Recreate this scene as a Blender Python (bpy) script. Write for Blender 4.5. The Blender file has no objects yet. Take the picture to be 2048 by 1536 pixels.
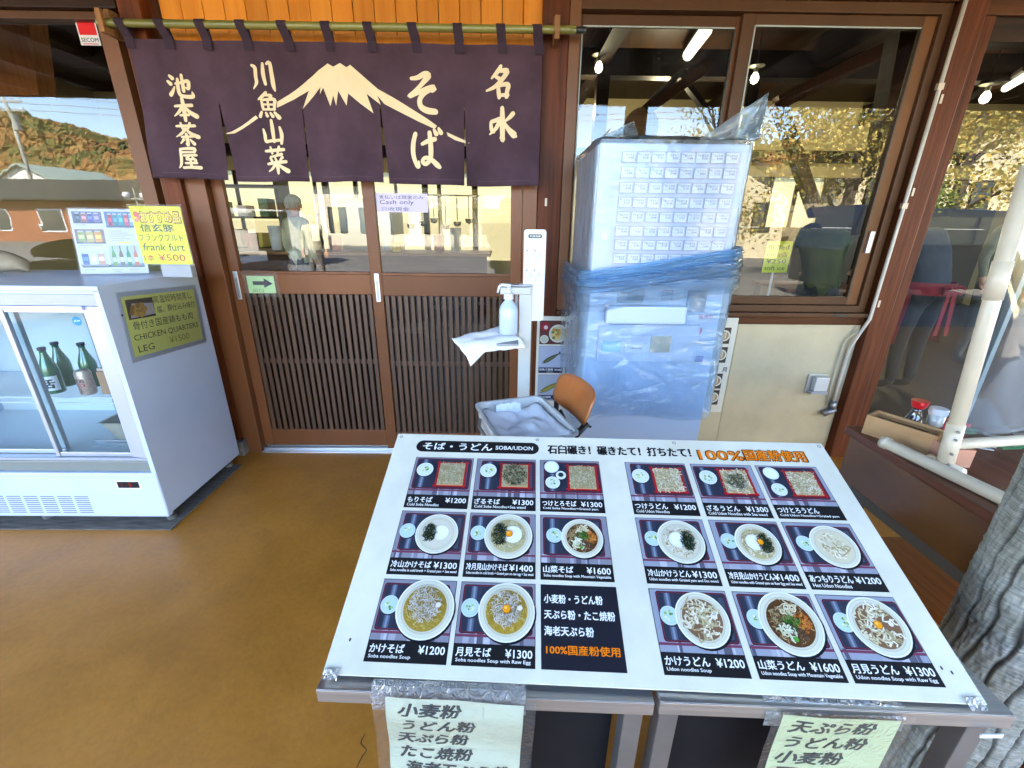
import bpy, bmesh, math, random
from mathutils import Vector, Matrix, noise
rad = math.radians
sc = bpy.context.scene
COL = sc.collection

# ------------------------------------------------------------------ camera, sky, sun, exposure
F_PX, PITCH, ROLL, YAW = 871.0, .3572, .0112, .0104
CAM = Vector((0, 0, 1.45))
_cp, _sp = math.cos(PITCH), math.sin(PITCH)
FW = Vector((math.sin(YAW) * _cp, math.cos(YAW) * _cp, -_sp))
_rt = Vector((math.cos(YAW), -math.sin(YAW), 0)); _up = _rt.cross(FW)
RT = _rt * math.cos(ROLL) + _up * math.sin(ROLL)
UP = -_rt * math.sin(ROLL) + _up * math.cos(ROLL)
cam_d = bpy.data.cameras.new('camera')
cam_d.sensor_fit = 'HORIZONTAL'; cam_d.sensor_width = 36.0; cam_d.lens = 36.0 * F_PX / 2048
cam_d.clip_start = .02; cam_d.clip_end = 900
cam = bpy.data.objects.new('camera', cam_d); COL.objects.link(cam)
m3 = Matrix((RT, UP, -FW)).transposed()
cam.matrix_world = Matrix.Translation(CAM) @ m3.to_4x4()
sc.camera = cam

SUN_EL, SUN_ROT = rad(44), rad(-22)
w = bpy.data.worlds.new('World'); sc.world = w; w.use_nodes = True
nt = w.node_tree; bg = nt.nodes['Background']
sky = nt.nodes.new('ShaderNodeTexSky'); sky.sky_type = 'NISHITA'; sky.sun_disc = False
sky.sun_elevation = SUN_EL; sky.sun_rotation = SUN_ROT; sky.altitude = 900; sky.air_density = 1.0; sky.dust_density = .6; sky.ozone_density = 1.4
nt.links.new(sky.outputs[0], bg.inputs[0]); bg.inputs[1].default_value = .15
sd = bpy.data.lights.new('sun', 'SUN'); sd.energy = 4.5; sd.angle = rad(.5); sd.color = (1, .93, .82)
sun = bpy.data.objects.new('sun', sd); COL.objects.link(sun)
sdir = Vector((math.sin(SUN_ROT) * math.cos(SUN_EL), math.cos(SUN_ROT) * math.cos(SUN_EL), math.sin(SUN_EL)))
sun.rotation_euler = sdir.to_track_quat('Z', 'Y').to_euler()
sc.view_settings.view_transform = 'Standard'; sc.view_settings.look = 'None'
sc.view_settings.exposure = 4.25; sc.view_settings.gamma = 1
sc.view_settings.use_curve_mapping = False
sc.render.engine = 'CYCLES'
cy = sc.cycles
cy.use_denoising = True; cy.max_bounces = 8; cy.diffuse_bounces = 4; cy.glossy_bounces = 4; cy.transparent_max_bounces = 16
cy.transmission_bounces = 6; cy.caustics_reflective = False; cy.caustics_refractive = False; cy.sample_clamp_indirect = 6

# ------------------------------------------------------------------ measuring helpers
def ray(x, y): return RT * ((x - 1024) / F_PX) - UP * ((y - 768) / F_PX) + FW
def on(x, y, ax, v):
    d = ray(x, y); t = (v - CAM[ax]) / d[ax]; return CAM + d * t
def P(x, y, Y=2.6): return on(x, y, 1, Y)          # a point of the photograph on the upright plane at depth Y
def Q(x, y, z): return on(x, y, 2, z)              # the same on the level plane at height z

# ------------------------------------------------------------------ materials
def lin(c):
    return tuple(((v / 255) / 12.92 if v / 255 <= .04045 else ((v / 255 + .055) / 1.055) ** 2.4) for v in c)
_MC = {}
def mat(name, col, rough=.5, metal=0, var=0., vscale=8., bump=0., bscale=60., stretch=None, col2=None, spec=None, coat=0, objrand=False, detail=5, trans=0, subsurf=0):
    if name in _MC: return _MC[name]
    m = bpy.data.materials.new(name); m.use_nodes = True; _MC[name] = m
    t = m.node_tree; b = t.nodes['Principled BSDF']
    b.inputs['Base Color'].default_value = (*col, 1); b.inputs['Roughness'].default_value = rough; b.inputs['Metallic'].default_value = metal
    if spec is not None: b.inputs['Specular IOR Level'].default_value = spec
    if coat: b.inputs['Coat Weight'].default_value = coat; b.inputs['Coat Roughness'].default_value = .12
    if trans: b.inputs['Transmission Weight'].default_value = trans
    if var or bump or col2:
        tc = t.nodes.new('ShaderNodeTexCoord'); vec = tc.outputs['Object']
        if objrand:
            oi = t.nodes.new('ShaderNodeObjectInfo'); mul = t.nodes.new('ShaderNodeMath'); mul.operation = 'MULTIPLY'; mul.inputs[1].default_value = 37.
            t.links.new(oi.outputs['Random'], mul.inputs[0]); ad = t.nodes.new('ShaderNodeVectorMath'); ad.operation = 'ADD'
            t.links.new(vec, ad.inputs[0]); t.links.new(mul.outputs[0], ad.inputs[1]); vec = ad.outputs[0]
        if stretch:
            mp = t.nodes.new('ShaderNodeMapping'); mp.inputs['Scale'].default_value = stretch; t.links.new(vec, mp.inputs[0]); vec = mp.outputs[0]
        n = t.nodes.new('ShaderNodeTexNoise'); n.inputs['Scale'].default_value = vscale; n.inputs['Detail'].default_value = detail; n.inputs['Roughness'].default_value = .6
        t.links.new(vec, n.inputs['Vector'])
        if col2 or var:
            c2 = col2 if col2 else tuple(min(1, v * (1 - var)) for v in col)
            r = t.nodes.new('ShaderNodeValToRGB'); r.color_ramp.elements[0].position = .36; r.color_ramp.elements[1].position = .66
            r.color_ramp.elements[0].color = (*c2, 1); r.color_ramp.elements[1].color = (*col, 1)
            t.links.new(n.outputs[0], r.inputs[0]); out = r.outputs[0]
            if objrand:
                hs = t.nodes.new('ShaderNodeHueSaturation'); mr = t.nodes.new('ShaderNodeMapRange'); mr.inputs[3].default_value = .82; mr.inputs[4].default_value = 1.18
                t.links.new(oi.outputs['Random'], mr.inputs[0]); t.links.new(mr.outputs[0], hs.inputs['Value']); t.links.new(out, hs.inputs['Color']); out = hs.outputs[0]
            t.links.new(out, b.inputs['Base Color'])
        if bump:
            n2 = t.nodes.new('ShaderNodeTexNoise'); n2.inputs['Scale'].default_value = bscale; n2.inputs['Detail'].default_value = 4
            t.links.new(vec, n2.inputs['Vector']); bp = t.nodes.new('ShaderNodeBump'); bp.inputs['Strength'].default_value = bump; bp.inputs['Distance'].default_value = .004
            t.links.new(n2.outputs[0], bp.inputs['Height']); t.links.new(bp.outputs[0], b.inputs['Normal'])
    return m
def wood(name, c1, c2, axis='Z', rough=.45, scale=1., bump=.25, coat=0, objrand=True):
    s = {'Z': (14, 14, .7), 'X': (.7, 14, 14), 'Y': (14, .7, 14)}[axis]
    return mat(name, c1, rough, col2=c2, vscale=3. * scale, stretch=s, bump=bump, bscale=9. * scale, objrand=objrand, coat=coat, detail=8, spec=.18)
def emit(name, col, s):
    if name in _MC: return _MC[name]
    m = bpy.data.materials.new(name); m.use_nodes = True; _MC[name] = m; t = m.node_tree; t.nodes.clear()
    e = t.nodes.new('ShaderNodeEmission'); e.inputs[0].default_value = (*col, 1); e.inputs[1].default_value = s
    o = t.nodes.new('ShaderNodeOutputMaterial'); t.links.new(e.outputs[0], o.inputs[0]); return m
def film(name, tint, body, opac, ior=1.5, rough=.05, bump=0, bscale=8, refl=1., stretch=None, translucent=True):
    """thin sheet: part see-through, part scattering, with a surface reflection"""
    if name in _MC: return _MC[name]
    m = bpy.data.materials.new(name); m.use_nodes = True; _MC[name] = m; t = m.node_tree; t.nodes.clear()
    N = t.nodes.new; L = t.links.new
    tr = N('ShaderNodeBsdfTransparent'); tr.inputs[0].default_value = (*tint, 1)
    base = tr.outputs[0]
    bpn = None
    if bump:
        tc = N('ShaderNodeTexCoord'); mp = N('ShaderNodeMapping'); mp.inputs['Scale'].default_value = stretch or (1, 1, 1)
        L(tc.outputs['Object'], mp.inputs[0]); n = N('ShaderNodeTexNoise'); n.inputs['Scale'].default_value = bscale; n.inputs['Detail'].default_value = 3; n.inputs['Distortion'].default_value = 1.2
        L(mp.outputs[0], n.inputs['Vector']); bpn = N('ShaderNodeBump'); bpn.inputs['Strength'].default_value = bump; bpn.inputs['Distance'].default_value = .02
        sb = N('ShaderNodeMath'); sb.operation = 'SUBTRACT'; sb.inputs[1].default_value = .5; L(n.outputs[0], sb.inputs[0]); ab = N('ShaderNodeMath'); ab.operation = 'ABSOLUTE'; L(sb.outputs[0], ab.inputs[0])
        pw = N('ShaderNodeMath'); pw.operation = 'POWER'; pw.inputs[1].default_value = .6; L(ab.outputs[0], pw.inputs[0]); L(pw.outputs[0] if bump > .1 else n.outputs[0], bpn.inputs['Height'])
    if opac > 0:
        d = N('ShaderNodeBsdfDiffuse'); d.inputs[0].default_value = (*body, 1)
        dd = d.outputs[0]
        if translucent:
            tl = N('ShaderNodeBsdfTranslucent'); tl.inputs[0].default_value = (*body, 1); mx = N('ShaderNodeMixShader'); mx.inputs[0].default_value = .35
            L(d.outputs[0], mx.inputs[1]); L(tl.outputs[0], mx.inputs[2]); dd = mx.outputs[0]
        if bpn: L(bpn.outputs[0], d.inputs['Normal'])
        m2 = N('ShaderNodeMixShader'); m2.inputs[0].default_value = opac; L(tr.outputs[0], m2.inputs[1]); L(dd, m2.inputs[2]); base = m2.outputs[0]
    g = N('ShaderNodeBsdfGlossy'); g.inputs['Roughness'].default_value = rough; g.inputs[0].default_value = (refl, refl, refl, 1)
    fr = N('ShaderNodeFresnel'); fr.inputs[0].default_value = ior
    if bpn: L(bpn.outputs[0], g.inputs['Normal']); L(bpn.outputs[0], fr.inputs['Normal'])
    m3_ = N('ShaderNodeMixShader'); L(fr.outputs[0], m3_.inputs[0]); L(base, m3_.inputs[1]); L(g.outputs[0], m3_.inputs[2])
    o = N('ShaderNodeOutputMaterial'); L(m3_.outputs[0], o.inputs[0]); return m
def ink(rgb, rough=.35):
    k = 'print_%02x%02x%02x' % tuple(int(v) for v in rgb)
    return mat(k, tuple(v * .86 for v in lin(rgb)), rough, spec=.35)

# ------------------------------------------------------------------ object helpers
WM = {}
def tag(o, label=None, cat=None, group=None, kind=None):
    if label: o['label'] = label
    if cat: o['category'] = cat
    if group: o['group'] = group
    if kind: o['kind'] = kind
    return o
def thing(name, label, cat, loc=(0, 0, 0), rz=0, group=None):
    o = bpy.data.objects.new(name, None); COL.objects.link(o); o.empty_display_size = .1
    o.location = loc; o.rotation_euler = (0, 0, rz)
    WM[o] = Matrix.Translation(Vector(loc)) @ Matrix.Rotation(rz, 4, 'Z')
    return tag(o, label, cat, group)
class Surf:
    """a flat face in space to print on: origin, right, up"""
    def __init__(s, O, U, V):
        s.O = Vector(O); s.U = Vector(U).normalized(); s.V = Vector(V); s.V = (s.V - s.U * s.V.dot(s.U)).normalized(); s.N = s.U.cross(s.V)
    def p(s, u, v, h=0): return s.O + s.U * u + s.V * v + s.N * h
_GL = {}
def glyphs(txt, bold=0., shear=0.):
    k = (txt, bold, shear)
    if k not in _GL:
        c = bpy.data.curves.new('text', 'FONT'); c.body = txt; c.resolution_u = 2; c.size = 1; c.offset = bold; c.shear = shear
        o = bpy.data.objects.new('text', c); COL.objects.link(o)
        me = bpy.data.meshes.new_from_object(o.evaluated_get(bpy.context.evaluated_depsgraph_get()))
        vs = [v.co.copy() for v in me.vertices]; fs = [tuple(p.vertices) for p in me.polygons]
        bpy.data.objects.remove(o); bpy.data.curves.remove(c); bpy.data.meshes.remove(me)
        x0 = min(v.x for v in vs); x1 = max(v.x for v in vs); y0 = min(v.y for v in vs); y1 = max(v.y for v in vs)
        _GL[k] = ([((v.x - x0), (v.y - y0)) for v in vs], fs, x1 - x0, y1 - y0)
    return _GL[k]
class MB:
    def __init__(s): s.v = []; s.f = []; s.m = []; s.mats = []; s.lay = .0004; s.fr = None
    def mi(s, m):
        if m is None: return 0
        if m not in s.mats: s.mats.append(m)
        return s.mats.index(m)
    def add(s, vs, fs, m=None):
        b = len(s.v); s.v += [(s.fr @ Vector(q) if s.fr else Vector(q)) for q in vs]
        s.f += [tuple(b + i for i in f) for f in fs]; s.m += [s.mi(m)] * len(fs); return s
    def box(s, x0, x1, y0, y1, z0, z1, m=None):
        return s.add([(x, y, z) for x in (x0, x1) for y in (y0, y1) for z in (z0, z1)],
                     [(0, 1, 3, 2), (4, 6, 7, 5), (0, 4, 5, 1), (2, 3, 7, 6), (0, 2, 6, 4), (1, 5, 7, 3)], m)
    def tube(s, pts, r, n=12, m=None, caps=True):
        pts = [Vector(p) for p in pts]; rs = r if isinstance(r, (list, tuple)) else [r] * len(pts)
        vs = []; pa = None
        for i, p in enumerate(pts):
            d = (pts[min(i + 1, len(pts) - 1)] - pts[max(i - 1, 0)]).normalized()
            if pa is None: a = d.orthogonal().normalized()
            else: a = (pa - d * pa.dot(d)).normalized()
            pa = a; b = d.cross(a)
            vs += [p + (a * math.cos(2 * math.pi * k / n) + b * math.sin(2 * math.pi * k / n)) * rs[i] for k in range(n)]
        fs = [(i * n + k, i * n + (k + 1) % n, (i + 1) * n + (k + 1) % n, (i + 1) * n + k) for i in range(len(pts) - 1) for k in range(n)]
        if caps: fs += [tuple(reversed(range(n))), tuple((len(pts) - 1) * n + k for k in range(n))]
        return s.add(vs, fs, m)
    def lathe(s, prof, c, n=20, m=None, sq=1.):
        vs = []; c = Vector(c)
        for r, z in prof: vs += [c + Vector((r * math.cos(2 * math.pi * k / n), r * sq * math.sin(2 * math.pi * k / n), z)) for k in range(n)]
        fs = [(i * n + k, i * n + (k + 1) % n, (i + 1) * n + (k + 1) % n, (i + 1) * n + k) for i in range(len(prof) - 1) for k in range(n)]
        if prof[0][0] > 1e-5: fs.append(tuple(reversed(range(n))))
        if prof[-1][0] > 1e-5: fs.append(tuple((len(prof) - 1) * n + k for k in range(n)))
        return s.add(vs, fs, m)
    def hexa(s, a, b, c, d, dv, m=None):
        """slab from quad a b c d extruded by dv"""
        dv = Vector(dv); q = [Vector(k) for k in (a, b, c, d)]
        return s.add(q + [k + dv for k in q], [(3, 2, 1, 0), (4, 5, 6, 7), (0, 1, 5, 4), (1, 2, 6, 5), (2, 3, 7, 6), (3, 0, 4, 7)], m)
    # printing on a Surf -------------------------------------------------
    def up(s): s.lay += .00002; return s.lay
    def poly(s, S, pts, m=None, h=None):
        h = s.up() if h is None else h
        return s.add([S.p(u, v, h) for u, v in pts], [tuple(range(len(pts)))], m)
    def rect(s, S, u0, v0, u1, v1, m=None, h=None): return s.poly(S, [(u0, v0), (u1, v0), (u1, v1), (u0, v1)], m, h)
    def rrect(s, S, u0, v0, u1, v1, r, m=None, n=4):
        pts = []
        for cx, cy_, a in ((u1 - r, v1 - r, 0), (u0 + r, v1 - r, 90), (u0 + r, v0 + r, 180), (u1 - r, v0 + r, 270)):
            pts += [(cx + r * math.cos(rad(a + 90 * k / n)), cy_ + r * math.sin(rad(a + 90 * k / n))) for k in range(n + 1)]
        return s.poly(S, pts, m)
    def disc(s, S, u, v, r, m=None, n=20, ry=None):
        ry = ry or r; return s.poly(S, [(u + r * math.cos(2 * math.pi * k / n), v + ry * math.sin(2 * math.pi * k / n)) for k in range(n)], m)
    def strip(s, S, pts, wd, m=None):
        h = s.up(); vs = []; n = len(pts)
        for i, (u, v) in enumerate(pts):
            a = pts[max(0, i - 1)]; b = pts[min(n - 1, i + 1)]; d = Vector((b[0] - a[0], b[1] - a[1])).normalized() if a != b else Vector((1, 0))
            ww = wd[i] if isinstance(wd, (list, tuple)) else wd
            vs += [S.p(u - d.y * ww / 2, v + d.x * ww / 2, h), S.p(u + d.y * ww / 2, v - d.x * ww / 2, h)]
        return s.add(vs, [(2 * i, 2 * i + 1, 2 * i + 3, 2 * i + 2) for i in range(n - 1)], m)
    def text(s, S, txt, u, v, wd=None, ht=None, m=None, bold=.02, al='l', wob=0., shear=0.):
        bold0 = bold; vs, fs, W, H = glyphs(txt, 0., shear)
        if ht is None: ht = H * wd / W
        if wd is None: wd = W * ht / H
        kx = wd / W; ky = ht / H; u0 = u - (wd if al == 'r' else wd / 2 if al == 'c' else 0)
        for dx, dy in (((-.5, -.35), (.5, .35), (.0, .0), (-.4, .45), (.45, -.45)) if bold0 > .016 else ((0, 0),)):
            s._tx(S, vs, fs, u0 + dx * (bold0 - .002) * 1.9 * ht, v + dy * (bold0 - .002) * 1.5 * ht, kx, ky, ht, wob, txt, m)
        return s
    def _tx(s, S, vs, fs, u0, v, kx, ky, ht, wob, txt, m):
        out = []; h = s.up()
        for x, y in vs:
            X = u0 + x * kx; Y_ = v + y * ky
            if wob:
                q = noise.noise_vector(Vector((X / ht * 1.3, Y_ / ht * 1.3, len(txt)))); X += q.x * wob * ht; Y_ += q.y * wob * ht
            out.append(S.p(X, Y_, h))
        return s.add(out, fs, m)
    def stroke(s, S, pts, k, m=None):
        """brush stroke: pts (u, v, width), smoothed, rounded ends"""
        q = []
        n = len(pts)
        for i in range(n - 1):
            p0, p1, p2, p3 = pts[max(0, i - 1)], pts[i], pts[i + 1], pts[min(n - 1, i + 2)]
            for t in (0, .25, .5, .75):
                q.append(tuple(.5 * ((2 * p1[j]) + (-p0[j] + p2[j]) * t + (2 * p0[j] - 5 * p1[j] + 4 * p2[j] - p3[j]) * t * t + (-p0[j] + 3 * p1[j] - 3 * p2[j] + p3[j]) * t ** 3) for j in range(3)))
        q.append(pts[-1])
        s.strip(S, [(a, b) for a, b, _ in q], [c * k for _, _, c in q], m)
        for a, b, c in (q[0], q[-1]): s.disc(S, a, b, c * k / 2, m, 8)
    # ---------------------------------------------------------------------
    def build(s, name, m, parent=None, bevel=0., smooth=False, kind=None, tri=False, maxlen=None, warp=None, label=None):
        ms = list(m) if isinstance(m, (list, tuple)) else [m]
        if s.mats: ms = s.mats
        me = bpy.data.meshes.new(name); iv = WM[parent].inverted() if parent is not None else Matrix()
        vs = s.v
        me.from_pydata([iv @ Vector(q) for q in vs] if not maxlen else [Vector(q) for q in vs], [], s.f)
        for q in ms: me.materials.append(q)
        me.polygons.foreach_set('material_index', s.m)
        if bevel or tri or maxlen:
            bm = bmesh.new(); bm.from_mesh(me)
            if bevel:
                bmesh.ops.recalc_face_normals(bm, faces=bm.faces)
                ed = [e for e in bm.edges if len(e.link_faces) == 2 and e.calc_face_angle(0) > rad(35)]
                bmesh.ops.bevel(bm, geom=ed, offset=bevel, segments=2, profile=.6, affect='EDGES', clamp_overlap=True)
            if tri or maxlen: bmesh.ops.triangulate(bm, faces=bm.faces, ngon_method='EAR_CLIP')
            if maxlen:
                for _ in range(6):
                    ed = [e for e in bm.edges if e.calc_length() > maxlen]
                    if not ed: break
                    bmesh.ops.subdivide_edges(bm, edges=ed, cuts=1); bmesh.ops.triangulate(bm, faces=bm.faces)
                for q in bm.verts: q.co = iv @ (warp(q.co) if warp else q.co)
            bm.to_mesh(me); bm.free()
        if smooth: me.polygons.foreach_set('use_smooth', [True] * len(me.polygons))
        o = bpy.data.objects.new(name, me); COL.objects.link(o)
        if parent is not None: o.parent = parent
        WM[o] = WM[parent] if parent is not None else Matrix()
        if kind: o['kind'] = kind
        if label: o['label'] = label
        return o
def inst(src, name, parent, off, label=None):
    """another copy of a part, moved by off (in the parent's axes)"""
    o = src.copy(); COL.objects.link(o); o.name = name; o.parent = parent; o.location = Vector(src.location) + Vector(off)
    WM[o] = WM[parent]
    if label: o['label'] = label
    return o
def bx(name, m, parent, x0, x1, y0, y1, z0, z1, bevel=.003, **k): return MB().box(x0, x1, y0, y1, z0, z1).build(name, m, parent, bevel=bevel, **k)
def smooth_o(o, ang=40):
    me = o.data
    me.polygons.foreach_set('use_smooth', [True] * len(me.polygons))
    try: me.set_sharp_from_angle(angle=rad(ang))
    except Exception: pass
    return o

# ------------------------------------------------------------------ palette
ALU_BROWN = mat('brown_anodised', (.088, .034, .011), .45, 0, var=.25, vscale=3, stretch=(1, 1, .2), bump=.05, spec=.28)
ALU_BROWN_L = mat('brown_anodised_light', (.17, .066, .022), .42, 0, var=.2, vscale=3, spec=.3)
DOORW = mat('brown_door_finish', (.165, .058, .020), .36, .1, var=.18, vscale=5, stretch=(1, 1, .25), objrand=True, bump=.05, spec=.3)
SLATW = mat('brown_slat_finish', (.085, .040, .021), .38, .1, var=.3, vscale=5, stretch=(1, 1, .25), objrand=True)
POSTW = wood('stained_post_wood', (.135, .034, .009), (.065, .015, .004), 'Z', .5)
BEAMW = wood('stained_beam_wood', (.115, .036, .009), (.055, .017, .005), 'X', .5)
DARKW = wood('dark_ceiling_wood', (.030, .011, .004), (.012, .005, .002), 'Y', .55)
DARKX = wood('dark_beam_wood', (.030, .011, .0045), (.013, .006, .003), 'X', .5)
PLANKW = wood('orange_pine', (.68, .25, .030), (.58, .185, .018), 'Z', .38, .7, .12)
CREAM = mat('cream_render', (.54, .455, .29), .75, var=.20, vscale=3.0, bump=.3, bscale=120)
CREAM_IN = mat('cream_inside_wall', (.50, .42, .23), .8, var=.08, vscale=1)
STEEL = mat('brushed_steel', (.62, .62, .63), .36, .9, var=.2, vscale=6, stretch=(.3, 30, 30), bump=.12, bscale=12)
STEEL_D = mat('dull_steel', (.30, .30, .31), .42, .85, var=.2, vscale=5)
PAINTW = mat('white_enamel', (.46, .52, .66), .3, var=.07, vscale=2.5, bump=.04, bscale=40, coat=.2)
WHITEP = mat('white_plastic', (.62, .64, .66), .35)
GREYP = mat('grey_plastic', (.32, .33, .35), .45)
BLACKP = mat('black_plastic', (.02, .02, .022), .4)
GLASS = film('window_glass', (.93, .96, .92), (1, 1, 1), 0, 1.62, .0, bump=.012, bscale=2.2)
GLASS_F = film('fridge_glass', (.84, .93, .95), (1, 1, 1), 0, 1.45, .0)
PVC = mat('cream_pvc', (.72, .61, .45), .33, var=.12, vscale=6)

# ------------------------------------------------------------------ SETTING: floor, street, hill
def floor_mat():
    m = bpy.data.materials.new('ochre_floor_paint'); m.use_nodes = True; t = m.node_tree; N = t.nodes.new; L = t.links.new
    b = t.nodes['Principled BSDF']; tc = N('ShaderNodeTexCoord')
    n1 = N('ShaderNodeTexNoise'); n1.inputs['Scale'].default_value = 1.1; n1.inputs['Detail'].default_value = 6; n1.inputs['Roughness'].default_value = .55
    n2 = N('ShaderNodeTexNoise'); n2.inputs['Scale'].default_value = 42; n2.inputs['Detail'].default_value = 6
    n3 = N('ShaderNodeTexNoise'); n3.inputs['Scale'].default_value = 5; n3.inputs['Detail'].default_value = 8; n3.inputs['Distortion'].default_value = .6
    for n in (n1, n2, n3): L(tc.outputs['Object'], n.inputs['Vector'])
    r = N('ShaderNodeValToRGB'); e = r.color_ramp.elements; e[0].position = .33; e[1].position = .68
    e[0].color = (.40, .145, .014, 1); e[1].color = (.50, .20, .042, 1)
    e2 = r.color_ramp.elements.new(.5); e2.color = (.48, .185, .024, 1)
    L(n1.outputs[0], r.inputs[0])
    mx = N('ShaderNodeMix'); mx.data_type = 'RGBA'; mx.blend_type = 'MULTIPLY'; mx.inputs[0].default_value = .5
    r2 = N('ShaderNodeValToRGB'); r2.color_ramp.elements[0].position = .38; r2.color_ramp.elements[1].position = .6; r2.color_ramp.elements[0].color = (.72, .72, .74, 1)
    L(n3.outputs[0], r2.inputs[0]); L(r.outputs[0], mx.inputs[6]); L(r2.outputs[0], mx.inputs[7])
    mx2 = N('ShaderNodeMix'); mx2.data_type = 'RGBA'; mx2.blend_type = 'MULTIPLY'; mx2.inputs[0].default_value = .28
    r3 = N('ShaderNodeValToRGB'); r3.color_ramp.elements[0].position = .4; r3.color_ramp.elements[1].position = .55; r3.color_ramp.elements[0].color = (.7, .68, .66, 1)
    L(n2.outputs[0], r3.inputs[0]); L(mx.outputs[2], mx2.inputs[6]); L(r3.outputs[0], mx2.inputs[7])
    # fine dark speckle and pale scuffs
    vo = N('ShaderNodeTexVoronoi'); vo.inputs['Scale'].default_value = 55; L(tc.outputs['Object'], vo.inputs['Vector'])
    rv = N('ShaderNodeValToRGB'); rv.color_ramp.elements[0].position = .02; rv.color_ramp.elements[1].position = .09; rv.color_ramp.elements[0].color = (.45, .42, .4, 1)
    L(vo.outputs['Distance'], rv.inputs[0]); mx3 = N('ShaderNodeMix'); mx3.data_type = 'RGBA'; mx3.blend_type = 'MULTIPLY'; mx3.inputs[0].default_value = .3
    L(mx2.outputs[2], mx3.inputs[6]); L(rv.outputs[0], mx3.inputs[7]); L(mx3.outputs[2], b.inputs['Base Color'])
    rr = N('ShaderNodeMapRange'); rr.inputs[3].default_value = .24; rr.inputs[4].default_value = .52; L(n3.outputs[0], rr.inputs[0]); L(rr.outputs[0], b.inputs['Roughness'])
    bp = N('ShaderNodeBump'); bp.inputs['Strength'].default_value = .25; bp.inputs['Distance'].default_value = .003; L(n2.outputs[0], bp.inputs['Height']); L(bp.outputs[0], b.inputs['Normal'])
    return m
mb = MB(); mb.box(-9, 9, -1.3, 2.75, -.12, 0); fl = mb.build('floor', floor_mat()); tag(fl, kind='structure')
# a thin crack in the floor paint
mb = MB(); S = Surf((0, 0, 0), (1, 0, 0), (0, 1, 0))
cp = [Q(730, 1468, 0), Q(722, 1486, 0), Q(733, 1500, 0), Q(724, 1514, 0), Q(712, 1545, 0), Q(716, 1600, 0)]
mb.stroke(S, [(q.x, q.y, .0022 + .001 * (i % 2)) for i, q in enumerate(cp)], 1.); mb.build('floor_crack', mat('crack_dark', (.04, .022, .01), .8), fl)
ASPH = mat('pale_asphalt', (.17, .16, .14), .9, var=.25, vscale=.6, bump=.3, bscale=30)
mb = MB(); mb.add([(-400, -1.3, -.124), (400, -1.3, -.124), (400, -400, -.124), (-400, -400, -.124)], [(3, 2, 1, 0)]); tag(mb.build('street', ASPH), kind='structure')
mb = MB(); mb.add([(-400, 2.75, -.124), (400, 2.75, -.124), (400, 400, -.124), (-400, 400, -.124)], [(0, 1, 2, 3)]); tag(mb.build('ground', mat('yard_gravel', (.24, .21, .17), .95, var=.3, vscale=2)), kind='structure')
for k, sx in enumerate((-1, 1)):
    x0, x1 = (-400, -9) if sx < 0 else (9, 400)
    mb = MB(); mb.add([(x0, -1.3, -.124), (x1, -1.3, -.124), (x1, 2.75, -.124), (x0, 2.75, -.124)], [(0, 1, 2, 3)]); tag(mb.build('pavement', ASPH), kind='structure')
rnd = random.Random(7)
def hill_h(x, y):
    prof = [(-400, 40), (-125, 29), (-118, 28), (-112, 26.5), (-108, 24.5), (-102, 23), (-95, 20), (-60, 18), (0, 17), (30, 18), (70, 24), (160, 34), (400, 40)]
    for (a, b), (c, d) in zip(prof, prof[1:]):
        if a <= x <= c: H = b + (d - b) * (x - a) / (c - a); break
    else: H = 40
    t = min(1, max(0, (-y - 42) / 76)); t = t * t * (3 - 2 * t)
    H *= .80; return H * t + 1.6 * noise.noise(Vector((x * .03, y * .03, 0))) * t - .2
mb = MB(); nx, ny = 90, 24
vs = [(-300 + 600 * i / nx, -40 - 120 * j / ny, 0) for j in range(ny + 1) for i in range(nx + 1)]
vs = [(x, y, hill_h(x, y)) for x, y, _ in vs]
mb.add(vs, [(j * (nx + 1) + i, (j + 1) * (nx + 1) + i, (j + 1) * (nx + 1) + i + 1, j * (nx + 1) + i + 1) for j in range(ny) for i in range(nx)])
HILLM = mat('autumn_hillside', (.20, .13, .035), .95, col2=(.07, .085, .022), vscale=.06, detail=8)
tag(mb.build('hill', HILLM, smooth=True), kind='structure')
def wood_mat():
    m = bpy.data.materials.new('autumn_tree_crowns'); m.use_nodes = True; t = m.node_tree; N = t.nodes.new; L = t.links.new
    b = t.nodes['Principled BSDF']; b.inputs['Roughness'].default_value = .9; tc = N('ShaderNodeTexCoord')
    n = N('ShaderNodeTexNoise'); n.inputs['Scale'].default_value = .09; n.inputs['Detail'].default_value = 9; n.inputs['Roughness'].default_value = .75
    r = N('ShaderNodeValToRGB'); e = r.color_ramp.elements; e[0].position = .36; e[0].color = (.035, .055, .012, 1); e[1].position = .66; e[1].color = (.32, .20, .06, 1)
    for p_, c in ((.46, (.09, .10, .022, 1)), (.55, (.24, .11, .03, 1))): q = e.new(p_); q.color = c
    L(tc.outputs['Object'], n.inputs['Vector']); L(n.outputs[0], r.inputs[0]); L(r.outputs[0], b.inputs['Base Color']); return m
mb = MB()
def blob(mb, c, r, h, rnd, m=None):
    n = 6; vs = [Vector((0, 0, h))]
    for lv, (rr, zz) in enumerate(((.55, .8), (.95, .45), (.75, .1))):
        for k in range(n):
            a = 2 * math.pi * (k + .5 * lv) / n; q = rr * r * rnd.uniform(.7, 1.25); vs.append(Vector((q * math.cos(a), q * math.sin(a), zz * h * rnd.uniform(.85, 1.15))))
    fs = [(0, 1 + k, 1 + (k + 1) % n) for k in range(n)]
    for lv in (0, 1): fs += [(1 + lv * n + k, 1 + (lv + 1) * n + k, 1 + (lv + 1) * n + (k + 1) % n, 1 + lv * n + (k + 1) % n) for k in range(n)]
    mb.add([Vector(c) + q for q in vs], fs, m)
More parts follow.
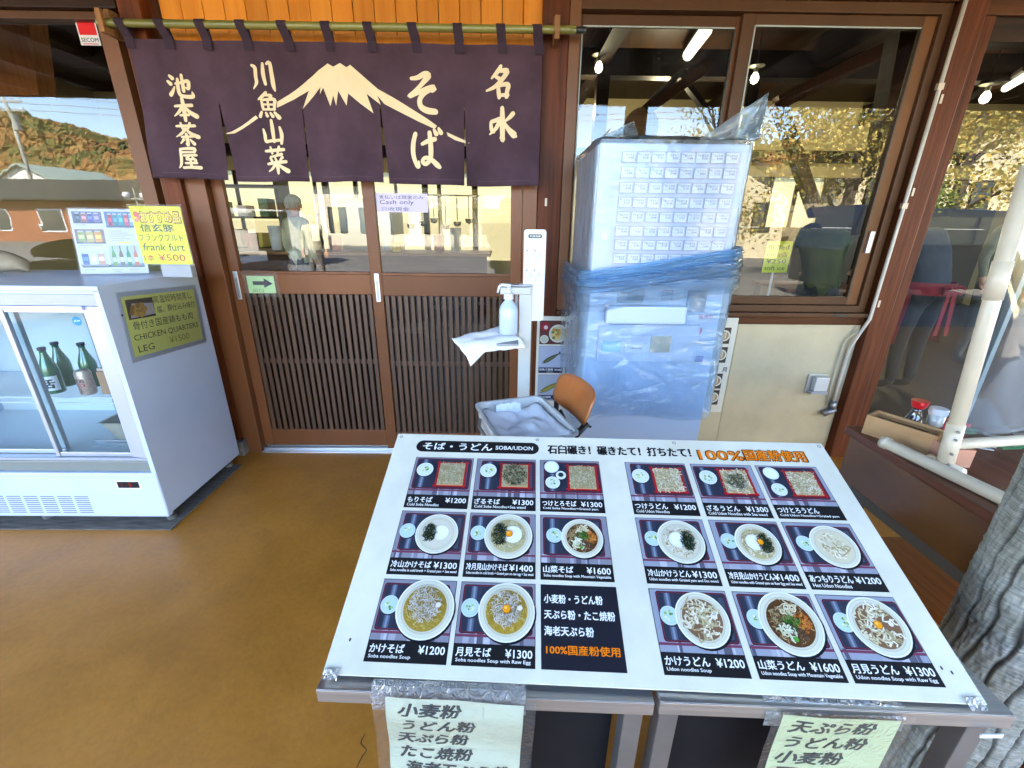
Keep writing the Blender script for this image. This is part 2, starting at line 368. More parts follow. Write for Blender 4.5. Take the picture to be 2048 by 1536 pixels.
for i in range(17000):
    x = rnd.uniform(-190, -40) if i % 3 else rnd.uniform(-40, 160); y = -rnd.uniform(46, 135); r = rnd.uniform(.5, 1.4)
    blob(mb, (x, y, hill_h(x, y) - .3), r, r * rnd.uniform(1.2, 2.4), rnd)
tag(mb.build('hillside_forest', wood_mat()), 'autumn forest in brown and olive covering the hill across the street', 'forest', kind='stuff')

# ------------------------------------------------------------------ FACADE
FY = 2.6
# orange tongue-and-groove boards above the curtain
t = thing('plank_wall', 'wall of narrow orange pine planks above the noren curtain', 'wall', (-.78, 2.62, 2.3))
bx('backing', DARKW, t, -1.70, .125, 2.64, 2.66, 2.28, 2.95, 0)
pk = None; x = -1.695; k = 0
while x < .11:
    if pk is None: pk = bx('plank', PLANKW, t, x, x + .1005, 2.618, 2.637, 2.30, 2.93, .0035); px0 = x
    else: inst(pk, 'plank', t, (x - px0, rnd.uniform(-.0012, .0012), 0))
    x += .1035; k += 1
bx('bottom_trim', PLANKW, t, -1.70, .125, 2.60, 2.64, 2.262, 2.298, .003)
bx('lintel', BEAMW, t, -1.70, .125, 2.595, 2.68, 2.02, 2.258, .004)
# posts
def post(label, x0, x1, y0, y1, z0, z1, stone=False, nails=()):
    t = thing('wooden_post', label, 'post', ((x0 + x1) / 2, (y0 + y1) / 2, 0), group='stained timber posts of the shop front')
    bx('shaft', POSTW, t, x0, x1, y0, y1, z0, z1, .006)
    if stone: bx('footing_stone', mat('footing_stone', (.22, .20, .18), .9, var=.5, vscale=14, bump=.6, bscale=60), t, x0 - .02, x1 + .025, y0 - .03, y1, 0, z0, .008)
    for (nx_, nz) in nails: MB().box(nx_ - .006, nx_ + .006, y0 - .003, y0 + .001, nz - .02, nz + .02).build('metal_clip', mat('nail_plate', (.5, .42, .32), .5, .6), t, bevel=.001)
    return t
post('reddish brown timber post on a stone footing between the left window and the door', -1.84, -1.735, 2.535, 2.68, .10, 3.0, True)
bx('jamb_post', DOORW, None, -1.735, -1.625, 2.56, 2.70, 0, 2.02, .004); tag(COL.objects['jamb_post'], 'dark brown door jamb at the left side of the sliding doors', 'door jamb')
post('reddish brown timber post between the sliding doors and the big window', .155, .282, 2.56, 2.70, 0, 3.0, False, ((.20, 1.55), (.225, 2.32)))
bx('door_jamb', DOORW, None, .075, .153, 2.56, 2.70, 0, 2.02, .004); tag(COL.objects['door_jamb'], 'brown door jamb at the right side of the sliding doors', 'door jamb')
post('reddish brown timber post between the big window and the right window', 2.150, 2.265, 2.54, 2.70, 0, 3.0, False, ((2.17, 1.02), (2.17, 1.62), (2.17, 2.05)))
# top beam across
t = thing('header_beam', 'dark brown header beam running above the windows', 'beam', (0, 2.6, 2.5))
bx('beam', BEAMW, t, .284, 2.148, 2.555, 2.70, 2.452, 2.66, .006)
bx('beam', BEAMW, t, 2.267, 6, 2.555, 2.70, 2.40, 2.62, .006)
bx('beam', DARKX, t, -6, -1.86, 2.555, 2.70, 2.372, 2.66, .006)
bx('fascia', DARKX, t, -6, 6, 2.70, 2.76, 2.66, 3.1, .004)

# left window
t = thing('shop_window', 'big left shop window behind the drinks fridge, brown frame', 'window', (-3.5, 2.63, 1.0))
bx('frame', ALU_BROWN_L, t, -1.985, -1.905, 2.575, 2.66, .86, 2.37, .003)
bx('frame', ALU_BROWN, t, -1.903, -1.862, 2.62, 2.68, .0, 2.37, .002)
bx('frame', ALU_BROWN, t, -6, -1.987, 2.585, 2.655, 2.338, 2.37, .003)
bx('frame', ALU_BROWN, t, -6, -1.987, 2.585, 2.66, .86, .91, .003)
MB().add([(-6, 2.628, .9), (-1.98, 2.628, .9), (-1.98, 2.628, 2.345), (-6, 2.628, 2.345)], [(0, 1, 2, 3)]).build('pane', GLASS, t)
bx('low_wall', CREAM, None, -6, -1.845, 2.60, 2.70, 0, .858, .002); tag(COL.objects['low_wall'], 'cream rendered low wall behind the drinks fridge', 'wall')

# sliding doors
def door(label, x0, x1, y0, y1, side):
    t = thing('sliding_door', label, 'door', ((x0 + x1) / 2, y0, 0), group='brown lattice sliding doors')
    sw = .062
    L_ = bx('stile', DOORW, t, x0, x0 + sw, y0, y1, .03, 1.98, .003); R_ = bx('stile', DOORW, t, x1 - sw, x1, y0, y1, .03, 1.98, .003)
    a, b = x0 + sw, x1 - sw
    bx('top_rail', DOORW, t, a, b, y0, y1, 1.90, 1.98, .002)
    bx('middle_rail', DOORW, t, a, b, y0 + .002, y1, 1.035, 1.150, .003)
    bx('rail_moulding', DOORW, t, a, b, y0 - .004, y0 + .012, 1.151, 1.166, .003)
    bx('bottom_rail', DOORW, t, a, b, y0 + .001, y1, .03, .145, .003)
    MB().add([(a, y0 + .016, 1.16), (b, y0 + .016, 1.16), (b, y0 + .016, 1.905), (a, y0 + .016, 1.905)], [(0, 1, 2, 3)]).build('pane', GLASS, t)
    MB().add([(a, y0 + .024, .14), (b, y0 + .024, .14), (b, y0 + .024, 1.04), (a, y0 + .024, 1.04)], [(0, 1, 2, 3)]).build('lower_pane', film('lower_door_glass', (.55, .52, .42), (.1, .08, .05), .05, 1.6, .02), t)
    n = 20; w_ = (b - a) / n; s0 = None
    for k in range(n):
        if s0 is None: s0 = bx('slat', SLATW, t, a + .008, a + .008 + w_ * .60, y0 + .003, y0 + .016, .146, 1.034, .002)
        else: inst(s0, 'slat', t, (w_ * k, 0, 0))
    bx('slat_rail', SLATW, t, a, b, y0 + .0165, y0 + .022, .60, .63, .001)
    hx = x0 + .020 if side < 0 else x1 - .05
    h = bx('pull_handle', mat('satin_aluminium', (.60, .62, .66), .3, .9), t, hx, hx + .026, y0 - .003, y0 + .002, 1.0, 1.162, .002)
    MB().box(hx + .006, hx + .020, y0 - .0045, y0 - .001, 1.01, 1.125).build('finger_recess', mat('grey_recess', (.30, .31, .34), .4, .6), h)
    return t
door('left sliding door with green arrow sign on its rail', -1.622, -.745, 2.605, 2.637, -1)
door('right sliding door beside the sanitizer stand, cash only note on its glass', -.792, .072, 2.567, 2.599, -1)
t = thing('door_sill', 'shiny metal sill track under the sliding doors', 'door sill', (-.78, 2.6, 0))
for y0 in (2.578, 2.616): bx('rail', STEEL, t, -1.62, .07, y0, y0 + .008, .004, .022, .001)
bx('plate', STEEL, t, -1.62, .07, 2.545, 2.66, .001, .008, .002)

# middle window (two sashes)
t = thing('sliding_window', 'big brown sliding window behind the ticket machine', 'window', (1.2, 2.63, 1))
X0, X1, Z0, Z1 = .284, 2.128, .962, 2.452
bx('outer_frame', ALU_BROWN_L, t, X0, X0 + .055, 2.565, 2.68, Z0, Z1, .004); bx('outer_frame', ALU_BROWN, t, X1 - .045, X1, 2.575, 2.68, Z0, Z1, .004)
bx('outer_frame', ALU_BROWN, t, X0 + .055, X1 - .045, 2.575, 2.68, Z1 - .045, Z1, .003); bx('outer_frame', ALU_BROWN, t, X0 + .055, X1 - .045, 2.57, 2.68, Z0, Z0 + .04, .003)
def sash(x0, x1, y, l, r):
    s = bx('sash', ALU_BROWN, t, x0, x0 + l, y, y + .03, Z0 + .042, Z1 - .046, .003)
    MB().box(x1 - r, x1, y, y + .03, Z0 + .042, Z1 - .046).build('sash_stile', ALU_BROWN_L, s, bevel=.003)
    MB().box(x0 + l, x1 - r, y, y + .03, Z1 - .092, Z1 - .046).build('sash_rail', ALU_BROWN, s, bevel=.003)
    MB().box(x0 + l, x1 - r, y, y + .03, Z0 + .042, Z0 + .088).build('sash_rail', ALU_BROWN, s, bevel=.003)
    MB().add([(x0 + l, y + .015, Z0 + .08), (x1 - r, y + .015, Z0 + .08), (x1 - r, y + .015, Z1 - .09), (x0 + l, y + .015, Z1 - .09)], [(0, 1, 2, 3)]).build('pane', GLASS, s)
    # black rubber gasket with a bright bead
    MB().box(x0 + l, x0 + l + .006, y - .002, y + .004, Z0 + .088, Z1 - .092).build('gasket', mat('pale_gasket', (.35, .38, .36), .4), s)
    MB().box(x1 - r - .006, x1 - r, y - .002, y + .004, Z0 + .088, Z1 - .092).build('gasket', mat('black_gasket', (.02, .02, .02), .4), s)
    MB().box(x0 + l, x1 - r, y - .002, y + .004, Z1 - .098, Z1 - .092).build('gasket', mat('pale_gasket', (.35, .38, .36), .4), s)
sash(X0 + .057, 1.165, 2.628, .012, .05)
sash(1.130, X1 - .047, 2.594, .062, .062)
lk = P(1720, 490, 2.59)
bx('latch', mat('satin_aluminium', (.6, .62, .66), .3, .9), t, 2.035, 2.062, 2.576, 2.593, 1.30, 1.42, .004)
t = thing('window_sill', 'dark brown metal sill under the big window', 'window sill', (1.2, 2.58, .9))
bx('sill', ALU_BROWN, t, .284, 2.14, 2.545, 2.70, .935, .960, .004)
bx('apron', BEAMW, t, .284, 2.14, 2.575, 2.70, .885, .934, .003)
bx('drain_slot', BLACKP, t, 1.93, 2.0, 2.541, 2.546, .942, .953, .001)
t = thing('cream_wall', 'cream rendered wall under the big window', 'wall', (1.2, 2.62, 0))
bx('panel', CREAM, t, .284, 1.40, 2.595, 2.70, 0, .884, .002); bx('panel', CREAM, t, 1.402, 2.148, 2.595, 2.70, 0, .884, .002)
# right window, glass down to the floor
t = thing('glass_door', 'tall right glass shopfront behind the counter with staff visible inside', 'glass door', (3.5, 2.63, 0))
bx('frame', POSTW, t, 2.267, 2.335, 2.56, 2.68, 0, 2.40, .004)
bx('frame', DARKX, t, 2.337, 6, 2.57, 2.68, 2.30, 2.398, .003); bx('frame', ALU_BROWN, t, 2.337, 6, 2.58, 2.68, 0.0, .16, .003)
bx('frame', mat('pale_blue_frame', (.22, .30, .34), .4, .3), t, 3.02, 3.05, 2.60, 2.66, .16, 2.30, .003)
MB().add([(2.335, 2.63, .16), (3.02, 2.63, .16), (3.02, 2.63, 2.3), (2.335, 2.63, 2.3)], [(0, 1, 2, 3)]).build('pane', GLASS, t)
MB().add([(3.05, 2.635, .16), (6, 2.635, .16), (6, 2.635, 2.3), (3.05, 2.635, 2.3)], [(0, 1, 2, 3)]).build('pane', GLASS, t)
# eave, roof and building shell
t = thing('shop_roof', 'dark timber eave and roof of the noodle shop above the entrance', 'roof', (0, 1, 3))
bx('ceiling_boards', DARKW, t, -9, 9, -1.45, 2.70, 3.10, 3.14, 0)
for k in range(21): bx('rafter', DARKW, t, -9 + .9 * k, -8.93 + .9 * k, -1.50, 2.70, 2.98, 3.10, .004)
bx('fascia', DARKX, t, -9, 9, -1.56, -1.51, 2.93, 3.2, .004)
bx('gutter', mat('brown_gutter', (.06, .035, .022), .4), t, -9, 9, -1.66, -1.565, 2.98, 3.06, .006)
mb = MB(); mb.hexa((-9, -1.6, 3.22), (9, -1.6, 3.22), (9, 5.6, 4.3), (-9, 5.6, 4.3), (0, 0, .12)); mb.hexa((-9, 5.6, 4.3), (9, 5.6, 4.3), (9, 9.4, 3.6), (-9, 9.4, 3.6), (0, 0, .12)); mb.build('roof_slope', mat('grey_roof', (.08, .085, .09), .7), t)
# inside of the restaurant
inside = thing('dining_room', 'dark timber dining room behind the shop windows with cream walls', 'room', (0, 6, 0))
bx('inner_floor', mat('inner_floor', (.035, .02, .012), .6, var=.3), inside, -7, 9, 2.77, 8.6, .0, .01, 0)
bx('inner_ceiling', DARKW, inside, -7, 9, 2.77, 8.6, 3.42, 3.5, 0)
bx('back_wall', CREAM_IN, inside, -7, 9, 8.60, 8.7, 2.25, 3.42, 0)
bx('back_wall', CREAM_IN, inside, -7, 1.6, 8.60, 8.7, 0, .75, 0); bx('back_wall', mat('olive_brown_dado', (.05, .042, .022), .7), inside, 1.6, 9, 8.60, 8.7, 0, 1.40, 0)
bx('back_wall', CREAM_IN, inside, -7, -5.6, 8.60, 8.7, .752, 2.248, 0)
for a, b in ((1.6, 2.4), (3.5, 4.7), (5.7, 9)): bx('back_wall', mat('olive_brown_dado', (.05, .042, .022), .7), inside, a, b, 8.60, 8.7, 1.402, 2.248, 0)
bx('side_wall', CREAM_IN, inside, -7.1, -7, 2.77, 8.7, 0, 3.42, 0); bx('side_wall', CREAM_IN, inside, 9, 9.1, 2.77, 8.7, 0, 3.42, 0)
PAPER = film('frosted_window', (.12, .12, .10), (.11, .092, .05), .9, 1.2, .3)
for a, b in ((-5.6, -4.2), (-4.2, -2.8), (-2.8, -1.3), (-1.3, .1), (.1, 1.6), (2.4, 3.5), (4.7, 5.7)):
    zs = .75 if b < 2 else 1.4
    f = bx('window_frame', DARKW, inside, a, a + .06, 8.57, 8.66, zs, 2.25, .003)
    MB().add([(a + .06, 8.63, zs), (b, 8.63, zs), (b, 8.63, 2.25), (a + .06, 8.63, 2.25)], [(0, 1, 2, 3)]).build('frosted_pane', PAPER, f)
    bx('window_frame', DARKW, inside, (a + b) / 2 - .02, (a + b) / 2 + .03, 8.57, 8.62, zs, 2.25, .003)
for x in (-4.6, -1.9, .9, 3.3, 6.0):
    bx('roof_beam', DARKW, inside, x, x + .16, 2.8, 8.55, 3.05, 3.35, .005)
DARKI = wood('inner_dark_wood', (.012, .005, .002), (.006, .003, .0015), 'X', .6)
bx('tie_beam', DARKI, inside, -7, 9, 5.6, 5.78, 2.95, 3.2, .005); bx('tie_beam', DARKI, inside, -7, 9, 8.2, 8.36, 2.45, 2.62, .005)
for x, s in ((.95, 1), (2.6, -1), (4.4, 1), (-3.6, -1)):
    bx('inner_post', DARKI, inside, x, x + .14, 5.6, 5.75, .01, 2.95, .005)
    mb = MB(); mb.hexa((x + .03, 5.58, 2.2), (x + .11, 5.58, 2.2), (x + .11 + s * .8, 5.58, 2.95), (x + .03 + s * .8, 5.58, 2.95), (0, .1, 0)); mb.build('brace', DARKI, inside)
# diagonal orange timber seen through the left window
mb = MB(); a, b = P(60, 30, 4.0), P(0, 190, 4.0); mb.hexa(a + Vector((-.45, 0, .6)), a + Vector((.1, 0, .6)), b + Vector((.30, 0, 0)), b + Vector((-.5, 0, 0)), (0, .15, 0)); mb.build('brace', wood('orange_timber', (.30, .11, .03), (.20, .07, .02), 'Z'), inside)
for (a_, b_, wd_, Y_) in ((P(1560, 205, 5.3), P(1812, 78, 5.3), .07, 5.3), (P(1560, 200, 5.25), P(1640, 430, 5.25), .06, 5.25), (P(1820, 60, 3.2), P(1742, 470, 3.2), .055, 3.2), (P(1300, 215, 5.3), P(1420, 130, 5.3), .05, 5.3)):
    d_ = (b_ - a_).normalized(); n_ = Vector((-d_.z, 0, d_.x)) * wd_; mb = MB(); mb.hexa(a_ - n_, a_ + n_, b_ + n_, b_ - n_, (0, .12, 0)); mb.build('brace', wood('inner_brace_wood', (.06, .018, .005), (.035, .011, .003), 'Z'), inside)
def lamp_light(t, p, e):
    l = bpy.data.lights.new('lamp_light', 'POINT'); l.energy = e; l.color = (1, .86, .55); l.shadow_soft_size = .08
    o = bpy.data.objects.new('lamp_light', l); COL.objects.link(o); o.parent = t; o.location = WM[t].inverted() @ Vector(p)
# ceiling lamps inside (lit in the photograph)
TUBE = emit('lit_tube', (1, .97, .72), .14); BULB = emit('lit_bulb', (1, .93, .70), .4)
def tube_lamp(label, a, b, w_=.05):
    t = thing('tube_lamp', label, 'ceiling lamp', a, group='lit tube lamps inside the restaurant')
    lamp_light(t, (Vector(a) + Vector(b)) / 2 + Vector((0, .9, -.30)), 3.2)
    MB().tube([a, b], w_, 10).build('tube', TUBE, t, smooth=True)
    o = Vector((0, 0, .045 + w_)); MB().tube([Vector(a) + o, Vector(b) + o], w_ * .9, 6).build('housing', DARKX, t)
tube_lamp('lit tube lamp seen through the top of the big window', P(1412, 60, 4.6), P(1360, 132, 6.2), .055)
tube_lamp('lit tube lamp at the top of the right glass shopfront', P(2047, 155, 5.1), P(2012, 176, 5.8), .04)
def pendant(label, p):
    t = thing('pendant_lamp', label, 'pendant lamp', p, group='bare bulb pendant lamps inside the restaurant')
    lamp_light(t, Vector(p) + Vector((0, .3, -.35)), 2.2)
    MB().lathe([(.0, -.075), (.03, -.06), (.042, -.03), (.036, 0), (.018, .03)], p, 14).build('bulb', BULB, t, smooth=True)
    MB().lathe([(.02, .03), (.022, .07), (.075, .085), (.08, .09), (.02, .10)], p, 14).build('lamp_shade', mat('shade_metal', (.25, .24, .18), .4, .5), t)
    MB().tube([Vector(p) + Vector((0, 0, .1)), Vector((p[0], p[1], 3.42))], .005, 5).build('cord', BLACKP, t)
pendant('bulb lamp near the left edge of the big window', P(1198, 130, 5.4)); pendant('bulb lamp beside the middle stile of the big window', P(1510, 152, 5.4)); pendant('bulb lamp hanging behind the right glass shopfront', P(1972, 190, 4.9))

# ------------------------------------------------------------------ NOREN curtain on its bamboo rod
NY = 2.50
def nwarp(q):
    d = max(0, min(1, (2.24 - q.z) / .6)); x = q.x
    y = .017 * math.sin(x * 15 + q.z * 2.2 + 2 * noise.noise(Vector((x * 2, q.z * 2, 1)))) * (.3 + d) + .012 * math.sin(x * 5.1 + 1) * d + .009 * noise.noise(Vector((x * 7, q.z * 5, 3))) * (.5 + d) - .030 * d + .0035 * noise.noise(Vector((x * 26 + q.z * 12, q.z * 16, 9)))
    return Vector((q.x, q.y + y, q.z + .004 * math.sin(x * 6) * d))
CLOTH = mat('plum_noren_cotton', (.084, .047, .062), .92, var=.34, vscale=4, bump=.5, bscale=500, spec=.12)
CLOTH_D = mat('plum_noren_loops', (.045, .028, .040), .9, bump=.4, bscale=500, spec=.12)
DYE = mat('undyed_cream_mark', (.78, .60, .36), .9, var=.05, vscale=9, bump=.3, bscale=500, spec=.12)
nor = thing('noren_curtain', 'plum noren curtain with cream mountain and brush lettering over the door', 'curtain', (-.83, NY, 2.0))
pan = [(-1.800, -1.4330), (-1.4290, -1.030), (-1.0265, -.641), (-.6375, -.2270), (-.2235, .152)]
bot = [((-1.825, -1.443)), ((-1.412, -1.037)), ((-1.020, -.648)), ((-.622, -.232)), ((-.218, .150))]
TOPZ = 2.235
for i, ((a, b), (c, d)) in enumerate(zip(pan, bot)):
    mb = MB(); nx, nz = 26, 34; zb = 1.636 - .0035 * i
    vs = []
    for side in (0, .0018):
        for j in range(nz + 1):
            f = j / nz; z = TOPZ + (zb - TOPZ) * f; g = max(0, (f - .42) / .58)
            for k in range(nx + 1):
                u = k / nx; x = (a + (b - a) * u) * (1 - g) + (c + (d - c) * u) * g
                if f <= .42: x = pan[i][0] - .002 + (pan[i][1] - pan[i][0] + .004) * u
                e = min(u, 1 - u) * (b - a)
                q = nwarp(Vector((x, NY, z))); q.y += side + .010 * g * math.exp(-e / .03) * (1 if i % 2 else -.6)
                vs.append(q)
    n = (nx + 1) * (nz + 1)
    fs = []
    for j in range(nz):
        for k in range(nx):
            o_ = j * (nx + 1) + k; fs.append((o_, o_ + nx + 1, o_ + nx + 2, o_ + 1)); fs.append((n + o_, n + o_ + 1, n + o_ + nx + 2, n + o_ + nx + 1))
    for k in range(nx): o_ = nz * (nx + 1) + k; fs.append((o_, n + o_, n + o_ + 1, o_ + 1))
    mb.add(vs, fs); p_ = mb.build('cloth_panel', CLOTH, nor, smooth=True)
    # stitched hem
    S = Surf((0, NY, 0), (1, 0, 0), (0, 0, 1)); hb = MB(); hb.lay = .0008
    for q in range(int((d - c) / .011)):
        hb.rect(S, c + .008 + q * .011, zb + .024, c + .014 + q * .011, zb + .0252)
    hb.build('hem_stitches', mat('hem_thread', (.16, .12, .14), .9), p_, maxlen=.05, warp=nwarp)
# loops over the rod
RODZ, RODY, RR = 2.288, 2.475, .0165
loops = [-1.795, -1.615, -1.43, -1.245, -1.055, -.855, -.66, -.455, -.245, -.045, .125]
for k, x in enumerate(loops):
    mb = MB(); w2 = .021; pr = []
    for a in range(0, 181, 20): pr.append((RODY - (RR + .003) * math.cos(rad(a)), RODZ + (RR + .003) * math.sin(rad(a))))
    pr = [(NY - .012, 2.195), (NY - .010, 2.24)] + pr + [(NY + .004, 2.23)]
    sk = .010 + .006 * math.sin(k * 2.1)
    vs = []
    for s_ in (0, .002):
        for (y, z) in pr: off = sk * (2.29 - z) / .09; vs += [(x - w2 + off, y - s_, z), (x + w2 + off, y - s_, z)]
    n = len(pr) * 2; mb.add(vs, [(2 * i, 2 * i + 1, 2 * i + 3, 2 * i + 2) for i in range(len(pr) - 1)] + [(n + 2 * i, n + 2 * i + 2, n + 2 * i + 3, n + 2 * i + 1) for i in range(len(pr) - 1)])
    mb.build('hanging_loop', CLOTH_D, nor)
S = Surf((0, NY, 0), (1, 0, 0), (0, 0, 1))
def z2(pts): return [(200 + x / 3.4133, y / 3.4133) for x, y in pts]
def z3(pts): return [(700 + x / 3.4133, y / 3.4133) for x, y in pts]
def uvN(p): q = P(p[0], p[1], NY); return (q.x, q.z)
fuji = z2([(1215, 695), (1310, 630), (1400, 565), (1480, 500), (1560, 440), (1600, 463), (1645, 438), (1688, 466), (1712, 448), (1760, 490), (1830, 552), (1900, 612), (1980, 655)]) + \
       z3([(340, 695), (450, 765), (540, 822), (600, 865), (586, 888), (470, 835), (330, 762), (235, 712)]) + \
       z2([(1895, 655), (1920, 720), (1828, 650), (1875, 782), (1790, 720), (1707, 650), (1697, 733), (1636, 630), (1622, 731), (1601, 660), (1580, 732), (1530, 605), (1505, 648), (1510, 600), (1440, 680), (1382, 742), (1426, 620), (1300, 690), (1216, 738)])
tailL = z2([(862, 909), (905, 896), (1000, 850), (1060, 812), (1084, 794), (1101, 812), (1070, 835), (1010, 868), (925, 908), (872, 913)])
tailR = z3([(664, 905), (700, 920), (750, 942), (822, 973), (798, 979), (720, 957), (672, 930)])
for nm, pl in (('mountain_mark', fuji), ('mountain_mark', tailL), ('mountain_mark', tailR)):
    mb = MB(); mb.lay = .0012; mb.poly(S, [uvN(p) for p in pl]); mb.build(nm, DYE, nor, maxlen=.022, warp=nwarp)
BR = {
 '名': [[(54, 98, 7), (42, 82, 9), (22, 64, 4)], [(44, 84, 6), (64, 86, 9), (76, 84, 10), (58, 60, 9), (34, 40, 8), (4, 28, 4)], [(36, 68, 6), (46, 64, 8), (56, 57, 9)], [(44, 46, 6), (46, 26, 9), (48, 8, 8)], [(46, 42, 7), (66, 46, 8), (80, 44, 10), (76, 26, 9), (74, 10, 9)], [(48, 14, 7), (62, 15, 7), (78, 15, 8)]],
 '水': [[(50, 98, 8), (51, 60, 11), (51, 20, 10), (52, 6, 9), (44, 14, 4)], [(14, 60, 7), (30, 64, 8), (42, 66, 8), (30, 42, 8), (8, 24, 3)], [(86, 82, 9), (76, 72, 8), (60, 60, 4)], [(56, 58, 5), (70, 38, 9), (90, 20, 13), (96, 16, 6)], [(12, 58, 6), (14, 38, 8), (22, 30, 5)]],
 'そ': [[(18, 86, 6), (38, 88, 8), (60, 96, 10), (70, 92, 11), (50, 72, 8), (30, 56, 7), (8, 42, 7), (30, 48, 7), (60, 58, 9), (86, 64, 10), (80, 56, 7)], [(80, 60, 7), (58, 50, 8), (42, 34, 9), (44, 16, 10), (64, 6, 11), (88, 4, 10)]],
 'ば': [[(20, 88, 8), (12, 64, 9), (10, 34, 9), (18, 8, 8), (24, 4, 9), (26, 16, 4)], [(40, 62, 6), (58, 70, 8), (80, 76, 8)], [(64, 92, 8), (66, 64, 9), (66, 38, 9), (62, 20, 8), (48, 10, 8), (38, 16, 7), (48, 26, 7), (66, 22, 8), (84, 8, 10), (92, 2, 7)], [(78, 100, 5), (84, 90, 9)], [(92, 104, 5), (98, 94, 9)]],
 '川': [[(10, 84, 7), (22, 76, 9), (20, 46, 9), (20, 26, 8), (6, 6, 3)], [(54, 92, 7), (52, 60, 10), (56, 24, 8)], [(70, 92, 6), (84, 96, 9), (86, 60, 10), (88, 20, 10), (92, 2, 4)]],
 '魚': [[(46, 98, 7), (30, 82, 8), (12, 70, 4)], [(36, 86, 5), (52, 88, 7), (66, 86, 8), (56, 74, 5)], [(24, 68, 6), (26, 48, 8), (28, 32, 6)], [(26, 68, 6), (52, 72, 7), (78, 72, 9), (76, 50, 8), (74, 34, 7)], [(50, 70, 6), (50, 34, 6)], [(28, 52, 5), (72, 53, 5)], [(28, 33, 6), (52, 34, 6), (76, 35, 6)], [(20, 22, 7), (12, 6, 9)], [(38, 20, 6), (42, 8, 8)], [(56, 20, 6), (64, 8, 9)], [(74, 22, 7), (90, 4, 12)]],
 '山': [[(50, 98, 7), (52, 60, 10), (52, 12, 9)], [(10, 60, 6), (14, 36, 10), (14, 12, 9), (36, 14, 8), (86, 18, 8)], [(84, 70, 7), (90, 40, 11), (86, 4, 8)]],
 '菜': [[(8, 84, 6), (40, 86, 8), (88, 90, 8)], [(32, 98, 6), (36, 76, 7)], [(68, 100, 7), (60, 76, 6)], [(76, 72, 8), (50, 66, 6), (26, 62, 5)], [(24, 58, 5), (30, 48, 8)], [(46, 60, 5), (50, 50, 7)], [(78, 60, 8), (66, 48, 4)], [(8, 36, 6), (44, 40, 8), (92, 44, 8)], [(50, 50, 7), (52, 26, 10), (52, 0, 7)], [(46, 38, 8), (28, 20, 7), (6, 8, 3)], [(54, 38, 5), (72, 22, 9), (96, 8, 12)]],
 '池': [[(12, 92, 7), (22, 82, 10)], [(2, 68, 7), (12, 58, 10)], [(6, 12, 10), (16, 26, 8), (26, 46, 4)], [(32, 60, 6), (54, 66, 7), (82, 74, 9), (82, 56, 9), (78, 42, 8), (70, 46, 4)], [(60, 98, 7), (60, 60, 9), (60, 30, 8)], [(42, 80, 7), (40, 44, 9), (42, 16, 9), (58, 8, 9), (84, 8, 10), (94, 14, 9), (92, 28, 4)]],
 '本': [[(14, 64, 6), (46, 68, 8), (84, 72, 9)], [(48, 100, 8), (50, 56, 11), (50, 4, 8)], [(46, 66, 8), (30, 42, 8), (6, 22, 3)], [(54, 66, 5), (72, 42, 10), (96, 26, 13)], [(32, 26, 6), (66, 30, 7)]],
 '茶': [[(10, 84, 6), (44, 86, 8), (90, 90, 8)], [(32, 98, 6), (38, 74, 7)], [(70, 100, 7), (60, 76, 6)], [(50, 74, 8), (32, 54, 8), (4, 38, 3)], [(52, 72, 5), (70, 54, 10), (98, 42, 12)], [(28, 38, 6), (74, 42, 7)], [(50, 52, 7), (52, 24, 10), (50, 2, 8), (42, 10, 3)], [(36, 28, 8), (20, 10, 4)], [(64, 28, 5), (80, 10, 10)]],
 '屋': [[(20, 88, 6), (50, 92, 8), (82, 92, 9), (78, 76, 7)], [(22, 74, 6), (78, 77, 6)], [(20, 88, 7), (18, 50, 9), (12, 22, 8), (0, 4, 3)], [(32, 60, 6), (86, 64, 7)], [(56, 60, 6), (40, 44, 7), (74, 46, 6)], [(68, 54, 5), (80, 40, 9)], [(34, 26, 6), (84, 29, 7)], [(58, 40, 7), (58, 8, 8)], [(20, 5, 7), (54, 8, 8), (98, 8, 10)]],
}
GB = [('名', 971, 133, 1028, 202), ('水', 975, 217, 1034, 286), ('そ', 814, 148, 879, 229), ('ば', 823, 262, 886, 337), ('川', 505, 123, 550, 183), ('魚', 518, 185, 562, 238), ('山', 530, 241, 571, 290), ('菜', 537, 295, 582, 347),
      ('池', 344, 151, 389, 199), ('本', 354, 199, 397, 246), ('茶', 364, 249, 404, 295), ('屋', 371, 297, 412, 341)]
for ch, xa, ya, xb, yb in GB:
    c0 = P((xa + xb) / 2, (ya + yb) / 2, NY); l = P(xa, (ya + yb) / 2, NY); r = P(xb, (ya + yb) / 2, NY); tp = P((xa + xb) / 2, ya, NY); bt = P((xa + xb) / 2, yb, NY)
    W_, H_ = (r.x - l.x), (tp.z - bt.z); mb = MB(); mb.lay = .0012
    for st in BR[ch]:
        mb.stroke(S, [(c0.x + (a - 50) / 100 * W_ + .0, c0.z + (b - 50) / 100 * H_, c) for a, b, c in st], W_ / 62)
    mb.build('brush_character', DYE, nor, maxlen=.03, warp=nwarp)
t = thing('bamboo_rod', 'green bamboo rod carrying the noren curtain', 'rod', (-.8, RODY, RODZ))
mb = MB(); pts = []; rs = []; x = -1.90
while x < .30: pts += [(x, RODY, RODZ), (x + .004, RODY, RODZ), (x + .012, RODY, RODZ)]; rs += [RR, RR * 1.07, RR]; x += .27
pts.append((.305, RODY, RODZ)); rs.append(RR)
mb.tube(pts, rs, 16); mb.build('pole', mat('old_bamboo', (.24, .21, .045), .3, col2=(.13, .13, .03), vscale=4, stretch=(.4, 8, 8), coat=.3), t, smooth=True)
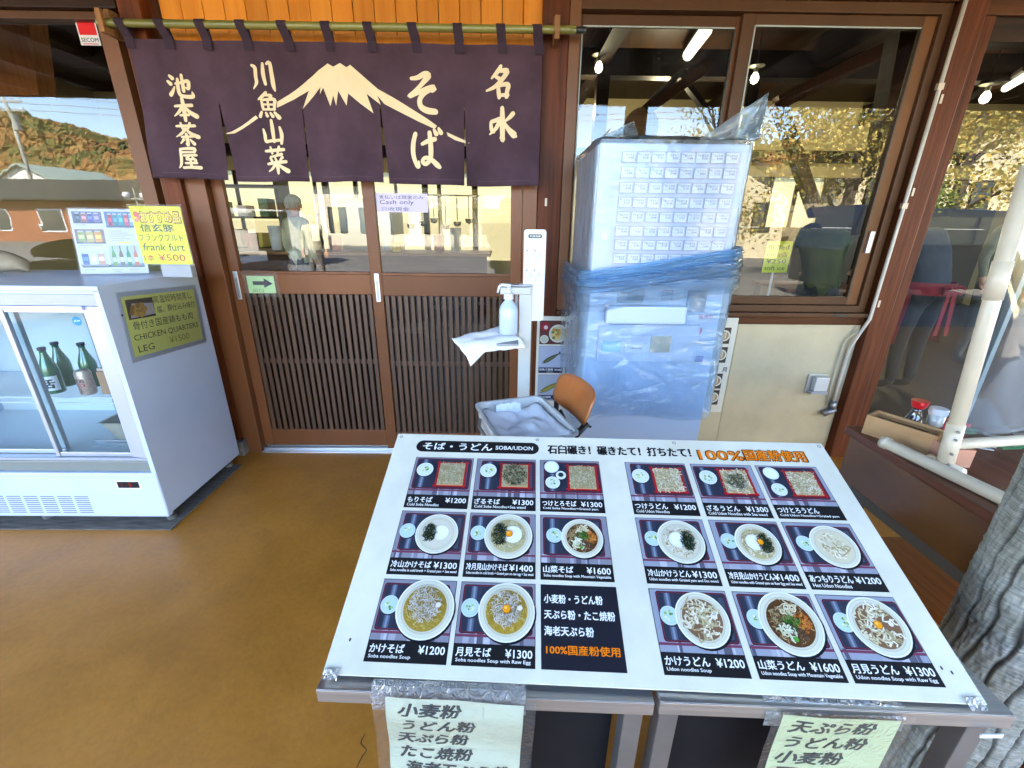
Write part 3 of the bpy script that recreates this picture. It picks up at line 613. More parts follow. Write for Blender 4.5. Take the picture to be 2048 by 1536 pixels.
MB().tube([(.300, RODY, RODZ), (.352, RODY, RODZ)], RR * .85, 14).build('dark_tip', BLACKP, t, smooth=True)
for hx in (-1.865, .215):
    h = bx('hook', wood('hook_wood', (.32, .15, .06), (.20, .09, .03), 'Z'), t, hx - .012, hx + .012, RODY + .018, 2.56, RODZ - .045, RODZ + .06, .003)
    MB().box(hx - .012, hx + .012, RODY - .035, RODY + .018, RODZ - .045, RODZ - .02).box(hx - .012, hx + .012, RODY - .035, RODY - .018, RODZ - .02, RODZ + .045).build('hook_arm', wood('hook_wood', (.32, .15, .06), (.20, .09, .03), 'Z'), h, bevel=.002)

# red and white security sticker on the left window
c = P(158, 25, 2.62); S = Surf((c.x - .035, 2.624, P(170, 73, 2.62).z - .035), (1, 0, 0), (0, 0, 1)); mb = MB(); W_, H_ = .098, .125
mb.rect(S, 0, 0, W_, H_, ink((225, 222, 220))); mb.rect(S, .006, .042, W_ - .006, H_ - .006, ink((225, 25, 30))); mb.text(S, 'SECOM', W_ / 2, .014, wd=W_ * .86, ht=.017, m=ink((60, 50, 60)), bold=.03, al='c'); mb.rect(S, .01, .004, W_ - .01, .008, ink((200, 70, 60)))
tag(mb.build('window_sticker', None), 'red and white security sticker at the top of the left window', 'sticker')

# ------------------------------------------------------------------ notices on the doors
def sheet(name, label, cat, O, U, V, W_, H_, col, draw, thick=.0006, lam=0, group=None, warp=None):
    t = thing(name, label, cat, O, 0, group); S = Surf(O, U, V)
    mb = MB()
    if warp: 
        n = 10; vs = [S.p(W_ * i / n, H_ * j / n) for j in range(n + 1) for i in range(n + 1)]
        mb.add(vs, [(j * (n + 1) + i, j * (n + 1) + i + 1, (j + 1) * (n + 1) + i + 1, (j + 1) * (n + 1) + i) for j in range(n) for i in range(n)])
    else: mb.hexa(S.p(0, 0, -thick), S.p(W_, 0, -thick), S.p(W_, H_, -thick), S.p(0, H_, -thick), S.N * thick)
    mb.build('paper', ink(col, .55), t, maxlen=.03 if warp else None, warp=warp)
    mb = MB(); mb.lay = .0003; draw(mb, S, W_, H_)
    if mb.v: mb.build('print', None, t, maxlen=.03 if warp else None, warp=warp)
    if lam:
        mb = MB(); S2 = Surf(S.p(-lam, -lam), U, V); n = 14; A, B = W_ + 2 * lam, H_ + 2 * lam
        vs = [S2.p(A * i / n, B * j / n, (.004 if warp else .0016) + .0012 * noise.noise(Vector((i * .7, j * .7, 5)))) for j in range(n + 1) for i in range(n + 1)]
        mb.add(vs, [(j * (n + 1) + i, j * (n + 1) + i + 1, (j + 1) * (n + 1) + i + 1, (j + 1) * (n + 1) + i) for j in range(n) for i in range(n)])
        mb.build('plastic_sleeve', SLEEVE, t, smooth=True, maxlen=9 if warp else None, warp=warp)
    return t
SLEEVE = film('clear_sleeve', (.98, .98, .99), (.75, .77, .80), .06, 1.4, .12, bump=.3, bscale=30)
K = ink((28, 26, 34)); 
def d_cash(mb, S, W, H):
    n = ink((48, 46, 80)); mb.text(S, '支払いは現金のみ', W * .06, H * .70, wd=W * .86, ht=H * .20, m=K, bold=.012, wob=.10)
    mb.text(S, 'Cash only', W * .07, H * .36, wd=W * .66, ht=H * .30, m=n, bold=.006, wob=.08, shear=.1)
    mb.text(S, '只收現金', W * .08, H * .06, wd=W * .55, ht=H * .22, m=n, bold=.006, wob=.1)
a, b, c = P(753, 424, 2.58), P(857, 426, 2.58), P(758, 388, 2.58)
sheet('payment_notice', 'white handwritten cash only note on the glass of the right sliding door', 'notice', (a.x + .003, 2.5815, a.z), (1, 0, .0), (0, 0, 1), b.x - a.x - .004, c.z - a.z + .004, (215, 200, 220), d_cash)
def d_arrow(mb, S, W, H):
    n = ink((35, 33, 52)); mb.poly(S, [(W * .2, H * .48), (W * .60, H * .48), (W * .60, H * .32), (W * .93, H * .56), (W * .62, H * .88), (W * .62, H * .70), (W * .2, H * .70)], n)
    mb.text(S, '出口', W * .16, H * .06, wd=W * .38, ht=H * .2, m=ink((95, 120, 90)), bold=0., wob=.1)
a, b = P(500, 586, 2.6), P(553, 553, 2.6)
sheet('arrow_sign', 'small green paper with a black arrow in a plastic sleeve on the left door', 'notice', (a.x - .004, 2.6005, a.z), (1, 0, 0), (0, 0, 1), .158, .098, (196, 232, 160), d_arrow, lam=.024)

# ------------------------------------------------------------------ DRINKS FRIDGE
FX, FYF, FYB, FZ0, FZ1 = -1.680, 1.820, 2.420, .055, 1.183
FL = -3.02
fr = thing('drinks_fridge', 'white glass-fronted drinks fridge with sliding doors left of the entrance', 'fridge', (-2.35, 2.12, 0))
bx('side_panel', PAINTW, fr, FX - .03, FX, FYF + .002, FYB, FZ0 + .01, FZ1, .004); bx('side_panel', PAINTW, fr, FL, FL + .03, FYF + .002, FYB, FZ0 + .01, FZ1, .004)
bx('top_panel', PAINTW, fr, FL + .031, FX - .031, FYF + .004, FYB, FZ1 - .035, FZ1 - .001, .004)
bx('back_panel', mat('fridge_liner', (.62, .67, .70), .4), fr, FL + .031, FX - .031, FYB - .03, FYB - .001, .30, FZ1 - .036, 0)
bx('front_trim', PAINTW, fr, FL + .02, FX + .001, FYF - .006, FYF + .0015, FZ1 - .020, FZ1 + .001, .002)
bx('front_trim', PAINTW, fr, FX - .020, FX + .001, FYF - .006, FYF + .0015, FZ0 + .02, FZ1 - .021, .002)
GREYS = mat('fridge_grey_trim', (.34, .36, .40), .35, .3); LAV = mat('anodised_rail', (.52, .53, .64), .32, .45, var=.12, vscale=2)
bx('header_panel', GREYS, fr, FL + .031, FX - .031, FYF + .010, FYF + .03, 1.100, FZ1 - .036, .002)
bx('door_track', LAV, fr, FL + .031, FX - .10, FYF + .004, FYF + .06, 1.082, 1.099, .003)
mb = MB(); mb.hexa((FX - .115, FYF + .02, .375), (FX - .031, FYF + .004, .375), (FX - .031, FYF + .004, 1.098), (FX - .115, FYF + .02, 1.098), (0, .05, 0)); mb.build('corner_rail', LAV, fr, bevel=.006)
bx('lower_track', mat('grey_green_track', (.20, .22, .20), .4, .3), fr, FL + .031, FX - .031, FYF + .006, FYF + .07, .305, .36, .004)
bx('lower_track', GREYS, fr, FL + .031, FX - .031, FYF + .008, FYF + .075, .361, .374, .002)
lp = bx('lower_panel', PAINTW, fr, FL + .02, FX - .0005, FYF - .010, FYF + .02, FZ0, .304, .006)
for gx in range(7):
    for gz in range(9):
        x0 = -2.60 + gx * .082; z = .078 + gz * .0115
        MB().box(x0, x0 + .066, FYF - .0115, FYF - .0095, z, z + .0035).build('vent_slot', mat('vent_shadow', (.10, .11, .13), .7), lp) if (gx + gz) == 0 else None
vs0 = [o for o in COL.objects if o.name.startswith('vent_slot')][0]
for gx in range(7):
    for gz in range(9):
        if gx + gz: inst(vs0, 'vent_slot', lp, (gx * .082 + gz * -.0, 0, gz * .0115))
bx('base', BLACKP, fr, FL + .05, FX - .06, FYF + .05, FYB - .03, .02, FZ0, 0)
for x in (FX - .04, FL + .1, -2.35): 
    MB().lathe([(.022, 0.0), (.022, .02), (.012, .021), (.012, .07)], (x, FYF + .05, .006), 12).build('foot', STEEL_D, fr, smooth=False); 
MB().lathe([(.022, 0.0), (.022, .02), (.012, .021), (.012, .07)], (FX - .05, FYB - .05, .006), 12).build('foot', STEEL_D, fr)
bx('inner_floor', mat('fridge_liner', (.62, .67, .70), .4), fr, FL + .031, FX - .031, FYF + .08, FYB - .031, .345, .372, 0)
# sliding glass doors
def gdoor(x0, x1, y, lab=None):
    d = MB().add([(x0 + .014, y, .385), (x1 - .004, y, .385), (x1 - .004, y, 1.075), (x0 + .014, y, 1.075)], [(0, 1, 2, 3)]).build('glass_door', GLASS_F, fr)
    MB().box(x0, x0 + .018, y - .010, y + .010, .376, 1.081).build('door_edge', mat('satin_aluminium', (.60, .62, .66), .3, .9), d, bevel=.003)
    MB().box(x0 + .019, x1, y - .006, y + .006, .376, .396).build('door_edge', mat('satin_aluminium', (.60, .62, .66), .3, .9), d, bevel=.002)
    MB().box(x0 + .019, x1, y - .006, y + .006, 1.068, 1.081).build('door_edge', mat('satin_aluminium', (.60, .62, .66), .3, .9), d, bevel=.002)
    return d
gdoor(-2.150, FX - .10, FYF + .030); gdoor(FL + .04, -2.13, FYF + .058)
bx('centre_mullion', mat('fridge_liner2', (.50, .56, .60), .35), fr, -2.195, -2.155, FYF + .078, FYF + .10, .375, 1.08, .003)
bx('rear_seam', mat('seam_grey', (.30, .35, .38), .5), fr, -2.33, -2.325, FYB - .036, FYB - .0305, .373, 1.145, 0)
# wire shelf
SHZ = .615; WIRE = mat('white_wire', (.74, .77, .80), .3)
sh = MB().tube([(FL + .04, 2.00, SHZ), (FX - .04, 2.00, SHZ)], .0045, 8).tube([(FL + .04, 2.00, SHZ - .028), (FX - .04, 2.00, SHZ - .028)], .0045, 8).tube([(FL + .04, 2.37, SHZ), (FX - .04, 2.37, SHZ)], .0035, 6).build('wire_shelf', WIRE, fr, smooth=True)
mb = MB(); x = FL + .05
while x < FX - .05: mb.tube([(x, 2.0, SHZ + .004), (x, 2.37, SHZ + .004)], .0016, 5); x += .018
mb.build('shelf_wires', WIRE, sh, kind='stuff')
mb = MB(); x = -2.06
while x < FX - .05: mb.tube([(x, 1.93, .378), (x, 2.35, .378)], .0016, 5); x += .018
mb.build('floor_rack', WIRE, fr, kind='stuff')
MB().box(-2.0, FX - .04, FYF + .075, FYF + .082, .43, .438).build('door_shadow_bar', GREYS, fr)
# thermometer display and stickers
S = Surf((-1.880, FYF - .0105, .222), (1, 0, 0), (0, 0, 1)); mb = MB(); mb.rrect(S, -.004, -.004, .112, .042, .004, ink((235, 238, 245))); mb.rrect(S, .002, .001, .106, .036, .003, ink((20, 16, 20)))
d = mb.build('temperature_display', None, fr); mb = MB(); mb.lay = .0008; mb.text(S, '5', .056, .009, ht=.020, m=None, bold=.01); mb.disc(S, .022, .024, .0022); mb.disc(S, .022, .013, .0022); mb.build('digits', emit('red_led', (1, .03, .02), .05), d)
S = Surf((-1.842, FYF + .0285, 1.032), (1, 0, 0), (0, 0, 1)); mb = MB(); mb.disc(S, 0, 0, .02, ink((30, 130, 175)), 20); mb.text(S, 'JCM', 0, -.006, wd=.026, ht=.011, m=ink((225, 240, 245)), bold=.03, al='c'); mb.build('round_sticker', None, fr)
S = Surf((FX + .0005, 1.89, 1.05), (0, 1, 0), (0, 0, 1)); mb = MB(); mb.disc(S, 0, 0, .006, ink((60, 60, 70)), 10); mb.build('lock', None, fr)
# flat cardboard under the fridge
bx('cardboard_sheet', mat('damp_cardboard', (.16, .135, .11), .9, var=.5, vscale=9, stretch=(1, 6, 1)), None, -3.1, -1.66, 1.775, 2.39, .001, .006, .001); tag(COL.objects['cardboard_sheet'], 'grey flattened sheet lying on the floor under the drinks fridge', 'sheet')

# bottles inside
GREENG = mat('green_bottle_glass', (.02, .15, .045), .08, spec=.8, coat=.6)
def sake(label, x, y, z, h=.232, lab=None):
    t = thing('sake_bottle', label, 'bottle', (x, y, z), group='green bottles on the fridge shelf'); r = .036
    MB().lathe([(r * .9, 0), (r, .006), (r, h * .50), (r * .93, h * .58), (r * .5, h * .78), (r * .37, h * .86), (r * .36, h * .94)], (x, y, z), 24).build('glass_body', GREENG, t, smooth=True)
    MB().lathe([(.0155, h * .935), (.0165, h * .94), (.0165, h), (.0, h + .001)], (x, y, z), 18).build('cap', mat('dark_cap', (.03, .035, .05), .3, .4), t)
    if lab:
        mb = MB(); n = 14; R_ = r + .0006; a0, a1 = rad(195), rad(345); vs = [(x + R_ * math.cos(a0 + (a1 - a0) * i / n), y + R_ * math.sin(a0 + (a1 - a0) * i / n), z + zz) for zz in (.018, .092) for i in range(n + 1)]
        mb.add(vs, [(i, i + 1, n + 2 + i, n + 1 + i) for i in range(n)]); L_ = mb.build('label', ink((225, 232, 235)), t, smooth=True)
        S = Surf((x + .004, y - R_ - .001, z + .03), (1, 0, 0), (0, 0, 1)); mb = MB(); mb.text(S, lab, 0, 0, ht=.046, m=K, bold=.05, al='c', wob=.06)
        def cw(q): 
            dx = q.x - x; return Vector((q.x, y - math.sqrt(max(1e-6, (R_ + .0004) ** 2 - dx * dx)), q.z))
        mb.build('label_print', None, L_, maxlen=.008, warp=cw)
    return t
b1 = P(103, 768, 2.05)
sake('green sake bottle with white label, nearest the fridge mullion', P(97, 735, 2.06).x, 2.06, SHZ + .006, lab='活')
sake('green sake bottle without a visible label, middle of three', P(126, 735, 2.16).x, 2.16, SHZ + .006)
sake('green sake bottle furthest right, behind the patterned can', P(172, 720, 2.15).x, 2.15, SHZ + .006)
t = thing('drink_can', 'pale patterned drink can beside the green bottles in the fridge', 'can', (P(166, 750, 2.04).x, 2.04, SHZ + .006)); c = (P(166, 750, 2.04).x, 2.04, SHZ + .006)
MB().lathe([(.028, 0), (.033, .006), (.033, .112), (.027, .122), (.027, .124), (.0, .121)], c, 24).build('can_body', mat('can_cream', (.62, .52, .42), .35, .3, col2=(.50, .30, .24), vscale=60), t, smooth=True)
S = Surf((c[0] - .02, c[1] - .0345, c[2]), (1, 0, 0), (0, 0, 1)); mb = MB()
def cw(q): dx = q.x - c[0]; return Vector((q.x, c[1] - math.sqrt(max(1e-6, .0336 ** 2 - dx * dx)), q.z))
mb.rect(S, 0, .045, .04, .060, ink((190, 90, 80))); mb.text(S, '麦酒', .02, .066, ht=.020, m=ink((120, 70, 70)), al='c', bold=.03); mb.text(S, 'BEER', .02, .047, ht=.010, m=ink((240, 220, 200)), al='c'); mb.text(S, '生', .02, .015, ht=.022, m=ink((130, 80, 80)), al='c', bold=.02)
mb.build('can_print', None, t, maxlen=.008, warp=cw)
t = thing('drink_carton', 'light brown carton at the right end of the fridge shelf', 'carton', (-1.975, 2.05, SHZ)); bx('carton_body', mat('kraft_brown', (.42, .23, .12), .6, var=.1), t, -2.018, -1.955, 2.03, 2.09, SHZ + .006, SHZ + .125, .002); bx('carton_top', mat('carton_top', (.55, .42, .32), .6), t, -2.014, -1.959, 2.034, 2.086, SHZ + .126, SHZ + .14, .002)
t = thing('steel_tray', 'deep stainless steel food tray on the fridge floor', 'tray', (-1.86, 2.1, .385)); mb = MB()
x0, x1, y0, y1, z0, z1 = -2.02, -1.73, 1.97, 2.25, .384, .492; i_ = .03
mb.add([(x0 + i_, y0 + i_, z0), (x1 - i_, y0 + i_, z0), (x1 - i_, y1 - i_, z0), (x0 + i_, y1 - i_, z0), (x0, y0, z1), (x1, y0, z1), (x1, y1, z1), (x0, y1, z1), (x0 - .01, y0 - .01, z1 + .002), (x1 + .01, y0 - .01, z1 + .002), (x1 + .01, y1 + .01, z1 + .002), (x0 - .01, y1 + .01, z1 + .002)],
       [(0, 1, 2, 3), (0, 4, 5, 1), (1, 5, 6, 2), (2, 6, 7, 3), (3, 7, 4, 0), (4, 8, 9, 5), (5, 9, 10, 6), (6, 10, 11, 7), (7, 11, 8, 4)]); mb.build('pan', mat('aged_steel', (.52, .46, .36), .5, .35, var=.3, vscale=8), t, bevel=.004)
t = thing('sauce_bottle', 'small dark glass bottle standing behind the steel tray', 'bottle', (-1.80, 2.31, .385)); MB().lathe([(.024, 0), (.026, .01), (.026, .10), (.011, .145), (.011, .175), (.014, .176), (.014, .19), (0, .191)], (-1.83, 2.31, .384), 16).build('glass_body', mat('dark_bottle', (.03, .035, .06), .15, coat=.5), t, smooth=True)

# things on top of the fridge
FT = FZ1 + .001
t = thing('wrapped_bundle', 'beige cloth bundle lying on top of the drinks fridge', 'bundle', (-2.75, 2.2, FT)); mb = MB(); vs = []; nx, ny = 40, 18
for j in range(ny):
    a = 2 * math.pi * j / ny
    for i in range(nx + 1):
        u = i / nx; e = (math.sin(math.pi * min(1, max(0, u))) ** .42) if 0 < u < 1 else 0.02
        x = -3.15 + (.78) * u; r = .072 * e * (1 + .10 * noise.noise(Vector((u * 6, math.cos(a), math.sin(a)))))
        vs.append((x, 2.23 + r * 1.5 * math.cos(a), FT + max(0.0, .066 * (e ** .5) + r * .95 * math.sin(a)) + .001))
mb.add(vs, [(j * (nx + 1) + i, j * (nx + 1) + i + 1, ((j + 1) % ny) * (nx + 1) + i + 1, ((j + 1) % ny) * (nx + 1) + i) for j in range(ny) for i in range(nx)])
mb.build('cloth_bag', mat('beige_cloth', (.46, .37, .25), .85, var=.35, vscale=7, bump=.5, bscale=18), t, smooth=True)

# drinks menu card and yellow frankfurt card leaning on the fridge top
def pic_cans(mb, S, u, v, w_, h_, bgc, items, kind='can'):
    mb.rect(S, u, v, u + w_, v + h_, ink(bgc)); n = len(items)
    mb.rect(S, u, v, u + w_, v + h_ * .12, ink(tuple(int(c * .7) for c in bgc)))
    for i, c in enumerate(items):
        x = u + w_ * (.08 + .86 * i / n); ww = w_ * .72 / n
        if kind == 'bottle':
            mb.rrect(S, x, v + h_ * .02, x + ww * .7, v + h_ * .55, ww * .1, ink(c)); mb.poly(S, [(x, v + h_ * .55), (x + ww * .7, v + h_ * .55), (x + ww * .46, v + h_ * .78), (x + ww * .46, v + h_ * .98), (x + ww * .24, v + h_ * .98), (x + ww * .24, v + h_ * .78)], ink(c)); mb.rect(S, x + ww * .05, v + h_ * .2, x + ww * .65, v + h_ * .42, ink((205, 215, 195)))
        else:
            mb.rrect(S, x, v + h_ * .1, x + ww, v + h_ * .85, ww * .18, ink(c)); mb.rect(S, x + ww * .12, v + h_ * .35, x + ww * .88, v + h_ * .6, ink(tuple(min(255, int(q * 1.35 + 25)) for q in c)))
            mb.rect(S, x + ww * .1, v + h_ * .80, x + ww * .9, v + h_ * .9, ink((200, 205, 210)))
def d_drinks(mb, S, W, H):
    pic_cans(mb, S, W * .04, H * .78, W * .42, H * .18, (110, 118, 140), [(70, 80, 90), (170, 110, 110), (90, 90, 170), (130, 120, 170)])
    pic_cans(mb, S, W * .50, H * .72, W * .46, H * .24, (90, 130, 165), [(170, 70, 90), (60, 120, 130), (60, 150, 165), (210, 90, 90), (140, 170, 210)])
    pic_cans(mb, S, W * .03, H * .47, W * .42, H * .22, (140, 120, 110), [(150, 165, 80), (205, 185, 100), (225, 155, 50)])
    mb.rect(S, W * .04, H * .10, W * .96, H * .14, ink((70, 80, 70)))
    pic_cans(mb, S, W * .03, H * .12, W * .40, H * .24, (205, 215, 228), [(60, 90, 150), (225, 228, 235), (190, 150, 130)])
    pic_cans(mb, S, W * .46, H * .12, W * .50, H * .32, (190, 205, 220), [(110, 160, 60), (120, 105, 95), (50, 140, 90), (190, 120, 90)], 'bottle')
    for k in range(6): mb.rect(S, W * .52, H * (.66 - .03 * k), W * (.72 + .18 * ((k * 37) % 5) / 5), H * (.668 - .03 * k), ink((165, 160, 190)))
    mb.rect(S, W * .62, H * .475, W * .82, H * .50, ink((225, 220, 110)))
    for a, b in ((.06, .75), (.06, .44), (.24, .44), (.06, .06), (.46, .06), (.72, .06)): mb.rect(S, W * a, H * b, W * (a + .16), H * (b + .008), ink((150, 160, 190)))
    mb.text(S, 'ビール', W * .05, H * .40, ht=H * .025, m=ink((130, 120, 130)), bold=0); mb.text(S, '日本酒', W * .5, H * .02, ht=H * .025, m=ink((130, 140, 170)), bold=0)
o = Q(163, 548, FT + .004); u = Q(298, 546, FT + .004); a = P(133, 415, o.y + .05); 
sheet('drinks_menu_card', 'white laminated drinks menu card with beer and sake pictures on the fridge top', 'menu card', (o.x, o.y, FT + .004), (u.x - o.x, u.y - o.y, 0), (a.x - o.x - .0, a.y - o.y, a.z - FT), (u - o).length, (a - o).length * .985, (226, 230, 242), d_drinks, thick=.003, lam=.006)
def d_frank(mb, S, W, H):
    r_ = ink((205, 45, 30)); k2 = ink((35, 40, 20))
    mb.disc(S, W * .10, H * .86, W * .055, ink((225, 90, 70))); mb.disc(S, W * .15, H * .80, W * .05, ink((225, 120, 90))); mb.disc(S, W * .08, H * .76, W * .04, ink((235, 130, 100)))
    mb.text(S, 'おすすめ品', W * .16, H * .715, wd=W * .80, ht=H * .20, m=ink((150, 75, 20)), bold=.085); mb.text(S, 'おすすめ品', W * .17, H * .73, wd=W * .78, ht=H * .17, m=ink((250, 225, 20)), bold=.03)
    mb.text(S, '信玄豚', W * .12, H * .57, wd=W * .66, ht=H * .13, m=k2, bold=.022, wob=.08)
    mb.text(S, 'フランクフルト', W * .04, H * .41, wd=W * .88, ht=H * .12, m=k2, bold=.012, wob=.08)
    mb.text(S, 'frank furt', W * .07, H * .24, wd=W * .84, ht=H * .13, m=k2, bold=.016, wob=.07, shear=.1)
    mb.text(S, '1本', W * .04, H * .06, wd=W * .20, ht=H * .11, m=r_, bold=.01, wob=.06); mb.text(S, '¥500', W * .33, H * .06, wd=W * .54, ht=H * .12, m=r_, bold=.01, wob=.06)
a, b, c = P(289, 528, 2.12), P(386, 527, 2.12), P(271, 412, 2.12)
sheet('frankfurt_card', 'yellow laminated handwritten frankfurt price card on the fridge top', 'price card', (a.x, 2.12, a.z), (1, 0, 0), (c.x - a.x + .02, .0, c.z - a.z), b.x - a.x, c.z - a.z, (238, 236, 22), d_frank, thick=.002, lam=.008)
t = thing('card_stand', 'small grey block propping up the yellow frankfurt card', 'stand', (-1.52, 2.15, FT)); bx('block', GREYP, t, -1.64, -1.50, 2.125, 2.16, FT, FT + .07, .004)
# chicken sign on the fridge side
def d_chick(mb, S, W, H):
    g = ink((62, 72, 34))
    mb.rect(S, W * .035, H * .62, W * .37, H * .945, ink((60, 50, 40))); mb.poly(S, [(W * .06, H * .64), (W * .37, H * .66), (W * .36, H * .85), (W * .10, H * .88)], ink((205, 200, 200)))
    for k in range(26): mb.disc(S, W * (.17 + .09 * math.cos(k * 2.4) * (k / 26) ** .5), H * (.76 + .09 * math.sin(k * 2.4) * (k / 26) ** .5), W * .028, ink(((200, 150, 40), (165, 115, 30), (215, 175, 70))[k % 3]), 8)
    mb.text(S, '高温短時間蒸し', W * .37, H * .83, wd=W * .57, ht=H * .13, m=g, bold=-.004, wob=.06)
    mb.text(S, '塩、麹仕込み味付', W * .40, H * .66, wd=W * .57, ht=H * .12, m=g, bold=-.004, wob=.06)
    mb.text(S, '骨付き国産鶏もも肉', W * .06, H * .44, wd=W * .84, ht=H * .14, m=g, bold=-.002, wob=.06)
    mb.text(S, 'CHICKEN QUARTERS', W * .04, H * .245, wd=W * .92, ht=H * .12, m=g, bold=0., wob=.05)
    mb.text(S, 'LEG', W * .06, H * .06, wd=W * .20, ht=H * .11, m=g, bold=0., wob=.05); mb.text(S, '¥1500', W * .48, H * .08, wd=W * .30, ht=H * .12, m=ink((178, 180, 70)), bold=0., wob=.05)
sheet('chicken_sign', 'yellow green handwritten chicken leg sign taped to the side of the fridge', 'notice', (FX + .0012, 1.890, .858), (0, 1, -.07), (0, -.05, 1), .455, .268, (250, 255, 140), d_chick, lam=.022)

# ------------------------------------------------------------------ SANITIZER STAND
DX, DY = .075, 1.93
t = thing('sanitizer_stand', 'white pedal sanitizer stand with pump bottle bracket by the right door', 'stand', (DX, DY, 0))
WS = mat('cream_white_steel', (.50, .50, .46), .35, var=.05)
bx('post', WS, t, DX - .028, DX + .028, DY - .02, DY + .02, .02, 1.196, .003)
bx('base_plate', WS, t, DX - .17, DX + .13, DY - .16, DY + .16, .004, .02, .003)
bx('pedal', GREYP, t, DX - .12, DX - .03, DY - .20, DY - .10, .021, .035, .004)
bx('press_arm', WS, t, -.035, DX + .02, DY - .036, DY - .014, 1.155, 1.185, .003); bx('arm_cover', STEEL_D, t, -.04, DX + .03, DY - .024, DY + .024, 1.186, 1.1945, .003)
bx('bracket', STEEL_D, t, -.055, DX - .029, DY - .035, DY + .03, .925, .985, .003); bx('rod', GREYP, t, DX - .045, DX - .032, DY + .005, DY + .018, .99, 1.15, .003)
mb = MB(); a = [(0.0, 0), (.098, 0.0), (.098, .37), (0, .37)]
S = Surf((DX + .000, DY - .012, 1.035), (1, .10, 0), (.02, 0, 1)); 
mb.rrect(S, -.012, 0, .082, .385, .012, WHITEP); b_ = MB(); b_.hexa(S.p(-.010, .004, -.004), S.p(.080, .004, -.004), S.p(.080, .381, -.004), S.p(-.010, .381, -.004), S.N * .004); bo = b_.build('sign_board', WHITEP, t, bevel=.001)
sg = ink((90, 95, 95)); mb.rrect(S, .006, .350, .064, .366, .006, ink((60, 65, 60))); mb.text(S, '手指消毒', .012, .354, wd=.046, ht=.008, m=WHITEP, bold=.02)
for (a, b) in ((.016, .27), (.050, .27), (.016, .19), (.050, .19), (.016, .12)):
    for k in range(5): mb.strip(S, [(a + .011 * math.cos(q * .7 + k), b + .02 * math.sin(q * .9 + k * 1.3)) for q in range(6)], .0009, ink((150, 152, 155)))
    mb.disc(S, a - .014, b + .03, .0035, sg, 8)
mb.lay += .0002; mb.build('sign_print', None, bo)
BC = (.001, DY - .045, .985)
t = thing('sanitizer_bottle', 'translucent pump bottle of hand sanitizer on the stand', 'bottle', BC)
MB().lathe([(.036, 0), (.041, .006), (.041, .105), (.034, .125), (.016, .148), (.015, .155)], BC, 24).build('bottle_body', mat('milky_bottle', (.46, .54, .66), .25, spec=.6), t, smooth=True)
MB().lathe([(.021, .152), (.021, .176), (.011, .18), (.011, .192), (.006, .194), (.006, .215)], BC, 18).build('pump_collar', WHITEP, t)
MB().tube([(BC[0] + .01, BC[1], BC[2] + .208), (BC[0] - .028, BC[1], BC[2] + .212), (BC[0] - .040, BC[1], BC[2] + .205), (BC[0] - .048, BC[1], BC[2] + .178)], [.008, .007, .006, .0045], 10).build('pump_nozzle', WHITEP, t, smooth=True)
# cloth draped on the bracket tray
def cloth(name, label, cat, fn, nx, ny, m, thick=.003, cl=True, group=None):
    mb = MB(); vs = [Vector(fn(i / nx, j / ny)) for j in range(ny + 1) for i in range(nx + 1)]; n = len(vs)
    vs += [q - Vector((0, 0, thick)) for q in vs]; f = []
    for j in range(ny):
        for i in range(nx):
            o = j * (nx + 1) + i; f += [(o, o + 1, o + nx + 2, o + nx + 1), (n + o, n + o + nx + 1, n + o + nx + 2, n + o + 1)]
    ed = [j * (nx + 1) for j in range(ny + 1)], [i for i in range(nx + 1)], [j * (nx + 1) + nx for j in range(ny + 1)], [ny * (nx + 1) + i for i in range(nx + 1)]
    for k, e in enumerate(ed):
        for a, b in zip(e, e[1:]): f.append((a, b, n + b, n + a) if k in (0, 3) else (b, a, n + a, n + b))
    mb.add(vs, f); o = mb.build(name, m, smooth=True)
    return tag(o, label, cat, group) if label else o
WC = mat('white_towelling', (.82, .82, .84), .9, var=.06, vscale=8, bump=.5, bscale=220)
K1, K2, K3, K4 = P(903, 650, 1.80), P(1005, 628, 1.97), P(1052, 678, 1.86), P(940, 692, 1.70)
def cf(u, v):
    p = Vector((K4.x, K4.y, .975)) * (1 - u) * (1 - v) + Vector((K3.x, K3.y, .955)) * u * (1 - v) + Vector((K2.x, K2.y, 1.0)) * u * v + Vector((K1.x, K1.y, .985)) * (1 - u) * v
    e = max(0, .22 - v) ; e2 = max(0, .25 - u); p.z -= 0.16 * e ** 1.3 + .28 * e2 * (1 - v) * .8
    p.z += .006 * noise.noise(Vector((u * 4, v * 4, 1))) + .003 * noise.noise(Vector((u * 11, v * 11, 1))); return p
cloth('hand_towel', 'white folded towel draped over the sanitizer stand tray', 'towel', cf, 26, 20, WC, .006)
bx('tray', STEEL_D, COL.objects['sanitizer_stand'], -.05, DX - .03, DY - .14, DY + .03, .955, .962, .002)

# ------------------------------------------------------------------ CHAIR, BASKET
t = thing('chair', 'black metal frame chair with an orange brown leather back, basket on its seat', 'chair', (.02, 1.55, 0))
BLKM = mat('black_chair_steel', (.018, .018, .02), .35, .4)
cx0, cx1, cy0, cy1, sz = -.20, .20, 1.36, 1.76, .50
def pleg(a, b, nm='leg'): return MB().tube([a, b], .0105, 8).build(nm, BLKM, t, smooth=True)
bkA, bkB = Vector((.275, 1.425, 0)), Vector((.215, 1.70, 0))
for y_ in (1.40, 1.72): pleg((cx0, y_, sz), (cx0 - .03, y_, .0))
pleg((.245, 1.42, .75), (.205, 1.40, 0)); pleg((.205, 1.68, .76), (.205, 1.72, 0))
mb = MB(); mb.tube([(cx0, 1.40, sz), (.205, 1.40, sz), (.205, 1.72, sz), (cx0, 1.72, sz), (cx0, 1.40, sz)], .010, 8); mb.build('seat_frame', BLKM, t, smooth=True)
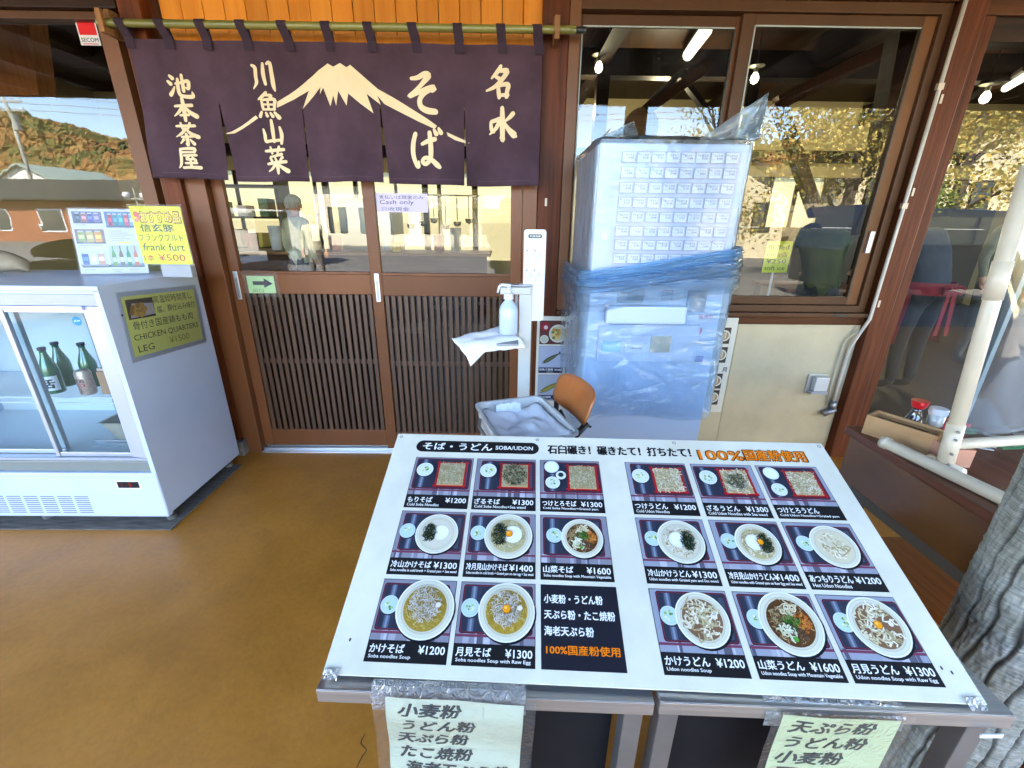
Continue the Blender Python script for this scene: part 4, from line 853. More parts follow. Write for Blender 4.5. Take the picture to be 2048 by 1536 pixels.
bx('seat', mat('tan_seat', (.40, .13, .035), .4, var=.2), t, cx0, .21, 1.385, 1.735, sz + .012, sz + .045, .012)
# curved leather back
mb = MB(); n, m_ = 16, 12; vs = []
B00, B10, B11, B01 = P(1122, 738, 1.68), P(1194, 790, 1.38), P(1166, 862, 1.38), P(1100, 802, 1.68)
for s_ in (0, 1):
    for j in range(m_ + 1):
        for i in range(n + 1):
            u = -1 + 2 * i / n; v = -1 + 2 * j / m_
            r_ = (abs(u) ** 4 + abs(v) ** 4) ** .25; mx_ = max(abs(u), abs(v)); k = mx_ / r_ if r_ > 0 else 1
            uu, vv = (u * k + 1) / 2, (v * k + 1) / 2
            q = B01 * (1 - uu) * vv * 0 + B00 * (1 - uu) * vv + B10 * uu * vv + B01 * (1 - uu) * (1 - vv) + B11 * uu * (1 - vv)
            q = q + Vector((.03 * (1 - (2 * uu - 1) ** 2), 0, 0)) + Vector(((.011 if s_ else -.011) * (1 - mx_ ** 6) + (.001 if s_ else -.001), 0, 0)); vs.append(q)
N_ = (n + 1) * (m_ + 1); fs = []
for j in range(m_):
    for i in range(n): o_ = j * (n + 1) + i; fs += [(o_, o_ + 1, o_ + n + 2, o_ + n + 1), (N_ + o_, N_ + o_ + n + 1, N_ + o_ + n + 2, N_ + o_ + 1)]
for i in range(n): fs += [(i, N_ + i, N_ + i + 1, i + 1), (m_ * (n + 1) + i, m_ * (n + 1) + i + 1, N_ + m_ * (n + 1) + i + 1, N_ + m_ * (n + 1) + i)]
for j in range(m_): fs += [(j * (n + 1), (j + 1) * (n + 1), N_ + (j + 1) * (n + 1), N_ + j * (n + 1)), (j * (n + 1) + n, N_ + j * (n + 1) + n, N_ + (j + 1) * (n + 1) + n, (j + 1) * (n + 1) + n)]
mb.add(vs, fs); mb.build('backrest', mat('tan_leather', (.42, .125, .030), .32, var=.2, vscale=5, bump=.25, bscale=90), t, smooth=True)
MB().tube([P(1174, 846, 1.42), P(1140, 884, 1.38)], .012, 10).build('back_tube', BLKM, t, smooth=True); MB().tube([P(1120, 820, 1.62), P(1146, 868, 1.55)], .007, 8).build('back_tube', BLKM, t, smooth=True); MB().tube([P(1166, 848, 1.45), P(1182, 854, 1.45)], .005, 8).build('back_tube', BLKM, t, smooth=True)
# basket
a1, a2, a3 = Q(952, 806, .80), Q(1078, 791, .80), Q(1135, 872, .78)
t = thing('plastic_basket', 'translucent white plastic tub full of folded white towels on the chair', 'basket', (.03, 1.5, .548))
TUB = film('frosted_tub', (.9, .9, .9), (.88, .88, .86), .75, 1.45, .2)
bang = math.atan2(a2.y - a1.y, a2.x - a1.x); hw, hd = (a2 - a1).length / 2 + .004, .175; z0, z1 = .548, .80
bmid = (a1 + a2) / 2 + Vector((math.sin(bang), -math.cos(bang), 0)) * hd; BFR = Matrix.Translation((bmid.x, bmid.y, 0)) @ Matrix.Rotation(bang, 4, 'Z'); cxm = cym = 0.
def ringp(s_x, s_y, z, r, n=5, dz=0):
    out = []
    for cx_, cy_, a in ((hw * s_x - r, hd * s_y - r, 0), (-hw * s_x + r, hd * s_y - r, 90), (-hw * s_x + r, -hd * s_y + r, 180), (hw * s_x - r, -hd * s_y + r, 270)):
        for k in range(n + 1): out.append((cxm + cx_ + r * math.cos(rad(a + 90 * k / n)), cym + cy_ + r * math.sin(rad(a + 90 * k / n)), z))
    return out
rings = [ringp(.82, .82, z0, .03), ringp(.86, .86, z0 + .01, .03), ringp(.98, .98, z1 - .012, .03), ringp(1.04, 1.04, z1 - .006, .035), ringp(1.04, 1.04, z1, .035), ringp(.97, .97, z1, .03), ringp(.84, .84, z0 + .012, .03)]
n = len(rings[0]); vs = [q for r_ in rings for q in r_]; fs = [(i * n + k, i * n + (k + 1) % n, (i + 1) * n + (k + 1) % n, (i + 1) * n + k) for i in range(len(rings) - 1) for k in range(n)] + [tuple(reversed(range(n))), tuple((len(rings) - 1) * n + k for k in range(n))]
MB().add([BFR @ Vector(q) for q in vs], fs).build('tub', TUB, t, smooth=False)
MB().tube([BFR @ Vector(q) for q in ((-hw * 1.02, -.09, z1 - .03), (-hw * 1.10, -.06, z1 - .045), (-hw * 1.10, .06, z1 - .045), (-hw * 1.02, .09, z1 - .03))], .006, 8).build('handle', STEEL_D, t, smooth=True)
tw = []
for k in range(4):
    zz = .690 + .025 * k; ox = .01 * math.sin(k * 2.3); oy = .01 * math.cos(k * 1.7); ang = .10 * math.sin(k * 3.1)
    def tf(u, v, zz=zz, ox=ox, oy=oy, k=k, ang=ang):
        x = (u - .5) * 2 * hw * .84; y = (v - .5) * 2 * hd * .84
        return BFR @ Vector((ox + x * math.cos(ang) - y * math.sin(ang), oy + x * math.sin(ang) + y * math.cos(ang), zz + .030 * noise.noise(Vector((u * 2.5 + k, v * 2.5, k))) + .012 * noise.noise(Vector((u * 8 + k, v * 8, k))) + .02 * abs(u - .5) * (k % 2)))
    cloth('folded_towel', ['white towel at the bottom of the pile in the plastic tub', 'white towel third from the top in the plastic tub', 'white towel second from the top in the plastic tub', 'white towel on top of the pile in the plastic tub'][k], 'towel', tf, 20, 18, WC, .012, group='white towels in the plastic tub')
bs = WHITEP
t = thing('wipes_packet', 'white packet with a blue stripe standing at the back of the towel tub', 'packet', tuple(BFR @ Vector((-.02, .13, .72)))); mb = MB(); vs = []
S = Surf(BFR @ Vector((-.06, .125, .735)), (math.cos(bang), math.sin(bang), .03), (0, .25, 1)); mb = MB(); mb.hexa(S.p(0, 0), S.p(.10, 0), S.p(.10, .062), S.p(0, .062), S.N * -.006); mb.build('pouch', ink((214, 222, 236), .25), t, bevel=.002)
mb = MB(); mb.rect(S, .01, .006, .094, .014, ink((70, 110, 200)), .0004); 
for k in range(9): mb.disc(S, .012 + .0095 * k, .055 + .006 * math.sin(k * 2.2), .009, ink((225, 230, 240)), 9)
mb.build('pouch_print', None, t)

# ------------------------------------------------------------------ WALL MENU BOARD behind the ticket machine
t = thing('wall_menu_board', 'white wall menu board with fish dishes half hidden by the ticket machine', 'menu board', (.77, 2.585, .32))
bx('board', mat('board_white', (.66, .62, .52), .5), t, .172, 1.368, 2.545, 2.557, .318, .928, .002)
S = Surf((0, 2.5448, 0), (1, 0, 0), (0, 0, 1)); navy = ink((28, 30, 62))
def frame(mb, S, u, v, w_, h_, c=(30, 28, 40)): mb.rect(S, u, v, u + w_, v + h_, ink(c)); return u + .0012, v + .0012, w_ - .0024, h_ - .0024
mb = MB(); u, v, a, b = frame(mb, S, .188, .758, .15, .145)
mb.rect(S, u, v, u + a, v + b, ink((92, 52, 48))); mb.disc(S, u + .03, v + b - .035, .027, ink((150, 30, 45))); mb.disc(S, u + .035, v + b - .04, .012, ink((225, 205, 200))); mb.disc(S, u + .028, v + .03, .026, ink((215, 215, 200))); mb.disc(S, u + .028, v + .03, .020, ink((195, 200, 180)))
mb.disc(S, u + .11, v + .065, .055, ink((225, 222, 205))); mb.disc(S, u + .11, v + .065, .046, ink((205, 195, 165)))
for k in range(24): mb.disc(S, u + .10 + .03 * math.cos(k * 1.9) * (k / 24), v + .065 + .035 * math.sin(k * 1.9) * (k / 24), .010, ink(((215, 175, 100), (190, 140, 70), (120, 130, 60), (225, 200, 130))[k % 4]), 8)
mb.build('dish_photo', None, t)
def fish(mb, u, v, L_, a, c, c2):
    pts = [(-.5, 0), (-.42, .06), (-.2, .10), (.1, .09), (.32, .045), (.40, .03), (.52, .10), (.49, 0), (.52, -.08), (.40, -.03), (.3, -.045), (.1, -.085), (-.2, -.10), (-.42, -.06)]
    ca, sa = math.cos(a), math.sin(a); f = lambda x, y: (u + L_ * (x * ca - y * sa), v + L_ * (x * sa + y * ca))
    mb.poly(S, [f(*p) for p in pts], ink(c)); mb.poly(S, [f(x * .8, y * .5 - .01) for x, y in pts], ink(c2)); mb.disc(S, *f(-.42, .015), L_ * .018, ink((230, 230, 210)), 8)
mb = MB(); u, v, a, b = frame(mb, S, .188, .575, .15, .172); mb.rect(S, u, v, u + a, v + b, ink((178, 186, 208))); fish(mb, u + .075, v + .095, .13, .55, (62, 72, 48), (96, 104, 66))
mb.rect(S, u, v, u + a, v + .035, navy); mb.text(S, '岩魚の塩焼', u + .004, v + .014, wd=.085, ht=.015, m=WHITEP, bold=.03); mb.text(S, '¥1000', u + .098, v + .014, wd=.045, ht=.012, m=WHITEP, bold=.04); mb.text(S, 'Grilled char', u + .05, v + .003, ht=.006, m=WHITEP, bold=.02); mb.build('dish_photo', None, t)
mb = MB(); u, v, a, b = frame(mb, S, .188, .392, .15, .172); mb.rect(S, u, v, u + a, v + b, ink((170, 176, 190))); fish(mb, u + .08, v + .09, .16, .5, (112, 112, 48), (168, 150, 70))
mb.rect(S, u, v, u + a, v + .035, navy); mb.text(S, '鮎の塩焼', u + .012, v + .014, wd=.07, ht=.015, m=WHITEP, bold=.03); mb.text(S, '¥1000', u + .098, v + .014, wd=.045, ht=.012, m=WHITEP, bold=.04); mb.text(S, 'Grilled sweetfish', u + .04, v + .003, ht=.006, m=WHITEP, bold=.02); mb.build('dish_photo', None, t)
for k, z in enumerate((.77, .65, .48, .37)):
    mb = MB(); u, v, a, b = frame(mb, S, 1.19, z, .145, .10); mb.rect(S, u, v, u + a, v + b, ink((70, 60, 55))); mb.disc(S, 1.30, z + .05, .034, ink((228, 225, 212))); mb.disc(S, 1.30, z + .05, .026, ink((170, 140, 100)))
    for q in range(9): mb.strip(S, [(1.28 + .03 * math.sin(q), z + .03 + .04 * i / 4 + .002 * q % .01) for i in range(5)], .002, ink((225, 215, 190)))
    mb.build('dish_photo', None, t)
mb = MB(); mb.text(S, '月', 1.325, .59, ht=.03, m=K, bold=.03); mb.build('lettering', None, t)

# ------------------------------------------------------------------ TICKET MACHINE in plastic
MX0, MX1, MYF, MYB, MZ = .350, .935, 1.90, 2.50, 1.742
tm = thing('ticket_machine', 'tall white meal ticket vending machine wrapped in plastic by the window', 'ticket machine', ((MX0 + MX1) / 2, 2.2, 0), 0)
MW = mat('machine_white', (.45, .54, .68), .32, var=.04, vscale=3, coat=.15)
bx('cabinet', MW, tm, MX0, MX1, MYF + .02, MYB, .03, MZ, .012)
fd = bx('front_door', MW, tm, MX0 + .001, MX1 - .001, MYF, MYF + .018, .035, MZ - .002, .006)
S = Surf((MX0, MYF, 0), (1, 0, 0), (0, 0, 1))
btn_frame = ink((112, 118, 145)); row0 = None
bm_ = ink((226, 234, 244)); bl = ink((56, 62, 96))
for r_ in range(9):
    z = 1.672 - .0545 * r_
    mb = MB(); mb.lay = .0003; mb.rect(S, .085, z - .008, .557, z + .042, ink((186, 190, 212))); mb.build('button_row_plate', None, tm)
bw = .049
dishes = ['もり', 'ざる', 'とろ', '山菜', '月見', 'かけ', '天丼', '岩魚', '鮎', '定食', '大盛', '牛丼', 'そば', 'うどん', '甘酒', 'お茶']
variants = []
for q in range(8):
    mb = MB(); SS = Surf((0, 0, 0), (1, 0, 0), (0, 0, 1)); mb.box(0, bw, -.004, 0, 0, .036, bm_); mb.lay = .0042
    mb.rect(SS, -.0015, -.0015, bw + .0015, -.0002, btn_frame, .0005); mb.rect(SS, -.0015, .0362, bw + .0015, .0375, btn_frame, .0005); mb.rect(SS, -.0015, -.0015, -.0002, .0375, btn_frame, .0005); mb.rect(SS, bw + .0002, -.0015, bw + .0015, .0375, btn_frame, .0005)
    mb.rect(SS, .002, .0115, bw - .002, .0125, ink((170, 178, 196)))
    mb.text(SS, str(q + 1 + 8 * (q % 3)), .003, .026, ht=.006, m=ink((200, 90, 110)) if q % 3 == 0 else bl, bold=.02); mb.text(SS, dishes[q * 2 % 16] + dishes[(q * 5 + 1) % 16], .011, .021, wd=.034, ht=.0095, m=bl, bold=.01)
    mb.text(SS, '¥%d' % (1000 + 100 * (q % 7)), .022, .0135, wd=.022, ht=.006, m=bl, bold=.02)
    variants.append(mb)
vo = []
for q, mb in enumerate(variants):
    o = mb.build('button', None); o.parent = tm; WM[o] = WM[tm]; o.location = WM[tm].inverted() @ Vector((MX0 + .091 + q * .0578, MYF - .0004, 1.672)); vo.append(o)
for r_ in range(9):
    for c_ in range(8):
        if r_ == 0: continue
        s_ = vo[(c_ + r_ * 3) % 8]; o = s_.copy(); COL.objects.link(o); o.name = 'button'; WM[o] = WM[tm]; o.location = WM[tm].inverted() @ Vector((MX0 + .091 + c_ * .0578, MYF - .0004, 1.672 - .0545 * r_))
# controls below
bx('coin_console', MW, tm, MX0 + .07, MX0 + .415, MYF - .055, MYF - .001, 1.040, 1.117, .010)
bx('console_screen', mat('screen_grey', (.20, .24, .27), .2), tm, MX0 + .12, MX0 + .235, MYF - .0035, MYF - .0005, 1.123, 1.185, .002)
mb = MB(); mb.lay = .001; mb.rect(S, .24, 1.121, .41, 1.190, ink((215, 226, 240)))
for i in range(5): 
    for j in range(4): mb.rect(S, .315 + i * .010, 1.140 + j * .011, .3225 + i * .010, 1.148 + j * .011, ink((190, 70, 100)) if j == 3 else ink((110, 120, 140)))
mb.build('notice_sticker', None, tm)
bx('card_reader', mat('reader_grey', (.16, .19, .24), .35), tm, MX0 + .425, MX0 + .505, MYF - .02, MYF - .001, 1.09, 1.18, .006)
bx('lower_console', mat('machine_shade', (.56, .60, .72), .35), tm, MX0 + .05, MX0 + .50, MYF - .018, MYF - .001, .86, 1.030, .006)
bx('coin_return', mat('cyan_tray', (.35, .70, .74), .3), tm, MX0 + .07, MX0 + .15, MYF - .022, MYF - .017, .905, .955, .004)
bx('note_slot', WHITEP, tm, MX0 + .175, MX0 + .275, MYF - .026, MYF - .017, .905, .945, .003); bx('slot_opening', GREYP, tm, MX0 + .20, MX0 + .25, MYF - .028, MYF - .025, .922, .928, .001)
bx('ticket_tray', mat('tan_flap', (.45, .34, .18), .4), tm, MX0 + .285, MX0 + .375, MYF - .022, MYF - .017, .905, .980, .004)
bx('blue_key_plate', mat('blue_plate', (.06, .07, .35), .4), tm, MX0 + .505, MX0 + .54, MYF - .004, MYF - .0005, .855, .885, .002)
mb = MB(); mb.lay = .001; mb.text(S, '食券', .455, .985, ht=.03, m=ink((215, 60, 60)), bold=.04); mb.text(S, '発売中', .49, 1.055, ht=.02, m=ink((190, 90, 130)), bold=.02); mb.build('lettering', None, tm)
MB().lathe([(.0, .004), (.012, .003), (.014, 0)], (0, 0, 0), 14)
S = Surf((MX0, MYF - .001, 0), (1, 0, 0), (0, 0, 1)); mb = MB(); mb.disc(S, .045, 1.395, .013, ink((240, 245, 252))); mb.disc(S, .035, .64, .007, ink((80, 90, 110))); mb.build('lock', None, tm)

# the plastic cover round the machine: left side, front, right side
BLUEP = film('blue_plastic_sheet', (.80, .90, 1.0), (.58, .80, 1.0), .27, 1.5, .10, bump=.8, bscale=4.5, stretch=(1, 1, 1.6))
BLUEG = film('gathered_blue_plastic', (.60, .82, 1.0), (.28, .60, 1.0), .34, 1.5, .12, bump=.9, bscale=5, stretch=(.6, 1, 9))
BLUEF = film('faint_blue_plastic', (.88, .95, 1.0), (.6, .8, 1.0), .12, 1.5, .12, bump=.9, bscale=5, stretch=(.6, 1, 7))
CLEARP = film('clear_plastic_sheet', (.93, .96, 1.0), (.70, .80, .92), .09, 1.42, .12, bump=.18, bscale=5)
cover = thing('plastic_cover', 'thin blue and clear plastic sheeting wrapped round the ticket machine', 'plastic sheet', ((MX0 + MX1) / 2, 2.2, .5))
def perim(s, off):
    """walk left-back, left-front, right-front, right-back"""
    L1 = MYB - MYF; L2 = MX1 - MX0; d = s * (2 * L1 + L2)
    if d < L1: return Vector((MX0 - off, MYB - d, 0)), Vector((-1, 0, 0))
    if d < L1 + L2: return Vector((MX0 + d - L1, MYF - off, 0)), Vector((0, -1, 0))
    return Vector((MX1 + off, MYF + (d - L1 - L2), 0)), Vector((1, 0, 0))
def wrap(name, zt, zb, off, amp, m, nu=150, nv=60, fr_=2.2, seed=0, ridge=0, rs=(30, 6)):
    mb = MB(); vs = []
    for j in range(nv + 1):
        v = j / nv
        for i in range(nu + 1):
            u = i / nu; p, nn = perim(u, off); z = zt(p.x) * (1 - v) + zb(p.x) * v
            q = Vector((u * 6, z * 3, seed)); k = noise.noise(q * fr_ * .5) * .6 + noise.noise(q * fr_ * 1.7) * .3
            if ridge: k += ridge * abs(noise.noise(Vector((u * rs[1] + z * 4, (z - .18 * p.x) * rs[0], seed)))) 
            cr = abs(noise.noise(Vector((u * 9 + seed, z * 5 + u * 6, 2)))); k -= .25 * math.exp(-cr * 26)
            vs.append(p + nn * max(-off * .8 + .004, amp * k) + Vector((0, 0, z)))
    mb.add(vs, [(j * (nu + 1) + i, (j + 1) * (nu + 1) + i, (j + 1) * (nu + 1) + i + 1, j * (nu + 1) + i + 1) for j in range(nv) for i in range(nu)])
    return mb.build(name, m, cover, smooth=True)
mid = (MX0 + MX1) / 2
wrap('lower_sheet', lambda x: 1.19 + (x - MX0) * .11, lambda x: .575 + .05 * (x - MX0) + .02 * math.sin((x - MX0) * 9), .036, .017, BLUEP, nu=240, nv=130, fr_=1.8, seed=1, ridge=.3, rs=(14, 7))
wrap('gathered_band', lambda x: 1.235 + (x - MX0) * .12, lambda x: 1.165 + (x - MX0) * .13 + .012 * noise.noise(Vector((x * 9, 0, 3))), .050, .020, BLUEG, nv=44, fr_=3, seed=4, ridge=1.1, rs=(60, 3))
wrap('gathered_band', lambda x: 1.262 + (x - MX0) * .16, lambda x: 1.215 + (x - MX0) * .14, .042, .02, BLUEG, nv=30, fr_=3, seed=14, ridge=1.1, rs=(70, 3))
wrap('gathered_band', lambda x: 1.20 + (x - MX0) * .20, lambda x: 1.09 + (x - MX0) * .16 + .02 * noise.noise(Vector((x * 7, 0, 8))), .056, .014, BLUEF, nv=30, fr_=3, seed=24, ridge=1.1, rs=(50, 3))
wrap('upper_sheet', lambda x: 1.75, lambda x: 1.23 + (x - MX0) * .12, .014, .008, CLEARP, nv=60, fr_=2, seed=8, ridge=.25, rs=(7, 3))
# bunched corners standing up above the machine
def fin(name, base, apex, m, seed, bulge=.03, nu=22, nv=26):
    mb = MB(); vs = []; base = [Vector(b) for b in base]; apex = Vector(apex)
    for j in range(nv + 1):
        v = j / nv
        for i in range(nu + 1):
            u = i / nu * (len(base) - 1); k = min(int(u), len(base) - 2); b = base[k].lerp(base[k + 1], u - k)
            p = b.lerp(apex, v); w2 = (1 - v) ** .8
            p += Vector((0, -bulge * w2 * math.sin(i / nu * math.pi * 3 + seed) * (v > 0), -.10 * v * (1 - v) * (1 - abs(2 * i / nu - 1)) ))
            p += Vector((.5, 1, .4)) * (.012 * noise.noise(Vector((i / nu * 7 + seed, v * 3, seed))) * (v > .02)); vs.append(p)
    mb.add(vs, [(j * (nu + 1) + i, j * (nu + 1) + i + 1, (j + 1) * (nu + 1) + i + 1, (j + 1) * (nu + 1) + i) for j in range(nv) for i in range(nu)]); return mb.build(name, m, cover, smooth=True)
FINM = film('bunched_plastic', (.70, .80, .86), (.52, .62, .70), .40, 1.5, .10, bump=.5, bscale=8, stretch=(1, 1, 2))
fin('bunched_corner', [(.72, MYF - .012, 1.75), (.84, MYF - .014, 1.752), (MX1 + .014, MYF - .014, 1.752), (MX1 + .012, 2.02, 1.755)], P(1538, 184, 1.93), FINM, 1.0)
fin('bunched_corner', [(MX0 - .01, MYF - .012, 1.752), (.42, MYF - .014, 1.757), (.50, MYF - .01, 1.753)], P(1267, 242, 2.12), FINM, 3.0, .02)
fin('bunched_corner', [(MX0 - .014, MYF, 1.745), (MX0 - .014, 2.2, 1.75), (MX0 - .01, 2.46, 1.75)], P(1222, 256, 2.36), FINM, 5.0, .015)
mb = MB(); n = 24; vs = [(MX0 - .013 + (MX1 - MX0 + .026) * i / n, MYF - .012 + (MYB - MYF) * j / n, 1.752 + .014 * abs(noise.noise(Vector((i * .35, j * .35, 7)))) + .01 * math.sin(i / n * math.pi)) for j in range(n + 1) for i in range(n + 1)]
mb.add(vs, [(j * (n + 1) + i, j * (n + 1) + i + 1, (j + 1) * (n + 1) + i + 1, (j + 1) * (n + 1) + i) for j in range(n) for i in range(n)]); mb.build('top_sheet', FINM, cover, smooth=True)

# ------------------------------------------------------------------ outlet and conduit on the cream wall
t = thing('wall_outlet', 'weatherproof grey outlet box on the cream wall', 'outlet', (1.98, 2.59, .48))
a, b = P(1617, 748, 2.58), P(1658, 790, 2.58)
bx('back_plate', mat('outlet_plate', (.46, .44, .38), .4, .3), t, a.x + .01, a.x + .125, 2.585, 2.5945, b.z + .01, a.z, .004); bx('cover', mat('outlet_cover', (.55, .56, .55), .35, .2), t, a.x + .035, a.x + .12, 2.545, 2.584, b.z + .035, a.z - .012, .006); bx('cover_lip', GREYP, t, a.x + .02, a.x + .125, 2.54, 2.584, b.z + .018, b.z + .034, .003)
t = thing('conduit_pipe', 'thin cream conduit pipe running down beside the right post', 'pipe', (2.1, 2.55, 1))
mb = MB(); mb.tube([(2.136, 2.530, 2.60), (2.136, 2.530, 1.6), (2.135, 2.530, .93), (2.12, 2.545, .86), (2.10, 2.572, .74), (2.098, 2.575, .55), (2.098, 2.575, .36)], .0095, 10); mb.build('pipe', mat('conduit_cream', (.58, .52, .42), .5, var=.15), t, smooth=True)
mb = MB(); mb.tube([(2.112, 2.555, .86), (2.06, 2.582, .78), (2.055, 2.582, .5), (2.07, 2.582, .36)], .004, 6); mb.build('cable', mat('pale_cable', (.42, .39, .30), .6), t, smooth=True)
MB().tube([(2.098, 2.572, .39), (2.098, 2.572, .325)], .018, 12).build('connector', STEEL_D, t, smooth=True); MB().tube([(2.12, 2.57, .335), (2.05, 2.57, .30)], [.017, .02], 12).build('connector', STEEL_D, t, smooth=True)
for z in (1.55, 2.1): MB().box(2.120, 2.150, 2.520, 2.54, z - .015, z + .015).build('clip', mat('nail_plate', (.5, .42, .32), .5, .6), t, bevel=.003)

# ------------------------------------------------------------------ STEEL TABLES
A0 = Vector((-.351, .556, 0)); tyaw = math.atan2(-.048, 1.235); TZ = .641
def frm(p, z=0): return Matrix.Translation(Vector((p[0], p[1], z))) @ Matrix.Rotation(tyaw, 4, 'Z')
def steel_table(label, x0, x1, y0, z, dep=.50):
    t = thing('steel_table', label, 'table', tuple(frm(A0) @ Vector(((x0 + x1) / 2, y0, 0))), tyaw, group='stainless tables under the menu board')
    Fm = frm(A0)
    def b(nm, a, m=STEEL, bev=.002, par=t):
        mb = MB(); mb.fr = Fm; mb.box(*a); return mb.build(nm, m, par, bevel=bev)
    b('table_top', (x0, x1, y0, y0 + dep, z - .003, z)); b('front_edge', (x0, x1, y0 - .0015, y0 + .001, z - .032, z - .001), STEEL)
    b('side_edge', (x0, x0 + .0015, y0 + .0015, y0 + dep, z - .032, z - .0035)); b('side_edge', (x1 - .0015, x1, y0 + .0015, y0 + dep, z - .032, z - .0035)); b('back_edge', (x0 + .002, x1 - .002, y0 + dep - .0015, y0 + dep, z - .032, z - .0035))
    for lx, ly in ((x0 + (.028 if x0 > .1 else .17), y0 + .034), (x1 - .028, y0 + .034), (x0 + .028, y0 + dep - .03), (x1 - .028, y0 + dep - .03)):
        mb = MB(); mb.fr = Fm; mb.box(lx - .018, lx + .018, ly - .018, ly + .018, .02, z - .004); mb.build('leg', STEEL_D, t, bevel=.002)
        mb = MB(); mb.fr = Fm; mb.tube([(lx, ly, .001), (lx, ly, .022)], .014, 10); mb.build('foot', BLACKP, t)
    b('crossbar', (x0 + .05, x1 - .05, y0 + dep - .04, y0 + dep - .02, .15, .17), STEEL_D)
    return t
steel_table('left stainless table under the menu board, its front edge slightly lower', 0.0, .622, .004, TZ - .006)
steel_table('right stainless table under the menu board, beside the tree trunk post', .630, 1.250, 0.0, TZ + .004, .50)
# black panel leaning behind/below the tables
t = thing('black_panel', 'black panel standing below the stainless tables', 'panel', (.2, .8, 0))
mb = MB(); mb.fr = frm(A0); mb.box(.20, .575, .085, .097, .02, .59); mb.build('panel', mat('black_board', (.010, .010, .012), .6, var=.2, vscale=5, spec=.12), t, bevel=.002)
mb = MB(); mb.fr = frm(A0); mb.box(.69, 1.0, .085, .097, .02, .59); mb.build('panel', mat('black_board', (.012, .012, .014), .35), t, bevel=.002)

# ------------------------------------------------------------------ BIG MENU BOARD
BO = Vector((-0.345, 0.579, 0.6485)); BU = Vector((.99868, -.05081, .0075)); BV = Vector((.04465, .931, .36228))
S = Surf(BO, BU, BV); BW, BH = 1.2, .604
t = thing('menu_board', 'large white tilted menu board of soba and udon dishes on the steel tables', 'menu board', tuple(BO), 0)
WHT = mat('weathered_white_print', (.68, .665, .57), .42, col2=(.60, .585, .49), vscale=7, bump=.12, bscale=25, spec=.35)
mb = MB(); mb.hexa(S.p(0, 0, -.005), S.p(BW, 0, -.005), S.p(BW, BH, -.005), S.p(0, BH, -.005), S.N * .005); mb.build('board', WHT, t, bevel=.0012)
mb = MB(); mb.hexa(S.p(.02, .46, -.02), S.p(BW - .02, .46, -.02), S.p(BW - .02, .49, -.02), S.p(.02, .49, -.02), S.N * .0145); mb.build('stiffener', STEEL_D, t)
mb = MB()
for u in (.28, .92):
    a = S.p(u, .475, -.021); mb.tube([a, (a.x, a.y + .03, .655)], .008, 8)
mb.build('prop', STEEL_D, t)
BLK = ink((30, 30, 33)); WT = ink((240, 242, 240)); ORG = ink((245, 130, 15)); 
def wavy(mb, cu, cv, L_, ang, wd, m, amp, rnd):
    n = 5; ca, sa = math.cos(ang), math.sin(ang); ph = rnd.uniform(0, 6.28); cu2 = rnd.uniform(-1, 1) * amp * 2
    pts = []
    for i in range(n + 1):
        x = (i / n - .5) * L_; y = amp * math.sin(ph + i * 1.4) + cu2 * (1 - (2 * i / n - 1) ** 2); pts.append((cu + x * ca - y * sa, cv + x * sa + y * ca))
    mb.strip(S, pts, wd, m)
def noodles(mb, inside, u0, v0, u1, v1, n, L_, wd, cols, rnd, amp=.0025):
    k = 0
    while k < n:
        u, v = rnd.uniform(u0, u1), rnd.uniform(v0, v1)
        if inside(u, v): wavy(mb, u, v, L_ * rnd.uniform(.6, 1.2), rnd.uniform(0, 6.28), wd * rnd.uniform(.8, 1.2), cols[k % len(cols)], amp, rnd); k += 1
NS = [ink((206, 198, 166)), ink((184, 172, 136)), ink((220, 214, 188)), ink((166, 152, 112))]
NB = [ink((214, 210, 200)), ink((196, 188, 174)), ink((228, 226, 218)), ink((160, 150, 126))]
NU = [ink((222, 214, 186)), ink((204, 192, 152)), ink((236, 230, 210)), ink((176, 160, 120))]
NORI = [ink((34, 44, 32)), ink((24, 32, 26)), ink((62, 76, 52))]
def dish(mb, u, v, r, rnd, c=((224, 232, 232), (204, 216, 216))):
    mb.disc(S, u + .0015, v - .002, r * 1.04, ink((40, 44, 56))); mb.disc(S, u, v, r, ink(c[0])); mb.disc(S, u, v, r * .84, ink(c[1])); mb.disc(S, u, v, r * .78, ink(tuple(min(255, q + 10) for q in c[1])))
def greens(mb, u, v, r, rnd, n=10):
    cs = [ink((150, 185, 110)), ink((196, 214, 150)), ink((110, 150, 80)), ink((232, 230, 180))]
    for k in range(n): a = rnd.uniform(0, 6.28); q = r * rnd.random() ** .5; mb.disc(S, u + q * math.cos(a), v + q * math.sin(a), r * rnd.uniform(.18, .34), cs[k % 4], 7)
